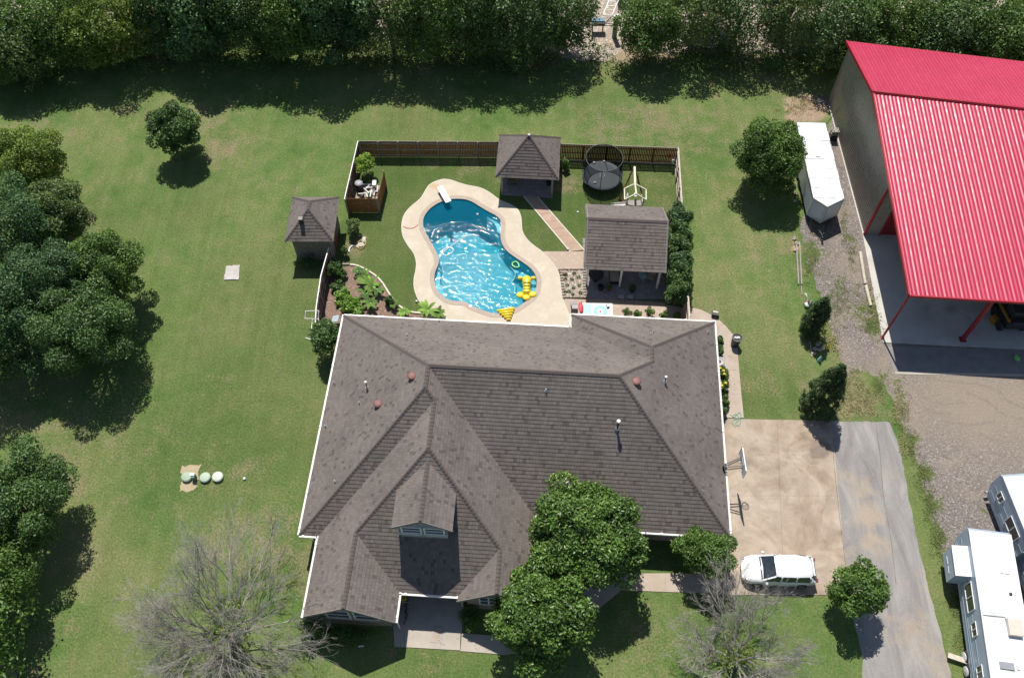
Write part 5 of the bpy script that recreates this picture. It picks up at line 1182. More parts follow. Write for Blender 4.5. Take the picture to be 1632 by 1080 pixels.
for k_ in range(5):
    f = k_/4; l0, r0 = at(792+f*15, 495.5+f*13, .16), at(820-f*6, 491.5+f*17, .16); b = MB(); b.tube([l0, r0], .12-.01*k_, 8); b.build('air_chamber', M['yellow_vinyl'], t, smooth=True)
float_ring('swim_ring', 'small green float above the yellow animal float', [(817, 419), (822, 417), (826, 420), (827, 425), (822, 426), (817, 423)], M['green_vinyl'], .0, .06)
b = MB(); b.lathe(at(750, 487.5, .075), [(.02, 0), (.13, 0), (.13, .03), (.02, .035)], 10); tag(b.build('skimmer_lid', M['white_plastic'], loc=at(750, 487.5, .075)), 'small white skimmer lid on the coping at the shallow end', 'lid')
for x, y, lab in ((761, 340, 'small white ball floating in the deep end'), (921, 336.5, 'white ball on the grass west of the gabled pavilion'), (664, 480, 'small white toy on the grass by the southwest deck edge'), (905.5, 397, 'small white ball at the corner of the grass and the patio')):
    p = at(x, y, .1); b = MB(); b.blob((p.x, p.y, .1 if y > 341 else -.02), (.1, .1, .1), 10, 6); tag(b.build('ball', M['white_plastic'], loc=(p.x, p.y, 0), smooth=True), lab, 'ball')
# pool equipment
t = thing('pool_filter', at(574, 303), 'black pool filter tank with round grey lid inside the cedar screen', 'pool filter'); p = at(574, 303)
b = MB(); b.lathe(p, [(.3, 0), (.32, .1), (.32, .75), (.28, .85)], 14); b.build('tank', M['black_plastic'], t)
b = MB(); b.lathe(p, [(.33, .85), (.34, .9), (.2, .96), (.05, .97)], 14); b.build('lid', M['grey_plastic'], t)
t = thing('pool_heater', at(598, 296), 'upright white pool pump housing beside the filter tank', 'pump'); p = at(598, 300)
b = MB(); b.box((p.x, p.y, .35), (.35, .6, .7)); b.build('housing', M['white_plastic'], t, bevel=.05)
b = MB(); b.tube([p+Vector((0, -.3, .3)), p+Vector((0, -.75, .3))], .13, 10); b.build('motor', M['black_metal'], t)
t = thing('pipework', at(586, 305), 'tangle of white plastic pipes around the pool pump', 'pipes')
for P in (((577, 294), (590, 293.5)), ((583, 299), (599, 299)), ((590, 293.5), (583, 301)), ((586, 306), (600, 305)), ((571, 309), (584, 308)), ((584, 308), (586, 314)), ((592, 302), (590, 314)), ((597, 303), (596, 312)), ((580, 300), (588, 308)), ((602, 296), (601, 306))):
    b = MB(); b.tube([at(*P[0], .35), at(*P[1], .35)], .055, 7); b.build('pipe', M['white_plastic'], t)
for q in ((577, 312), (589, 311)):
    b = MB(); p = at(*q, .2); b.blob(p, (.2, .28, .2), 8, 5); b.build('pump_body', M['black_plastic'], t)
b = MB(); b.prism(px([(563, 318), (608, 318), (612, 296), (566, 296)]), 0, .03); tag(b.build('equipment_pad', M['dirt'], loc=(0, 0, 0)), 'sandy pad under the pool pump and filter', 'pad')

# trampoline with net
tc = at(960, 279, .9); t = thing('trampoline', (tc.x, tc.y, 0), 'round black trampoline with tall safety net by the back fence', 'trampoline')
TR = 1.62
b = MB(); b.lathe((tc.x, tc.y, .86), [(.01, 0), (TR-.25, -.02), (TR-.25, .0), (.01, .02)], 28); b.build('jump_mat', M['trampoline_mat'], t)
b = MB(); b.lathe((tc.x, tc.y, .84), [(TR-.27, .05), (TR-.02, .07), (TR+.05, .03), (TR-.02, -.03), (TR-.27, .0)], 28); b.build('spring_pad', mat('spring_pad', (.05, .075, .1), (.035, .055, .075), .5, 6), t)
b = MB(); b.tube([Vector((tc.x+math.cos(a)*.2, tc.y+math.sin(a)*.2, .895)) for a in [i*.524 for i in range(12)]], .016, 5, closed=True); b.build('centre_mark', M['white_paint'], t)
for i in range(6):
    a = i*math.pi/3+.35; x, y = tc.x+math.cos(a)*(TR+.08), tc.y+math.sin(a)*(TR+.08)
    b = MB(); b.tube([(x, y, 0), (x, y, 1.9), (tc.x+math.cos(a)*(TR-.08), tc.y+math.sin(a)*(TR-.08), 2.95)], .03, 7); b.build('net_pole', M['hose_green'] if i in (2,) else M['black_metal'], t)
b = MB(); b.tube([Vector((tc.x+math.cos(i*.2618)*(TR-.08), tc.y+math.sin(i*.2618)*(TR-.08), 2.95)) for i in range(24)], .03, 6, closed=True); b.build('top_ring', M['black_metal'], t)
b = MB(); n_ = 32; V = []
for i in range(n_): a = 2*math.pi*i/n_; V += [(tc.x+math.cos(a)*(TR-.02), tc.y+math.sin(a)*(TR-.02), .9), (tc.x+math.cos(a)*(TR-.08), tc.y+math.sin(a)*(TR-.08), 2.93)]
b.add(V, [(2*i, (2*i+2) % (2*n_), (2*i+3) % (2*n_), 2*i+1) for i in range(n_)]); b.build('net', M['net'], t)
for x, y in ((963, 257), (948, 291), (947, 259)): b = MB(); p = at(x, y, .95); b.blob(p, (.13, .1, .08), 8, 5); tag(b.build('toy', M['white_plastic'], loc=p), 'small pale toy on the trampoline mat '+{963: 'at its far rim', 948: 'at its near rim', 947: 'by the left net pole'}[x], 'toy')
for s_, lab in ((0, 'left'), (1, 'right')):
    b = MB(); P = []
    for i in range(7): a = math.radians((150+i*11) if not s_ else (25-i*9)); P.append(Vector((tc.x+math.cos(a)*(TR+.1), tc.y+math.sin(a)*(TR+.1), 1.02)))
    for i in range(6): p, q = P[i], P[i+1]; b.add([p+Vector((0, 0, -.2)), q+Vector((0, 0, -.2)), q+Vector((0, 0, .12)), p+Vector((0, 0, .12))], [(0, 1, 2, 3)])
    b.build('white_pad', mat('sun_bleached_pad', (.5, .54, .55), (.3, .34, .36), .7, 9), t)

# playset
ps = at(1013, 318); t = thing('playset', ps, 'cream wooden playset with open gabled roof frame, slide and swing beam', 'playset')
E = lambda x, y, z: at(x, y, z)
zr0, ze = 3.0, 2.45
ab, af = E(1012, 293, zr0), E(1014, 309, zr0); lb, lf_ = E(995, 301, ze), E(995.5, 318, ze); rb, rf = E(1029.7, 302.5, ze), E(1029.7, 318.5, ze); sb = E(1011.3, 266.5, zr0)
for nm, p, q, w_ in (('ridge_beam', ab, af, .12), ('swing_beam', sb, ab, .16), ('rafter', ab, lb, .09), ('rafter', af, lf_, .09), ('rafter', ab, rb, .09), ('rafter', af, rf, .09), ('eave_rail', lb, lf_, .08), ('eave_rail', rb, rf, .08)):
    b = MB(); b.beam(p, q, w_, w_); b.build(nm, M['cream'], t)
for p in (lb, lf_, rb, rf):
    cx = (lb+rf)*.5; q = Vector((p.x+(cx.x-p.x)*.25, p.y, 0)); b = MB(); b.beam(q, Vector((q.x, q.y, ze+.1)), .1, .1); b.build('tower_post', M['cream'], t)
cx = (lb+rf)*.5
b = MB(); b.box((cx.x, cx.y, 1.25), (1.25, .85, .08)); b.build('platform', M['grey_wood'], t)
for s_ in (-1, 1): b = MB(); b.box((cx.x+s_*.62, cx.y, 1.75), (.04, .8, .5)); b.build('side_panel', M['cream'], t)
fy = min(lf_.y, rf.y)
for j in range(7): b = MB(); b.box((cx.x-.5+j*.17, fy-.35, .62+.0), (.08, .05, 1.2), 0, M=Matrix.Rotation(math.radians(-24), 3, 'X')); b.build('ladder_slat', M['white_paint'] if j % 2 else M['pink_wood'], t)
for j in range(3): b = MB(); b.box((cx.x, fy-.12-.2*j, 1.15-.42*j), (1.2, .1, .06)); b.build('rung', M['pink_wood'], t)
b = MB(); s0 = Vector((cx.x-.6, cx.y-.1, 1.25)); s1 = E(972, 329, .15)
for k_ in range(1): b.beam(s0, s1, .5, .05)
d_ = (s1-s0).normalized(); r_ = d_.cross(Vector((0, 0, 1))).normalized()
for s_ in (-1, 1): b.beam(s0+r_*.25*s_+Vector((0, 0, .09)), s1+r_*.25*s_+Vector((0, 0, .09)), .05, .16)
b.build('slide', M['lattice_white'], t)
for sx_ in (-1, 1): b = MB(); b.beam(sb+Vector((0, .1, 0)), Vector((sb.x+sx_*1.05, sb.y-.9, 0)), .09, .09); b.build('swing_leg', M['cedar'], t)
b = MB(); b.beam(Vector((sb.x-1.05, sb.y-.9, .3)), Vector((sb.x+.1, ab.y-.4, .3)), .07, .07); b.beam(Vector((sb.x+1.05, sb.y-.9, .3)), Vector((sb.x+.1, ab.y-.4, .3)), .07, .07); stuff(b.build('ground_brace', M['cedar'], t))
for sx_ in (-.28, .28):
    p = sb.lerp(ab, .4)+Vector((sx_*.3, 0, 0)); b = MB()
    b.box((p.x+sx_, p.y, .5), (.2, .4, .04)); b.build('swing_seat', M['white_plastic'], t)
    for dy in (-.17, .17): b = MB(); b.tube([(p.x+sx_, p.y+dy, .5), (p.x+sx_, p.y+dy, 2.95)], .015, 5); b.build('swing_rope', M['black_metal'], t)
for x, y, c_, lab in ((1067.5, 246.5, 'pink_red', 'red toy hanging on the back fence near the corner'), (1072.5, 256, 'white_plastic', 'white toy hanging on the back fence near the corner'), (1018.5, 243, 'white_paint', 'white slat fixed to the back fence behind the playset')):
    p = at(x, y, 1.0); b = MB()
    if y == 243: b.box((p.x, p.y-.05, 1.3), (.1, .03, .7))
    else: b.blob((p.x, p.y-.05, 1.0), (.14, .08, .2), 8, 6); b.blob((p.x+.06, p.y-.1, .78), (.09, .07, .09), 8, 5)
    tag(b.build('fence_toy', M[c_], loc=p), lab, 'toy')

# rock bed
t = thing('rock_bed', at(914, 452), 'rectangular gravel bed with rounded edging stones and small plants by the patio', 'planting bed')
rb_ = [(893, 430), (931, 430), (932.5, 474.5), (899, 474.5)]
M['bed_gravel'] = gravel_mat('bed_gravel', (.2, .16, .13), (.34, .28, .23), (.52, .46, .4), 12, (.3, .24, .18))
o = sheet('bed_gravel', px(rb_), .06, M['bed_gravel'], 0, parent=None, thick=.05); o.parent = t; o.location = -Vector(origin[t.name])
P = px(rb_)
for i in range(4):
    p, q = P[i], P[(i+1) % 4]; L_ = math.hypot(q[0]-p[0], q[1]-p[1]); k = int(L_/.27)
    for j in range(k):
        x, y = p[0]+(q[0]-p[0])*j/k, p[1]+(q[1]-p[1])*j/k; b = MB(); b.blob((x, y, .1), (.14, .12, .1), 7, 4, jit=.12); b.build('edging_stone', M['stone'], t, smooth=True)
for i, (x, y) in enumerate(((902, 437), (915, 435), (922, 441), (901, 444), (911, 445), (923, 454), (904, 454), (914, 458), (901, 465), (907, 464), (925, 466), (913, 469))):
    c_ = at(x, y, .12); leaves([tuple(c_)], [(.15, .14, .1)], 40, .11, M['leaf_dark' if i % 3 else 'leaf_olive'], 'rockery_plant', t, 400+i)
b = MB(); p = at(899, 434, .2); b.blob(p, (.2, .2, .16), 8, 5, jit=.2); b.build('red_plant', M['pink_wood'], t)
# table with the teal tray
tz = .76; t = thing('patio_table', at(952, 495), 'long white table with pale teal end and round teal mat, beside the wing eave', 'table')
c4 = [at(927.9, 482.7, tz), at(975.8, 483.4, tz), at(976.5, 507, tz), at(925, 506, tz)]
b = MB(); b.prism([tuple(q[:2]) for q in c4], tz-.06, tz, bottom=True); b.build('table_top', M['white_paint'], t)
b = MB(); b.prism([tuple(at(*q, tz)[:2]) for q in ((929, 484), (943, 484), (943, 505), (926.5, 505))], tz, tz+.006); b.build('teal_panel', M['pale_teal'], t)
for q in ((930, 486), (974, 486.5), (974, 503), (929, 503)): p = at(*q, tz); b = MB(); b.box((p.x, p.y, (tz-.06)/2), (.07, .07, tz-.06)); b.build('leg', M['steel'], t)
ctr = at(956.8, 496.5, tz); b = MB(); b.lathe(ctr, [(.01, .006), (.54, .006), (.56, .02), (.56, .03), (.01, .03)], 24); o = b.build('round_mat', M['teal'], loc=ctr); tag(o, 'round teal mat printed with a pale flower on the white table', 'mat')
for i in range(5):
    a = i*1.2566+.3; b = MB(); b.lathe(ctr+Vector((math.cos(a)*.17, math.sin(a)*.17, .03)), [(.01, 0), (.09, 0), (.01, .01)], 8); origin[o.name] = Vector(ctr); b.build('petal', M['white_paint'], o)
b = MB(); b.lathe(ctr+Vector((0, 0, .03)), [(.01, 0), (.09, 0), (.07, .02), (.01, .025)], 8); b.build('flower_centre', M['pink_red'], o)
p = at(925.8, 490, tz+.1); b = MB(); b.blob(p, (.2, .55, .13), 10, 6, jit=.12); tag(b.build('red_towel', M['pink_red'], loc=p), 'crumpled red towel over the end of the white table', 'towel')
p = at(968.8, 487.5, tz+.08)
t2 = thing('radio', p, 'small black and white box on the corner of the white table', 'radio'); b = MB(); b.box(p, (.22, .3, .14), .2); b.build('case', M['black_plastic'], t2); b = MB(); b.box(p+Vector((0, 0, .075)), (.14, .2, .012), .2); b.build('face', M['white_plastic'], t2)
def chair(label, x, y, m, yaw=0, rail=True, group=None, z=0.05):
    p = at(x, y); t = thing('patio_chair', p, label, 'chair', group); co, si = math.cos(yaw), math.sin(yaw)
    L = lambda a, c_, h: (p.x+a*co-c_*si, p.y+a*si+c_*co, h)
    b = MB(); b.box(L(0, 0, .45), (.5, .5, .05), yaw); b.build('seat', m, t)
    b = MB(); b.box(L(0, .27, .72), (.5, .05, .5), yaw); b.build('backrest', m, t)
    for a in (-.22, .22):
        for c_ in (-.22, .22): b = MB(); b.beam(L(a, c_, z), L(a, c_, .45), .03, .03); b.build('leg', M['grey_plastic'], t)
        b = MB(); b.beam(L(a*1.15, -.22, .66), L(a*1.15, .25, .66), .04, .03); b.build('armrest', M['grey_plastic'], t)
    return t
chair('grey metal chair at the west end of the white table', 915, 493, M['grey_plastic'], math.pi/2)
chair('pale teal chair in the shade of the gabled pavilion', 1024, 446, M['pale_teal'], .5)
chair('pale narrow chair beside the teal chair in the pavilion', 1036, 447, M['tan_fabric'], -.5)
t = thing('lounge_chair', at(979, 444), 'beige cushioned lounge chair left of the middle pavilion post', 'lounge chair'); p = at(979, 444)
b = MB(); b.box((p.x, p.y, .33), (.7, 1.0, .14)); b.build('cushion', M['tan_fabric'], t, bevel=.03)
b = MB(); b.box((p.x, p.y+.55, .6), (.7, .14, .6)); b.build('backrest', M['tan_fabric'], t, bevel=.03)
b = MB(); b.box((p.x, p.y, .16), (.76, 1.2, .16)); b.build('frame', M['black_metal'], t)
t = thing('round_table', at(949, 446), 'round dark table in the west end of the gabled pavilion', 'table'); p = at(949, 446)
b = MB(); b.lathe(p, [(.01, .7), (.6, .7), (.6, .74), (.01, .745)], 22); b.build('table_top', M['black_metal'], t); b = MB(); b.lathe(p, [(.3, .05), (.05, .12), (.05, .7)], 10); b.build('pedestal', M['black_metal'], t)
for x, y, r_, lab, m_ in ((957, 461, .26, 'dark round fire pot near the pavilion edge', 'black_metal'), (970, 462, .2, 'brown pot right of the fire pot', 'cedar'), (1007, 463, .26, 'planter in front of the middle of the pavilion', 'black_plastic')):
    p = at(x, y, .04); t = thing('pot', p, lab, 'pot'); b = MB(); b.lathe(p, [(r_*.7, 0), (r_, .35), (r_*1.05, .4), (r_*.85, .4), (r_*.75, .3)], 14); b.build('bowl', M[m_], t)
    if x > 960: leaves([(p.x, p.y, .5)], [(.25, .25, .22)], 130, .12, M['leaf_dark'], 'plant', t, int(x))
for x, lab in ((990, 'left'), (1004.5, 'right')): p = at(x, 473.5, .1); b = MB(); b.box((p.x, p.y, .12), (.42, .36, .14)); tag(b.build('stepping_stone', M['stone'], loc=p, bevel=.03), f'square tan block in the pavilion shadow, {lab} of the pair', 'block')
p = at(1066, 478, .2); b = MB(); b.box((p.x, p.y, .15), (.4, .35, .3), .6); tag(b.build('storage_box', M['tan_fabric'], loc=p), 'tilted tan box at the shaded corner by the east fence', 'box')
b = MB(); b.beam(at(936, 476, .1), at(1062, 484, .1), .2, .18); tag(b.build('stone_kerb', M['stone_wall'], loc=at(936, 476)), 'low stone kerb along the front of the gabled pavilion', 'kerb')
t = thing('yellow_swing', at(816, 291), 'yellow framed seat in the shade of the hip pavilion', 'seat'); p = at(816, 291)
for s_ in (-.42, .42): b = MB(); b.beam(p+Vector((s_, -.3, .05)), p+Vector((s_*.6, .3, .9)), .06, .06); b.build('side_frame', M['gold_wood'], t)
b = MB(); b.box((p.x, p.y-.05, .42), (.75, .45, .05)); b.build('seat', M['gold_wood'], t); b = MB(); b.beam(p+Vector((-.45, -.3, .1)), p+Vector((.45, -.3, .1)), .06, .06); b.build('front_rail', M['gold_wood'], t)
chair('dark chair in the shade at the right side of the hip pavilion', 875, 298, M['black_metal'], .3)

# ------------------------------------------------------------------ garden edging, pads and lids
ed = [Vector(q) for q in smoothp([tuple(at(x, y, .06)) for x, y in ((558, 421.5), (570, 423.5), (583, 429.5), (598, 439), (609, 450), (618, 464), (627, 478), (640, 490), (655, 497), (675, 499))], 5, False)]
t = thing('bed_edging', ed[0].xy.to_3d(), 'white curved concrete edging along the mulch bed', 'edging')
L_ = [0]
for i in range(len(ed)-1):
    b = MB(); b.beam(ed[i], ed[i].lerp(ed[i+1], .985), .13, .12); b.build('edging_block', M['edge_lime'], t)
b = MB(); b.beam(at(536, 421, .06), at(557, 421, .06), .12, .12); tag(b.build('landscape_timber', M['grey_wood'], loc=at(536, 421)), 'dark timber joining the pool house to the white edging', 'timber')
p = at(571, 386, .15); t = thing('deflated_toy', p, 'tan and yellow deflated toy lying on the grass below the pool house', 'toy')
for x, y, rx, ry in ((575, 390, .5, .3), (580, 382, .25, .4), (569, 392, .3, .2)): q = at(x, y, .06); b = MB(); b.blob(q, (rx*.7, ry*.7, .07), 9, 5, jit=.3); b.build('fabric_lump', M['pale_wood'], t)
hose('rope', 'loose yellow cord coiled over the tan toy below the pool house', [(566, 392), (573, 384), (580, 380), (583, 388), (576, 396), (570, 394), (574, 388)], .03, mat('straw_cord', (.5, .38, .12), (.55, .42, .16), .8, 4))
hose('drain_pipe', 'short white pipe lying beside the pool house shrub', [(556, 402), (557, 396), (561, 392), (567, 391)], .05, M['white_plastic'])
b = MB(); p = at(524, 508, 1.0); b.beam(at(533, 513, 2.0), at(536, 503, .6), .5, .06); tag(b.build('awning_panel', mat('pale_blue_panel', (.4, .46, .5), (.34, .4, .44), .5, 4), loc=p), 'pale blue panel leaning at the back left corner of the house', 'panel')
p4 = px([(361, 425), (382, 423), (381, 446), (357, 447)])
b = MB(); b.prism(rough(p4, .2, .03, 3), 0, .09); tag(b.build('concrete_pad', M['pad_concrete'], loc=(*p4[0], 0)), 'small square pale concrete pad alone on the west lawn', 'concrete pad')
struct(sheet('dirt_patch', rough(px([(290, 742), (323, 741), (318, 752), (311, 780), (287, 783)]), .2, .12, 12), .006, mat('sand', (.45, .36, .24), (.34, .29, .17), .95, 2.2, 7, bmp=.4, bscale=12), 0))
for i, (x, y, lab) in enumerate(((299, 761, 'septic lid on the bare dirt, leftmost of the three round green lids'), (328, 762, 'septic lid between the other two, at the edge of the dirt'), (348, 761, 'palest septic lid, rightmost of the three'))):
    p = at(x, y); t = thing('septic_lid', p, lab, 'septic lid', 'septic tank lids on the west lawn'); m_ = M['septic'] = mat('septic_green%d' % i, ((.34, .42, .32), (.4, .5, .38), (.56, .6, .52))[i], ((.3, .38, .28), (.36, .45, .34), (.5, .55, .48))[i], .6, 6)
    b = MB(); b.lathe(p, [(.34, 0), (.34, .18)], 20); b.build('riser', m_, t)
    b = MB(); b.lathe(p, [(.36, .18), (.37, .22), (.3, .27), (.08, .3), (.01, .3)], 20); b.build('lid', m_, t, smooth=False)
    for k_ in range(6): a = k_*1.047; b = MB(); b.beam(p+Vector((math.cos(a)*.08, math.sin(a)*.08, .295)), p+Vector((math.cos(a)*.31, math.sin(a)*.31, .262)), .03, .02); b.build('rib', m_, t)
p = at(311, 763); t = thing('control_box', p, 'small dark control box on a post between the septic lids', 'control box'); b = MB(); b.box((p.x, p.y, .3), (.24, .3, .5)); b.build('box', M['green_tank'], t); b = MB(); b.box((p.x-.05, p.y+.1, .58), (.3, .2, .06)); b.build('cover', M['white_plastic'], t)
p = at(390, 763); b = MB(); b.lathe(p, [(.08, 0), (.08, .12), (.09, .14), (.01, .16)], 10); tag(b.build('cleanout_cap', M['white_plastic'], loc=p), 'tiny white cleanout cap right of the three septic lids', 'cap')
# white frame ladder by the corner of the fence
t = thing('pvc_stand', at(495, 545), 'white plastic pipe frame standing by the fence at the back left house corner', 'frame')
pr = [[(487, 495.5), (508, 495), (507.5, 508), (486, 507.5)], [(498, 508), (508, 508.5), (507, 517), (497, 515.5)], [(497, 515.5), (504, 517), (503, 524), (496.5, 523)]]
for k_, Q in enumerate(pr):
    z_ = 2.4-.45*k_; b = MB(); b.tube([at(*q, z_) for q in Q], .032, 6, closed=True); b.build('frame_loop', M['white_paint'], t)
b = MB(); b.tube([at(496.5, 523, 1.5), at(495, 538, .05)], .032, 6); b.build('upright', M['white_paint'], t); b = MB(); b.tube([at(487, 538.5, .05), at(498, 541.5, .05)], .04, 6); b.build('foot', M['white_paint'], t)
# front porch things
t = thing('bicycle', at(645, 975), 'black bicycle leaning on the porch wall in the shade', 'bicycle'); p = at(648, 975)
for dy in (-.5, .5):
    b = MB(); b.tube([Vector((p.x+.12*math.cos(a), p.y+dy+.32*math.cos(a), .36+.32*math.sin(a))) for a in [i*.449 for i in range(14)]], .02, 5, closed=True); b.build('wheel', M['tyre'], t)
for q, r_ in (((0, -.5, .36), (.05, 0, .42)), ((.05, 0, .42), (.08, .35, .85)), ((.08, .35, .85), (.0, .5, .36)), ((.05, 0, .42), (.05, -.18, .85)), ((.05, -.18, .8), (.08, .35, .8)), ((0, -.5, .36), (.05, -.18, .8))):
    b = MB(); b.tube([p+Vector(q), p+Vector(r_)], .018, 5); b.build('frame_tube', M['black_metal'], t)
b = MB(); b.box(p+Vector((.05, -.2, .88)), (.12, .26, .06)); b.build('saddle', M['black_plastic'], t); b = MB(); b.tube([p+Vector((-.2, .36, .95)), p+Vector((.3, .36, .95))], .02, 5); b.build('handlebar', M['steel'], t)
p = at(643, 954); t = thing('scooter', p, 'yellow and black ride on toy by the porch wall', 'toy'); b = MB(); b.box((p.x, p.y, .3), (.5, .35, .2), .2); b.build('body', M['yellow_vinyl'], t, bevel=.05)
for s_ in (-.2, .2): b = MB(); b.lathe((p.x-.27, p.y+s_*.8, .16), [(.14, 0), (.15, .04), (.14, .08)], 12, axis='x'); b.build('wheel', M['tyre'], t)
p = at(643, 947, .3); t = thing('lantern', p.xy.to_3d(), 'small white lantern on the porch floor under the gutter', 'lantern'); b = MB(); b.box((p.x, p.y, .25), (.18, .18, .34)); b.build('lamp_body', M['white_plastic'], t); b = MB(); b.lathe((p.x, p.y, .42), [(.13, 0), (.02, .1)], 8); b.build('lamp_top', M['grey_plastic'], t)
q4 = [Vector(a_) for a_ in (at(691.5, 997, .056), at(707, 999, .056), at(702, 1023.5, .056), at(686, 1022, .056))]
t = thing('door_mat', q4[0], 'rectangular outlined mat inlaid across the shadow line of the front patio', 'mat')
b = MB(); b.prism([tuple(v[:2]) for v in q4], .05, .06); b.build('mat_field', M['path'], t)
for i in range(4): b = MB(); b.beam(q4[i]+Vector((0, 0, .006)), q4[(i+1) % 4]+Vector((0, 0, .006)), .05, .016); b.build('border_strip', M['grey_plastic'], t)
for x, y, lab in ((573, 1029, 'left'), (577.5, 1028.5, 'right')): p = at(x, y, .1); b = MB(); b.box((p.x, p.y, .05), (.16, .08, .1), .2); tag(b.build('paper', M['white_plastic'], loc=p), f'small white tag in the shaded grass by the front hedge, {lab} one', 'litter')

# ------------------------------------------------------------------ east side
p = at(1139, 503); t = thing('utility_box', p, 'small dark open box on the grass at the back right house corner', 'box')
b = MB(); b.box((p.x, p.y, .22), (.5, .42, .4), -.25); b.build('box_body', M['black_metal'], t); b = MB(); b.box((p.x, p.y+.05, .44), (.4, .16, .05), -.25); b.build('top_rim', M['pale_wood'], t)
p = at(1170.5, 549.5); t = thing('rubbish_bin', p, 'black round wheeled bin on the side path by the grass', 'bin')
b = MB(); b.lathe(p, [(.27, 0), (.3, .1), (.36, .95), (.38, 1.0), (.33, 1.0), (.3, .9)], 18); b.build('bin_body', M['black_plastic'], t)
b = MB(); b.lathe(p, [(.33, .93), (.01, .94)], 16); b.build('bin_liner', M['black_plastic'], t)
for s_ in (-1, 0, 1): b = MB(); b.blob(p+Vector((s_*.12, .02*s_, 1.0)), (.09, .1, .07), 7, 5, jit=.3); b.build('rubbish', M['white_plastic'], t)
p = at(1146.5, 580, 0); p = at(1146, 576, .8); t = thing('air_conditioner', (p.x, p.y, 0), 'grey air conditioner with round fan beside the east wall', 'air conditioner')
b = MB(); b.box((p.x, p.y, .4), (.8, .85, .8), HF.yaw); b.build('casing', M['grey_plastic'], t, bevel=.04)
b = MB(); b.lathe((p.x, p.y, .8), [(.36, 0), (.36, .05), (.3, .07), (.3, .02)], 20); b.build('fan_guard', M['pad_concrete'], t); b = MB(); b.lathe((p.x, p.y, .81), [(.15, 0), (.14, .05), (.01, .06)], 14); b.build('fan_hub', M['black_metal'], t)
# basketball hoop fixed to the wall
bw = HF.w(26.4, 6.0)
c_ = at(1184, 737, 3.35); t = thing('basketball_hoop', (c_.x-.9, c_.y, 0), 'white basketball backboard and ring on a black arm at the east wall', 'basketball hoop')
b0_, b1_ = at(1186, 713.5, 3.95), at(1187.5, 752, 3.95); bt_, bb_ = at(1181, 761, 2.95), at(1180, 721, 2.95)
P = [b0_, b1_, bt_, bb_]
cen = (P[0]+P[1]+P[2]+P[3])/4
bx = cen.x; y0_, y1_ = (P[1].y+P[2].y)/2, (P[0].y+P[3].y)/2
b = MB(); b.box((bx, (y0_+y1_)/2, 3.45), (.05, 1.75, 1.05)); b.build('backboard', M['white_paint'], t)
yc = (y0_+y1_)/2
for (ya, yb, za, zb2) in ((-.3, .3, 3.17, 3.2), (-.3, .3, 3.62, 3.65), (-.3, -.27, 3.17, 3.65), (.27, .3, 3.17, 3.65), (-.87, .87, 2.93, 2.98), (-.87, .87, 3.93, 3.98), (-.88, -.83, 2.93, 3.98), (.83, .88, 2.93, 3.98)):
    b = MB(); b.box((bx, yc+(ya+yb)/2, (za+zb2)/2), (.07, yb-ya, zb2-za)); b.build('board_line', M['white_plastic'], t)
b = MB(); b.tube([Vector((bx+.38+.24*math.cos(i*.349), yc+.24*math.sin(i*.349), 3.05)) for i in range(18)], .018, 6, closed=True); b.build('ring', M['grey_plastic'], t)
b = MB(); V = [];
for i in range(12): a = i*.5236; V += [Vector((bx+.38+.23*math.cos(a), yc+.23*math.sin(a), 3.03)), Vector((bx+.38+.13*math.cos(a+.26), yc+.13*math.sin(a+.26), 2.62))]
for i in range(12): b.beam(V[2*i], V[2*i+1], .012, .012); b.beam(V[2*i], V[(2*i+23) % 24], .012, .012)
stuff(b.build('net', M['white_plastic'], t))
for s_ in (-.3, .3):
    for z0_, z1_ in ((3.3, 2.75), (3.6, 3.2)): b = MB(); b.beam(Vector((bx-.03, yc+s_, z0_)), Vector((bx-1.15, yc-.12+s_*.3, z1_)), .05, .05); b.build('support_arm', M['black_metal'], t)
b = MB(); b.beam(Vector((bx-1.15, yc-.12, 0)), Vector((bx-1.15, yc-.12, 3.25)), .13, .13); b.build('pole', M['black_metal'], t)
for k_ in range(3): b = MB(); b.box((bx-1.1+.07*k_, yc-.12, 3.05), (.03, .3, .22)); b.build('height_bracket', M['white_paint'] if k_ % 2 == 0 else M['black_metal'], t)

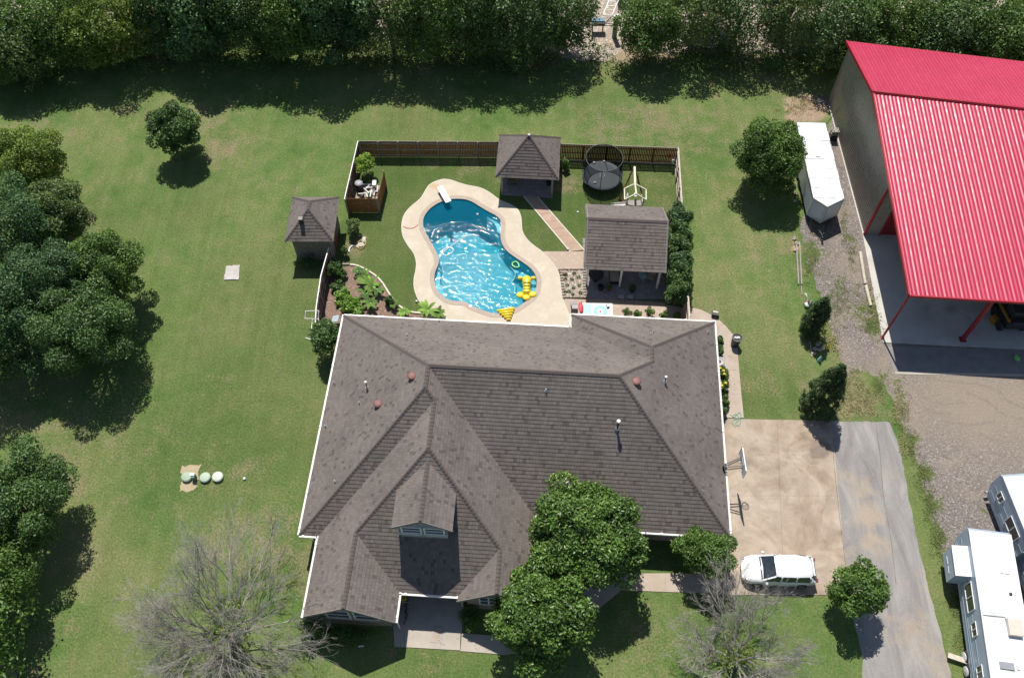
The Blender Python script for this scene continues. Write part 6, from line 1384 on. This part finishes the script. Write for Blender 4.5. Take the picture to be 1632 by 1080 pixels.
# ------------------------------------------------------------------ white car
def car():
    p = at(1237, 912); t = thing('parked_car', p, 'white estate car parked across the concrete driveway with its nose to the house', 'car')
    yaw = math.radians(178.2); Fc = Frame(p.x, p.y-.05, yaw)      # +u is the nose
    L = lambda u, v, z: Fc.w(u, v, z)
    # body stations: u, half width, z low, z belt, z top(centre)
    S = [(-2.3, .6, .4, .78, .8), (-2.24, .76, .3, .93, .97), (-2.05, .86, .25, .99, 1.02), (-1.5, .91, .22, .99, 1.0), (-.5, .92, .2, .97, .99), (.6, .92, .2, .95, .98), (1.0, .92, .2, .93, 1.02), (1.4, .91, .22, .9, .99), (1.8, .88, .24, .84, .93), (2.1, .8, .27, .75, .83), (2.28, .66, .32, .63, .68), (2.36, .5, .38, .55, .56)]
    b = MB(); V = []; n = 11
    for u, hw, zl, zb, zt in S:
        ring = [(-hw*.93, zl), (-hw, zl+.15), (-hw, (zl+zb)/2+.05), (-hw*.97, zb), (-hw*.72, zt-.01), (0, zt+.015), (hw*.72, zt-.01), (hw*.97, zb), (hw, (zl+zb)/2+.05), (hw, zl+.15), (hw*.93, zl)]
        V += [L(u, v, z) for v, z in ring]
    F = []
    for i in range(len(S)-1):
        for j in range(n): F.append((i*n+j, i*n+(j+1) % n, (i+1)*n+(j+1) % n, (i+1)*n+j))
    F += [tuple(range(n)), tuple((len(S)-1)*n+j for j in range(n))[::-1]]
    F = [f[::-1] for f in F]
    b.add(V, F); b.build('body', M['car_paint'], t, smooth=True)
    # greenhouse: roof shell, glass below
    G_ = [(-2.12, .74, 1.0), (-1.78, .66, 1.44), (-.9, .68, 1.53), (.1, .66, 1.5), (.45, .62, 1.42), (1.12, .78, .98)]
    roofst = [(-1.9, .55, 1.38), (-1.72, .66, 1.46), (-.9, .735, 1.545), (.05, .725, 1.52), (.42, .66, 1.44)]
    b = MB(); V = []
    for u, hw, z in roofst: V += [L(u, -hw, z-.06), L(u, -hw*.85, z), L(u, 0, z+.02), L(u, hw*.85, z), L(u, hw, z-.06)]
    b.add(V, [(i*5+j, i*5+j+1, (i+1)*5+j+1, (i+1)*5+j) for i in range(4) for j in range(4)])
    b.build('roof', M['car_paint'], t, smooth=True)
    g = MB(); g.add([L(.44, -.6, 1.42), L(.44, .6, 1.42), L(1.16, .76, .985), L(1.16, -.76, .985)], [(0, 3, 2, 1)]); g.build('windscreen', M['dark_glass'], t)
    g = MB(); g.add([L(-1.88, -.56, 1.4), L(-1.88, .56, 1.4), L(-2.22, .72, 1.0), L(-2.22, -.72, 1.0)], [(0, 1, 2, 3)]); g.build('rear_window', M['dark_glass'], t)
    for s_ in (-1, 1):
        for ua, ub, ta, tb in ((1.02, .12, .46, .12), (.02, -.82, .02, -.82), (-.92, -1.75, -.92, -1.62)):
            g = MB(); g.add([L(ua, s_*.875, .97), L(ub, s_*.885, .98), L(tb, s_*.75, 1.42), L(ta, s_*.745 if ta < .4 else s_*.72, 1.4)], [(0, 1, 2, 3)] if s_ > 0 else [(3, 2, 1, 0)]); g.build('side_window', M['dark_glass'], t)
        for (u0, v0, z0), (u1_, v1, z1) in (((1.18, .79, .97), (.44, .69, 1.44)), ((.07, .885, .97), (.07, .74, 1.44)), ((-.87, .89, .98), (-.87, .75, 1.45)), ((-2.05, .84, 1.0), (-1.7, .7, 1.42))):
            b = MB(); b.beam(L(u0, s_*v0, z0), L(u1_, s_*v1, z1), .09, .05); b.build('pillar', M['car_paint'], t)
        b = MB(); b.blob(L(.98, s_*1.02, 1.0), (.12, .11, .08), 8, 5); b.build('mirror', M['car_paint'], t, smooth=True)
        b = MB(); b.blob(L(2.05, s_*.66, .7), (.2, .13, .09), 8, 5); b.build('headlight', M['steel'], t)
        b = MB(); b.box(L(-2.27, s_*.66, .82), (.08, .2, .3), yaw); b.build('tail_light', M['red_paint'], t)
        for u in (1.42, -1.38):
            q = L(u, s_*.82, .33); w_ = MB()
            for k_, (rr, mm) in enumerate(((.33, 'tyre'),)):
                w_.tube([L(u, s_*.7, .33), L(u, s_*.94, .33)], .33, 18)
            wo = w_.build('wheel', M['tyre'], t); origin[wo.name] = origin[t.name]
            w_ = MB(); w_.tube([L(u, s_*.9, .33), L(u, s_*.95, .33)], .21, 12); w_.build('rim', M['steel'], wo)
        b = MB(); b.beam(L(-.95, s_*.89, .74), L(1.0, s_*.925, .74), .02, .03); b.build('door_moulding', M['grey_plastic'], t)
    b = MB(); b.tube([L(2.1, -.45, .56), L(2.36, 0, .52), L(2.1, .45, .56)], .05, 6); b.build('grille', M['black_plastic'], t)
    b = MB(); b.beam(L(1.22, -.72, 1.0), L(1.22, .72, 1.0), .09, .03); b.build('wiper_cowl', M['black_plastic'], t)
    b = MB(); b.beam(L(-1.96, -.55, 1.44), L(-1.96, .55, 1.44), .1, .04); b.build('rear_spoiler', M['car_paint'], t)
car()

# ------------------------------------------------------------------ cargo trailer and motor homes
tz_ = 2.55
q = [at(1268, 195, tz_), at(1315.5, 196, tz_), at(1345.5, 317, tz_), at(1318.6, 329.7, tz_), at(1292.3, 318.5, tz_)]
wd_ = (q[1]-q[0]).length; br_ = q[1]; fr2 = q[2]; dx_ = (fr2-br_); n_w = (q[0]-q[1]).normalized()*2.45
q = [q[1]+n_w, q[1], q[2], q[3], q[2]+n_w]
t = thing('cargo_trailer', ((q[0]+q[2])/2).xy.to_3d(), 'white enclosed cargo trailer with pointed nose, parked by the tan barn wall', 'trailer')
b = MB(); K = [tuple(v[:2]) for v in q]
b.prism(K, .55, tz_-.05, bottom=True); b.build('trailer_body', mat('trailer_side', (.52, .56, .6), (.46, .5, .54), .4, 2), t)
nr = 8
for i in range(nr):
    a0, a1 = q[0].lerp(q[4], i/nr), q[0].lerp(q[4], (i+1)/nr-.006); c0, c1 = q[1].lerp(q[2], i/nr), q[1].lerp(q[2], (i+1)/nr-.006)
    b = MB(); b.prism([tuple(v[:2]) for v in (a0, a1, c1, c0)][::-1], tz_-.06, tz_+.01+.012*(i % 2)); b.build('roof_sheet', M['white_roof'], t)
b = MB(); b.prism([tuple(v[:2]) for v in (q[4], q[3], q[2])], tz_-.06, tz_+.01); b.build('nose_roof', M['white_roof'], t)
for a_, c_ in ((q[4], q[3]), (q[3], q[2])):
    i0, i1 = a_.lerp(c_, .1), a_.lerp(c_, .9); nn = Vector((c_.y-a_.y, a_.x-c_.x, 0)).normalized()*-.02
    nn = nn if nn.y < 0 else -nn
    b = MB(); b.add([Vector((i0.x, i0.y, .95))+nn, Vector((i1.x, i1.y, .95))+nn, Vector((i1.x, i1.y, 2.35))+nn, Vector((i0.x, i0.y, 2.35))+nn], [(0, 1, 2, 3)]); b.build('nose_panel', mat('nose_panel', (.6, .64, .7), (.56, .6, .66), .3, 2), t)
for v in (q[0], q[1], q[2], q[3], q[4]): b = MB(); b.beam(Vector((v.x, v.y, .55)), Vector((v.x, v.y, tz_-.02)), .05, .05); b.build('corner_strip', M['cream'], t)
for i in range(5): b = MB(); b.beam(q[i]+Vector((0, 0, -.03)), q[(i+1) % 5]+Vector((0, 0, -.03)), .05, .08); b.build('top_rail', M['steel'], t)
for s_ in (0, 1):
    for f in (.45, .58):
        v = q[0].lerp(q[4], f) if s_ == 0 else q[1].lerp(q[2], f); b = MB(); b.lathe((v.x+(-.02 if s_ == 0 else -.2), v.y, .36), [(.34, 0), (.36, .06), (.36, .18), (.34, .22)], 16, axis='x'); b.build('wheel', M['tyre'], t)
hp = Vector((q[3].x-.03, q[3].y-1.3, .5))
for s_ in (q[4], q[2]): b = MB(); b.beam(Vector((s_.x*.7+q[3].x*.3, s_.y-.1, .5)), hp, .08, .1); b.build('drawbar', M['black_metal'], t)
b = MB(); b.tube([hp+Vector((0, 0, -.48)), hp+Vector((0, 0, .35))], .05, 8); b.blob(hp+Vector((0, -.12, 0)), (.1, .16, .09), 8, 5); b.build('jack', M['black_metal'], t)
v = q[0].lerp(q[2], .43)+Vector((0, 0, .06)); b = MB(); b.box((at(1303, 248, tz_).x, at(1303, 248, tz_).y, tz_+.05), (.36, .36, .08)); b.build('roof_vent', M['white_plastic'], t)

def rv(label, TL, TR, BLp, zt, length, windows, slide=None, name='travel_trailer'):
    a = at(*TL, zt); c = at(*BLp, zt); d = (c-a).normalized(); a2_ = at(*TR, zt); wv_ = 2.5
    yaw = math.atan2(d.y, d.x); Fr = Frame(a.x, a.y, yaw)     # u runs away from the back end toward the camera, v to the left of travel = +x side
    sg = 1 if Fr.w(0, 1).x > a.x else -1
    W = lambda u, v, z: Fr.w(u, v*sg, z)
    t = thing(name, W(length/2, wv_/2, 0), label, 'travel trailer')
    ms_ = M['rv_side']; b = MB()
    pr = [(0.45, .6), (0, 1.5), (0.0, zt-.25), (.25, zt-.02), (length, zt-.02), (length, .6)]
    V = [W(u, 0, z) for u, z in pr]+[W(u, wv_, z) for u, z in pr]; k = len(pr)
    b.add(V, [list(range(k)), [k+i for i in range(k)][::-1]]+[(i, (i+1) % k, k+(i+1) % k, k+i) for i in range(k)]); b.build('coach_body', ms_, t)
    nr = int(length/3)+1
    for i in range(nr):
        b = MB(); u0, u1_ = .25+(length-.25)*i/nr, .25+(length-.25)*(i+1)/nr-.015
        b.add([W(u0, -.02, zt-.04), W(u1_, -.02, zt-.04), W(u1_, wv_+.02, zt-.04), W(u0, wv_+.02, zt-.04), W(u0, .1, zt+.03), W(u1_, .1, zt+.03), W(u1_, wv_-.1, zt+.03), W(u0, wv_-.1, zt+.03)], [(4, 5, 6, 7), (0, 1, 5, 4), (1, 2, 6, 5), (2, 3, 7, 6), (3, 0, 4, 7)])
        b.build('roof_sheet', M['white_roof'], t)
    for s_ in (0, 1): b = MB(); b.beam(W(.2, s_*wv_, zt-.03), W(length, s_*wv_, zt-.03), .07, .07); b.build('gutter_rail', M['white_plastic'], t)
    for j, z in enumerate((1.0, 1.25, 1.9)): b = MB(); b.beam(W(.3, -.01, z), W(length, -.01, z), .02, .06 if j else .12); b.build('side_stripe', M['stripe'], t)
    for u0, u1_, z0, z1 in windows:
        f = MB()
        for p_, q_ in (((u0, z0), (u1_, z0)), ((u0, z1), (u1_, z1)), ((u0, z0), (u0, z1)), ((u1_, z0), (u1_, z1)), (((u0+u1_)/2, z0), ((u0+u1_)/2, z1))): f.beam(W(p_[0], -.04, p_[1]), W(q_[0], -.04, q_[1]), .045, .045)
        fo = f.build('window', M['white_paint'], t); g = MB(); g.add([W(u0, -.03, z0), W(u1_, -.03, z0), W(u1_, -.03, z1), W(u0, -.03, z1)], [(0, 1, 2, 3)]); origin[fo.name] = origin[t.name]; g.build('pane', M['dark_glass'], fo)
    return t, W
M['rv_side'] = mat('rv_side', (.38, .46, .56), (.34, .42, .52), .35, 1.5)  # blue of the sky reflected in the shaded walls is put into this colour
M['stripe'] = mat('stripe', (.22, .3, .38), (.26, .33, .4), .4, 3)
t, W = rv('long white travel trailer with slide out box, beside the asphalt lane', (1544, 838), (1602, 836), (1580, 1080), 3.15, 13.0, [(3.3, 5.0, 1.55, 2.45), (5.7, 6.5, 1.7, 2.3), (8.2, 8.9, 1.6, 2.3), (10.2, 11, 1.6, 2.3)])
SB = MB(); b = SB; z0, z1 = .95, 2.55
V = [W(1.15, -.85, z0), W(3.0, -.85, z0), W(3.0, .0, z0), W(1.15, .0, z0), W(1.15, -.85, z1-.12), W(3.0, -.85, z1-.12), W(3.0, 0, z1), W(1.15, 0, z1)]
b.add(V, [(0, 1, 2, 3), (0, 1, 5, 4), (1, 2, 6, 5), (3, 0, 4, 7)]); b.build('slide_out', M['rv_side'], t)
b = MB(); V2 = [W(1.1, -.9, z1-.1), W(3.05, -.9, z1-.1), W(3.05, .0, z1+.05), W(1.1, .0, z1+.05)]; b.add(V2+[v-Vector((0, 0, .05)) for v in V2], [(0, 1, 2, 3), (4, 5, 6, 7), (0, 1, 5, 4), (1, 2, 6, 5), (3, 0, 4, 7)]); b.build('slide_roof', M['white_roof'], t)
for u in (1.6, 2.1): b = MB(); b.beam(W(u-.1, -.87, 1.5), W(u+.5, -.87, 1.5), .02, .05); b.build('slide_stripe', M['white_plastic'], t)
for u in (7.3, 8.15):
    b = MB(); v = W(u, .02, .36); b.lathe((v.x-.12, v.y, .36), [(.3, 0), (.36, .05), (.36, .25), (.3, .3)], 16, axis='x'); b.build('wheel', M['tyre'], t); b = MB(); b.lathe((v.x-.2, v.y, .36), [(.05, 0), (.3, .04), (.3, .09)], 14, axis='x'); b.build('wheel_cover', M['white_plastic'], t)
def rbox(u, v, du, dv_, h, m, nm, z0=3.18):
    b = MB(); p = W(u, v, z0+h/2); dd = W(1, 0, 0)-W(0, 0, 0); b.box(tuple(p), (du, dv_, h), math.atan2(dd.y, dd.x)); b.build(nm, m, t, bevel=.02)
rbox(2.6, 1.75, .45, .5, .06, M['white_plastic'], 'roof_hatch'); rbox(4.05, 1.85, .16, .16, .1, M['black_plastic'], 'plumbing_vent'); rbox(6.1, 1.7, 1.0, .8, .3, mat('ac_shroud', (.62, .56, .48), (.56, .5, .43), .5, 4), 'air_conditioner'); rbox(8.35, .95, .42, .8, .08, M['grey_plastic'], 'skylight'); rbox(8.4, 1.6, .15, .15, .08, M['white_plastic'], 'plumbing_vent'); rbox(10.3, 1.5, .3, .25, .08, M['grey_plastic'], 'roof_hatch')
b = MB(); b.beam(W(5.55, .05, 3.2), W(5.5, 1.3, 3.2), .06, .05); b.beam(W(5.5, 1.3, 3.2), W(6.6, 1.35, 3.2), .05, .04); stuff(b.build('roof_seam', M['grey_plastic'], t))
b = MB(); b.beam(W(12.3, -.75, 2.5), W(13.0, -.75, 2.5), .5, .1); b.build('second_awning', M['white_roof'], t)
t, W = rv('second white travel trailer, cut by the right picture edge behind the first', (1597, 754), (1632, 748), (1634, 845), 3.15, 9.0, [(.9, 1.5, 1.7, 2.35), (2.6, 4.0, 1.5, 2.4), (6.6, 7.2, 1.6, 2.3)])
b = MB(); b.beam(W(5.1, -.05, .4), W(5.1, -.05, 2.7), .7, .05); b.build('entry_door', mat('rv_door', (.25, .38, .36), (.2, .32, .3), .4, 3), t)
b = MB(); b.beam(W(.2, 0, .55), W(-.1, 2.5, .55), .15, .15); b.build('bumper', M['grey_wood'], t)
b = MB(); b.beam(at(1511, 1043, .35), at(1549, 1056, .35), .32, .05); tag(b.build('plank', M['pale_wood'], loc=at(1511, 1043)), 'pale wooden plank lying between the asphalt lane and the long travel trailer', 'plank')

# ------------------------------------------------------------------ under the barn and in the gravel yard
def tractor():
    p = at(1603, 512); t = thing('skid_loader', p, 'dark skid loader with orange lift arms parked under the red roof', 'loader')
    b = MB(); b.box((p.x, p.y-.1, .95), (1.4, 2.0, .9)); b.build('chassis', M['black_metal'], t, bevel=.12)
    b = MB(); b.box((p.x, p.y-.2, 1.75), (1.1, 1.1, .8)); b.build('cab', M['black_plastic'], t, bevel=.08)
    b = MB(); b.box((p.x, p.y-.95, 1.45), (1.15, .7, .4)); b.build('engine_cover', M['black_metal'], t, bevel=.1)
    for s_ in (-1, 1):
        b = MB(); b.beam((p.x+s_*.72, p.y-1.0, 1.5), (p.x+s_*.72, p.y+1.2, 1.1), .14, .2); b.build('lift_arm', M['yellow_machine'], t)
        for dy in (-.65, .6): b = MB(); b.lathe((p.x+s_*.85-.15, p.y+dy, .42), [(.3, 0), (.42, .05), (.42, .25), (.3, .3)], 16, axis='x'); wo = b.build('wheel', M['tyre'], t)
    b = MB(); b.beam((p.x-.45, p.y+.45, 2.1), (p.x+.45, p.y+.45, 2.1), .25, .1); b.build('cab_crossbar', M['yellow_machine'], t)
    b = MB(); b.box((p.x, p.y+1.6, .35), (1.8, .6, .55)); b.build('bucket', M['black_metal'], t)
    b = MB(); b.box((p.x-1.1, p.y-.1, .35), (.35, .5, .6), .2); tag(b.build('fuel_can', M['yellow_machine'], loc=(p.x-1.1, p.y-.1, 0)), 'orange can left of the skid loader under the barn roof', 'can')
tractor()
p = at(1620, 570, .1); b = MB(); b.blob(p, (.22, .3, .1), 7, 4, jit=.3); tag(b.build('green_bag', M['green_vinyl'], loc=p), 'small green scrap lying in the barn roof shadow', 'scrap')
for (x0_, y0_), (x1_, y1_), lab in (((1371, 402), (1379, 452), 'upper log of the pair beside the barn slab'), ((1380, 455), (1388, 487), 'lower log of the pair beside the barn slab')):
    b = MB(); b.tube([at(x0_, y0_, .12), at(x1_, y1_, .12)], [.13, .11], 8); tag(b.build('log', M['pale_wood'], loc=at(x0_, y0_)), lab, 'log', 'logs beside the barn slab')
for dx, lab in ((0, 'left'), (5, 'right')):
    b = MB(); b.beam(at(1269+dx, 386, .08), at(1272.5+dx, 453, .08), .1, .12); tag(b.build('landscape_timber', M['grey_wood'], loc=at(1269+dx, 386)), f'{lab} one of two long timbers edging the east lawn', 'timber')
b = MB(); b.beam(at(1277, 455, .06), at(1278, 470, .06), .06, .06); tag(b.build('thin_stake', M['grey_wood'], loc=at(1277, 455)), 'thin stake at the end of the two long timbers', 'stake')
b = MB(); b.beam(at(1291, 545, .06), at(1294, 568, .06), .07, .08); tag(b.build('edging_board', M['pink_wood'], loc=at(1291, 545)), 'short board edging the lawn between the two evergreens', 'board')
for i, (x, y) in enumerate(((1268, 398), (1270, 388), (1266, 380), (1267, 320), (1268, 308), (1266, 296), (1299, 556), (1303, 549), (1306, 557), (1297, 563))):
    p = at(x, y, .08); b = MB(); b.blob(p, (.2, .17, .12), 7, 5, jit=.22); tag(b.build('stone', M['stone'], loc=p), ['rock at the upper end of the two timbers', 'rock touching the timbers under the shade tree', 'rock hidden in the shade tree shadow', 'lowest of three pale rocks beside the cargo trailer', 'middle one of three pale rocks beside the cargo trailer', 'upper one of three pale rocks beside the cargo trailer', 'rock left of the yellow garden figure', 'rock between the evergreens, nearest the upper one', 'rock beside the yellow garden figure', 'rock at the foot of the short board'][i], 'rock')
# little garden figures
t = thing('garden_swan', at(1284, 477), 'white swan shaped garden ornament above the shorter evergreen', 'ornament')
b = MB(); P = [at(1281, 468, .75), at(1284, 468, .9), at(1286, 473, .7), at(1285, 479, .4), at(1287, 483, .25)]; b.tube(P, [.03, .06, .06, .09, .1], 7); b.build('neck', M['white_plastic'], t, smooth=True); b = MB(); b.blob(at(1286, 485, .22), (.2, .28, .17), 9, 6); b.build('body', M['white_plastic'], t, smooth=True)
def figurine(label, x, y, m1_, m2_, seed):
    p = at(x, y); t = thing('garden_figure', p, label, 'ornament'); b = MB(); b.lathe(p, [(.14, 0), (.16, .15), (.1, .35), (.05, .4)], 10); b.build('robe', M[m1_], t); b = MB(); b.blob(p+Vector((0, 0, .47)), (.08, .08, .09), 8, 6); b.build('head', M[m2_], t, smooth=True)
    b = MB(); b.lathe(p+Vector((0, 0, .52)), [(.1, 0), (.05, .08), (.01, .16)], 8); b.build('hat', M[m1_], t)
figurine('pink garden figure in front of the white swan', 1286, 487, 'pink_red', 'white_plastic', 1); figurine('blue garden figure right of the pink one', 1291, 486, 'pale_teal', 'white_plastic', 2)
figurine('yellow garden figure above the taller evergreen', 1311, 556, 'cream', 'white_plastic', 3); figurine('pale yellow garden figure right of the other yellow one', 1318, 555, 'yellow_vinyl', 'white_plastic', 4); figurine('teal garden figure left of the taller evergreen', 1305, 575, 'teal', 'white_plastic', 5)
t = thing('metal_cart', at(1327, 213), 'rusty metal stand with a long handle against the tan barn wall', 'stand'); p = at(1326, 222)
b = MB(); b.beam(p+Vector((-.6, .9, .9)), p+Vector((.4, 1.8, 2.1)), .05, .05); b.build('handle', M['black_metal'], t)
for dx, dy in ((-.35, -.3), (.35, -.3), (-.35, .35), (.35, .35)): b = MB(); b.beam(p+Vector((dx, dy, 0)), p+Vector((dx*.5, dy*.5, 1.2)), .05, .05); b.build('leg', M['black_metal'], t)
b = MB(); b.box(p+Vector((0, 0, .25)), (.7, .5, .4)); b.build('base_box', M['black_metal'], t)
for z in (.7, 1.1): b = MB(); b.box(p+Vector((0, 0, z)), (.55, .55, .04)); b.build('shelf', M['grey_wood'], t)

# ------------------------------------------------------------------ clearing beyond the trees
p = at(974, 62); t = thing('green_post', p, 'thick green post with pale cap in the clearing behind the trees', 'post')
p = at(979, 60); b = MB(); b.tube([p, p+Vector((0, 0, 2.4))], .24, 12); b.build('shaft', M['green_tank'], t); b = MB(); b.lathe(p+Vector((0, 0, 2.4)), [(.27, 0), (.27, .06), (.01, .08)], 12); b.build('cap', M['white_plastic'], t)
p = at(952, 50); t = thing('barbecue', p, 'dark barbecue with blue lid in the clearing behind the trees', 'barbecue')
b = MB(); b.box(p+Vector((0, 0, 1.0)), (1.3, .7, .3)); b.build('fire_box', M['black_metal'], t); b = MB(); b.box(p+Vector((0, .1, 1.2)), (1.3, .5, .12)); b.build('lid', mat('blue_lid', (.16, .28, .36), (.12, .2, .28), .3, 3), t)
for dx in (-.5, .5): b = MB(); b.beam(p+Vector((dx, 0, 0)), p+Vector((dx, 0, .9)), .08, .4); b.build('leg', M['black_metal'], t)
bldg = at(1005, 12); t = thing('white_building', (bldg.x, 80, 0), 'low white roofed building at the top edge seen through the gap in the trees', 'building')
b = MB(); b.box((14.5, 79.2, 1.2), (8, 5, 2.4)); b.build('wall', mat('blue_grey_wall', (.34, .38, .4), (.3, .33, .36), .6, 2), t); b = MB(); b.box((14.5, 79.2, 2.5), (8.4, 5.4, .16)); b.build('roof', M['white_roof'], t)
b = MB(); b.box((30.5, 80, 1.3), (9, 5, 2.6)); tag(b.build('pale_shed', M['white_roof'], loc=(30.5, 80, 0)), 'pale shed roof glimpsed through the trees near the barn', 'shed')
t = thing('white_ladder', at(968, 10), 'white framed ladder rack by the white building at the top edge', 'rack')
A, B_ = at(962, 14, 1.6), at(973, -4, 1.6)
for s_ in (0, .9): b = MB(); b.beam(A+Vector((s_, 0, -.7)), B_+Vector((s_, 0, 0)), .08, .08); b.build('rail', M['white_paint'], t)
for k_ in range(5): q_ = A.lerp(B_, k_/4); b = MB(); b.beam(q_+Vector((0, 0, -.7*(1-k_/4))), q_+Vector((.9, 0, -.7*(1-k_/4))), .06, .06); b.build('rung', M['white_paint'], t)
b = MB(); b.tube([at(988.5, 45), at(989, 45)+Vector((0, 0, 5.5))], .07, 7); tag(b.build('white_pole', M['pale_wood'], loc=at(988.5, 45)), 'slim white pole beside the green post in the clearing', 'pole')
rs = random.Random(77)
for i, (x, y, lab) in enumerate(((918, 58, 'scrap pile'), (1075, 65, 'tan board pile'), (1150, 75, 'pale boards'), (1095, 45, 'white junk'))):
    p = at(x, y); t = thing('scrap_heap', p, ['heap of pale broken boards left of the barbecue', 'pile of tan sheets right of the green post behind the trees', 'pale boards leaning under the hedgerow near the barn', 'white junk heap shimmering through the trees'][i], 'scrap heap')
    for k_ in range(9):
        b = MB(); b.box(p+Vector((rs.uniform(-.8, .8), rs.uniform(-.6, .6), .1+.07*k_)), (rs.uniform(.5, 1.3), rs.uniform(.15, .5), .06), rs.uniform(0, 3)); b.build('board', [M['pale_wood'], M['pink_wood'], M['white_paint']][k_ % 3], t)

# wheel ruts pressed into the yard, cracks and drips
M['rut'] = mat('damp_soil', (.2, .165, .135), (.26, .215, .175), .95, 3, 8, bmp=.5, bscale=14)
def strip(name, pts, wd_, z, m, seed, closed=False):
    P = smoothp([a2(x, y) for x, y in pts], 6, closed); rs = random.Random(seed); L1, R1 = [], []
    for i, p in enumerate(P):
        q0, q1 = P[max(0, i-1)], P[min(len(P)-1, i+1)]; tx, ty = q1[0]-q0[0], q1[1]-q0[1]; l_ = math.hypot(tx, ty) or 1; w_ = wd_*rs.uniform(.6, 1.3)/2
        L1.append((p[0]-ty/l_*w_, p[1]+tx/l_*w_, z)); R1.append((p[0]+ty/l_*w_, p[1]-tx/l_*w_, z))
    b = MB(); k = len(P); b.add(L1+R1, [(k+i, k+i+1, i+1, i) for i in range(k-1)]); o = b.build(name, m); return struct(o)
for i, P in enumerate(([(1448, 618), (1452, 632), (1466, 646), (1488, 656), (1515, 660)], [(1458, 612), (1464, 626), (1480, 637), (1505, 643), (1540, 640)], [(1540, 625), (1575, 640), (1600, 660), (1632, 668)], [(1560, 612), (1590, 622), (1610, 640), (1640, 652)], [(1390, 585), (1440, 590), (1500, 606), (1560, 610)], [(1560, 690), (1590, 700), (1632, 702)], [(1500, 668), (1540, 676), (1580, 672)])): strip('wheel_rut', P, .22, .0085+.0004*i, M['rut'], i)
M['crack'] = mat('crack_filler', (.1, .085, .07), (.14, .12, .1), .95, 5)
for i, P in enumerate(([(1327, 700), (1329, 740), (1334, 790), (1341, 850), (1347, 900)], [(1395, 672), (1402, 720), (1408, 790), (1420, 860), (1428, 930)]  )): strip('pavement_crack', P, .025, .0135 if i else .058, M['crack'], 40+i)
M['pale_silt'] = mat('pale_silt', (.42, .35, .28), (.37, .3, .24), .95, 4)
M['wet_mark'] = mat('wet_mark', (.19, .15, .115), (.235, .185, .145), .8, 2.5, 7)
struct(sheet('damp_mark', rough(smoothp(px([(1291, 722), (1297, 713), (1308, 708), (1321, 707), (1322, 716), (1316, 724), (1304, 729), (1295, 730)], .05), 4), .15, .05, 6), .057, M['wet_mark'], 0))
strip('silt_line', [(1275, 735), (1290, 741), (1308, 741), (1320, 733), (1323, 722)], .06, .0575, M['pale_silt'], 61)
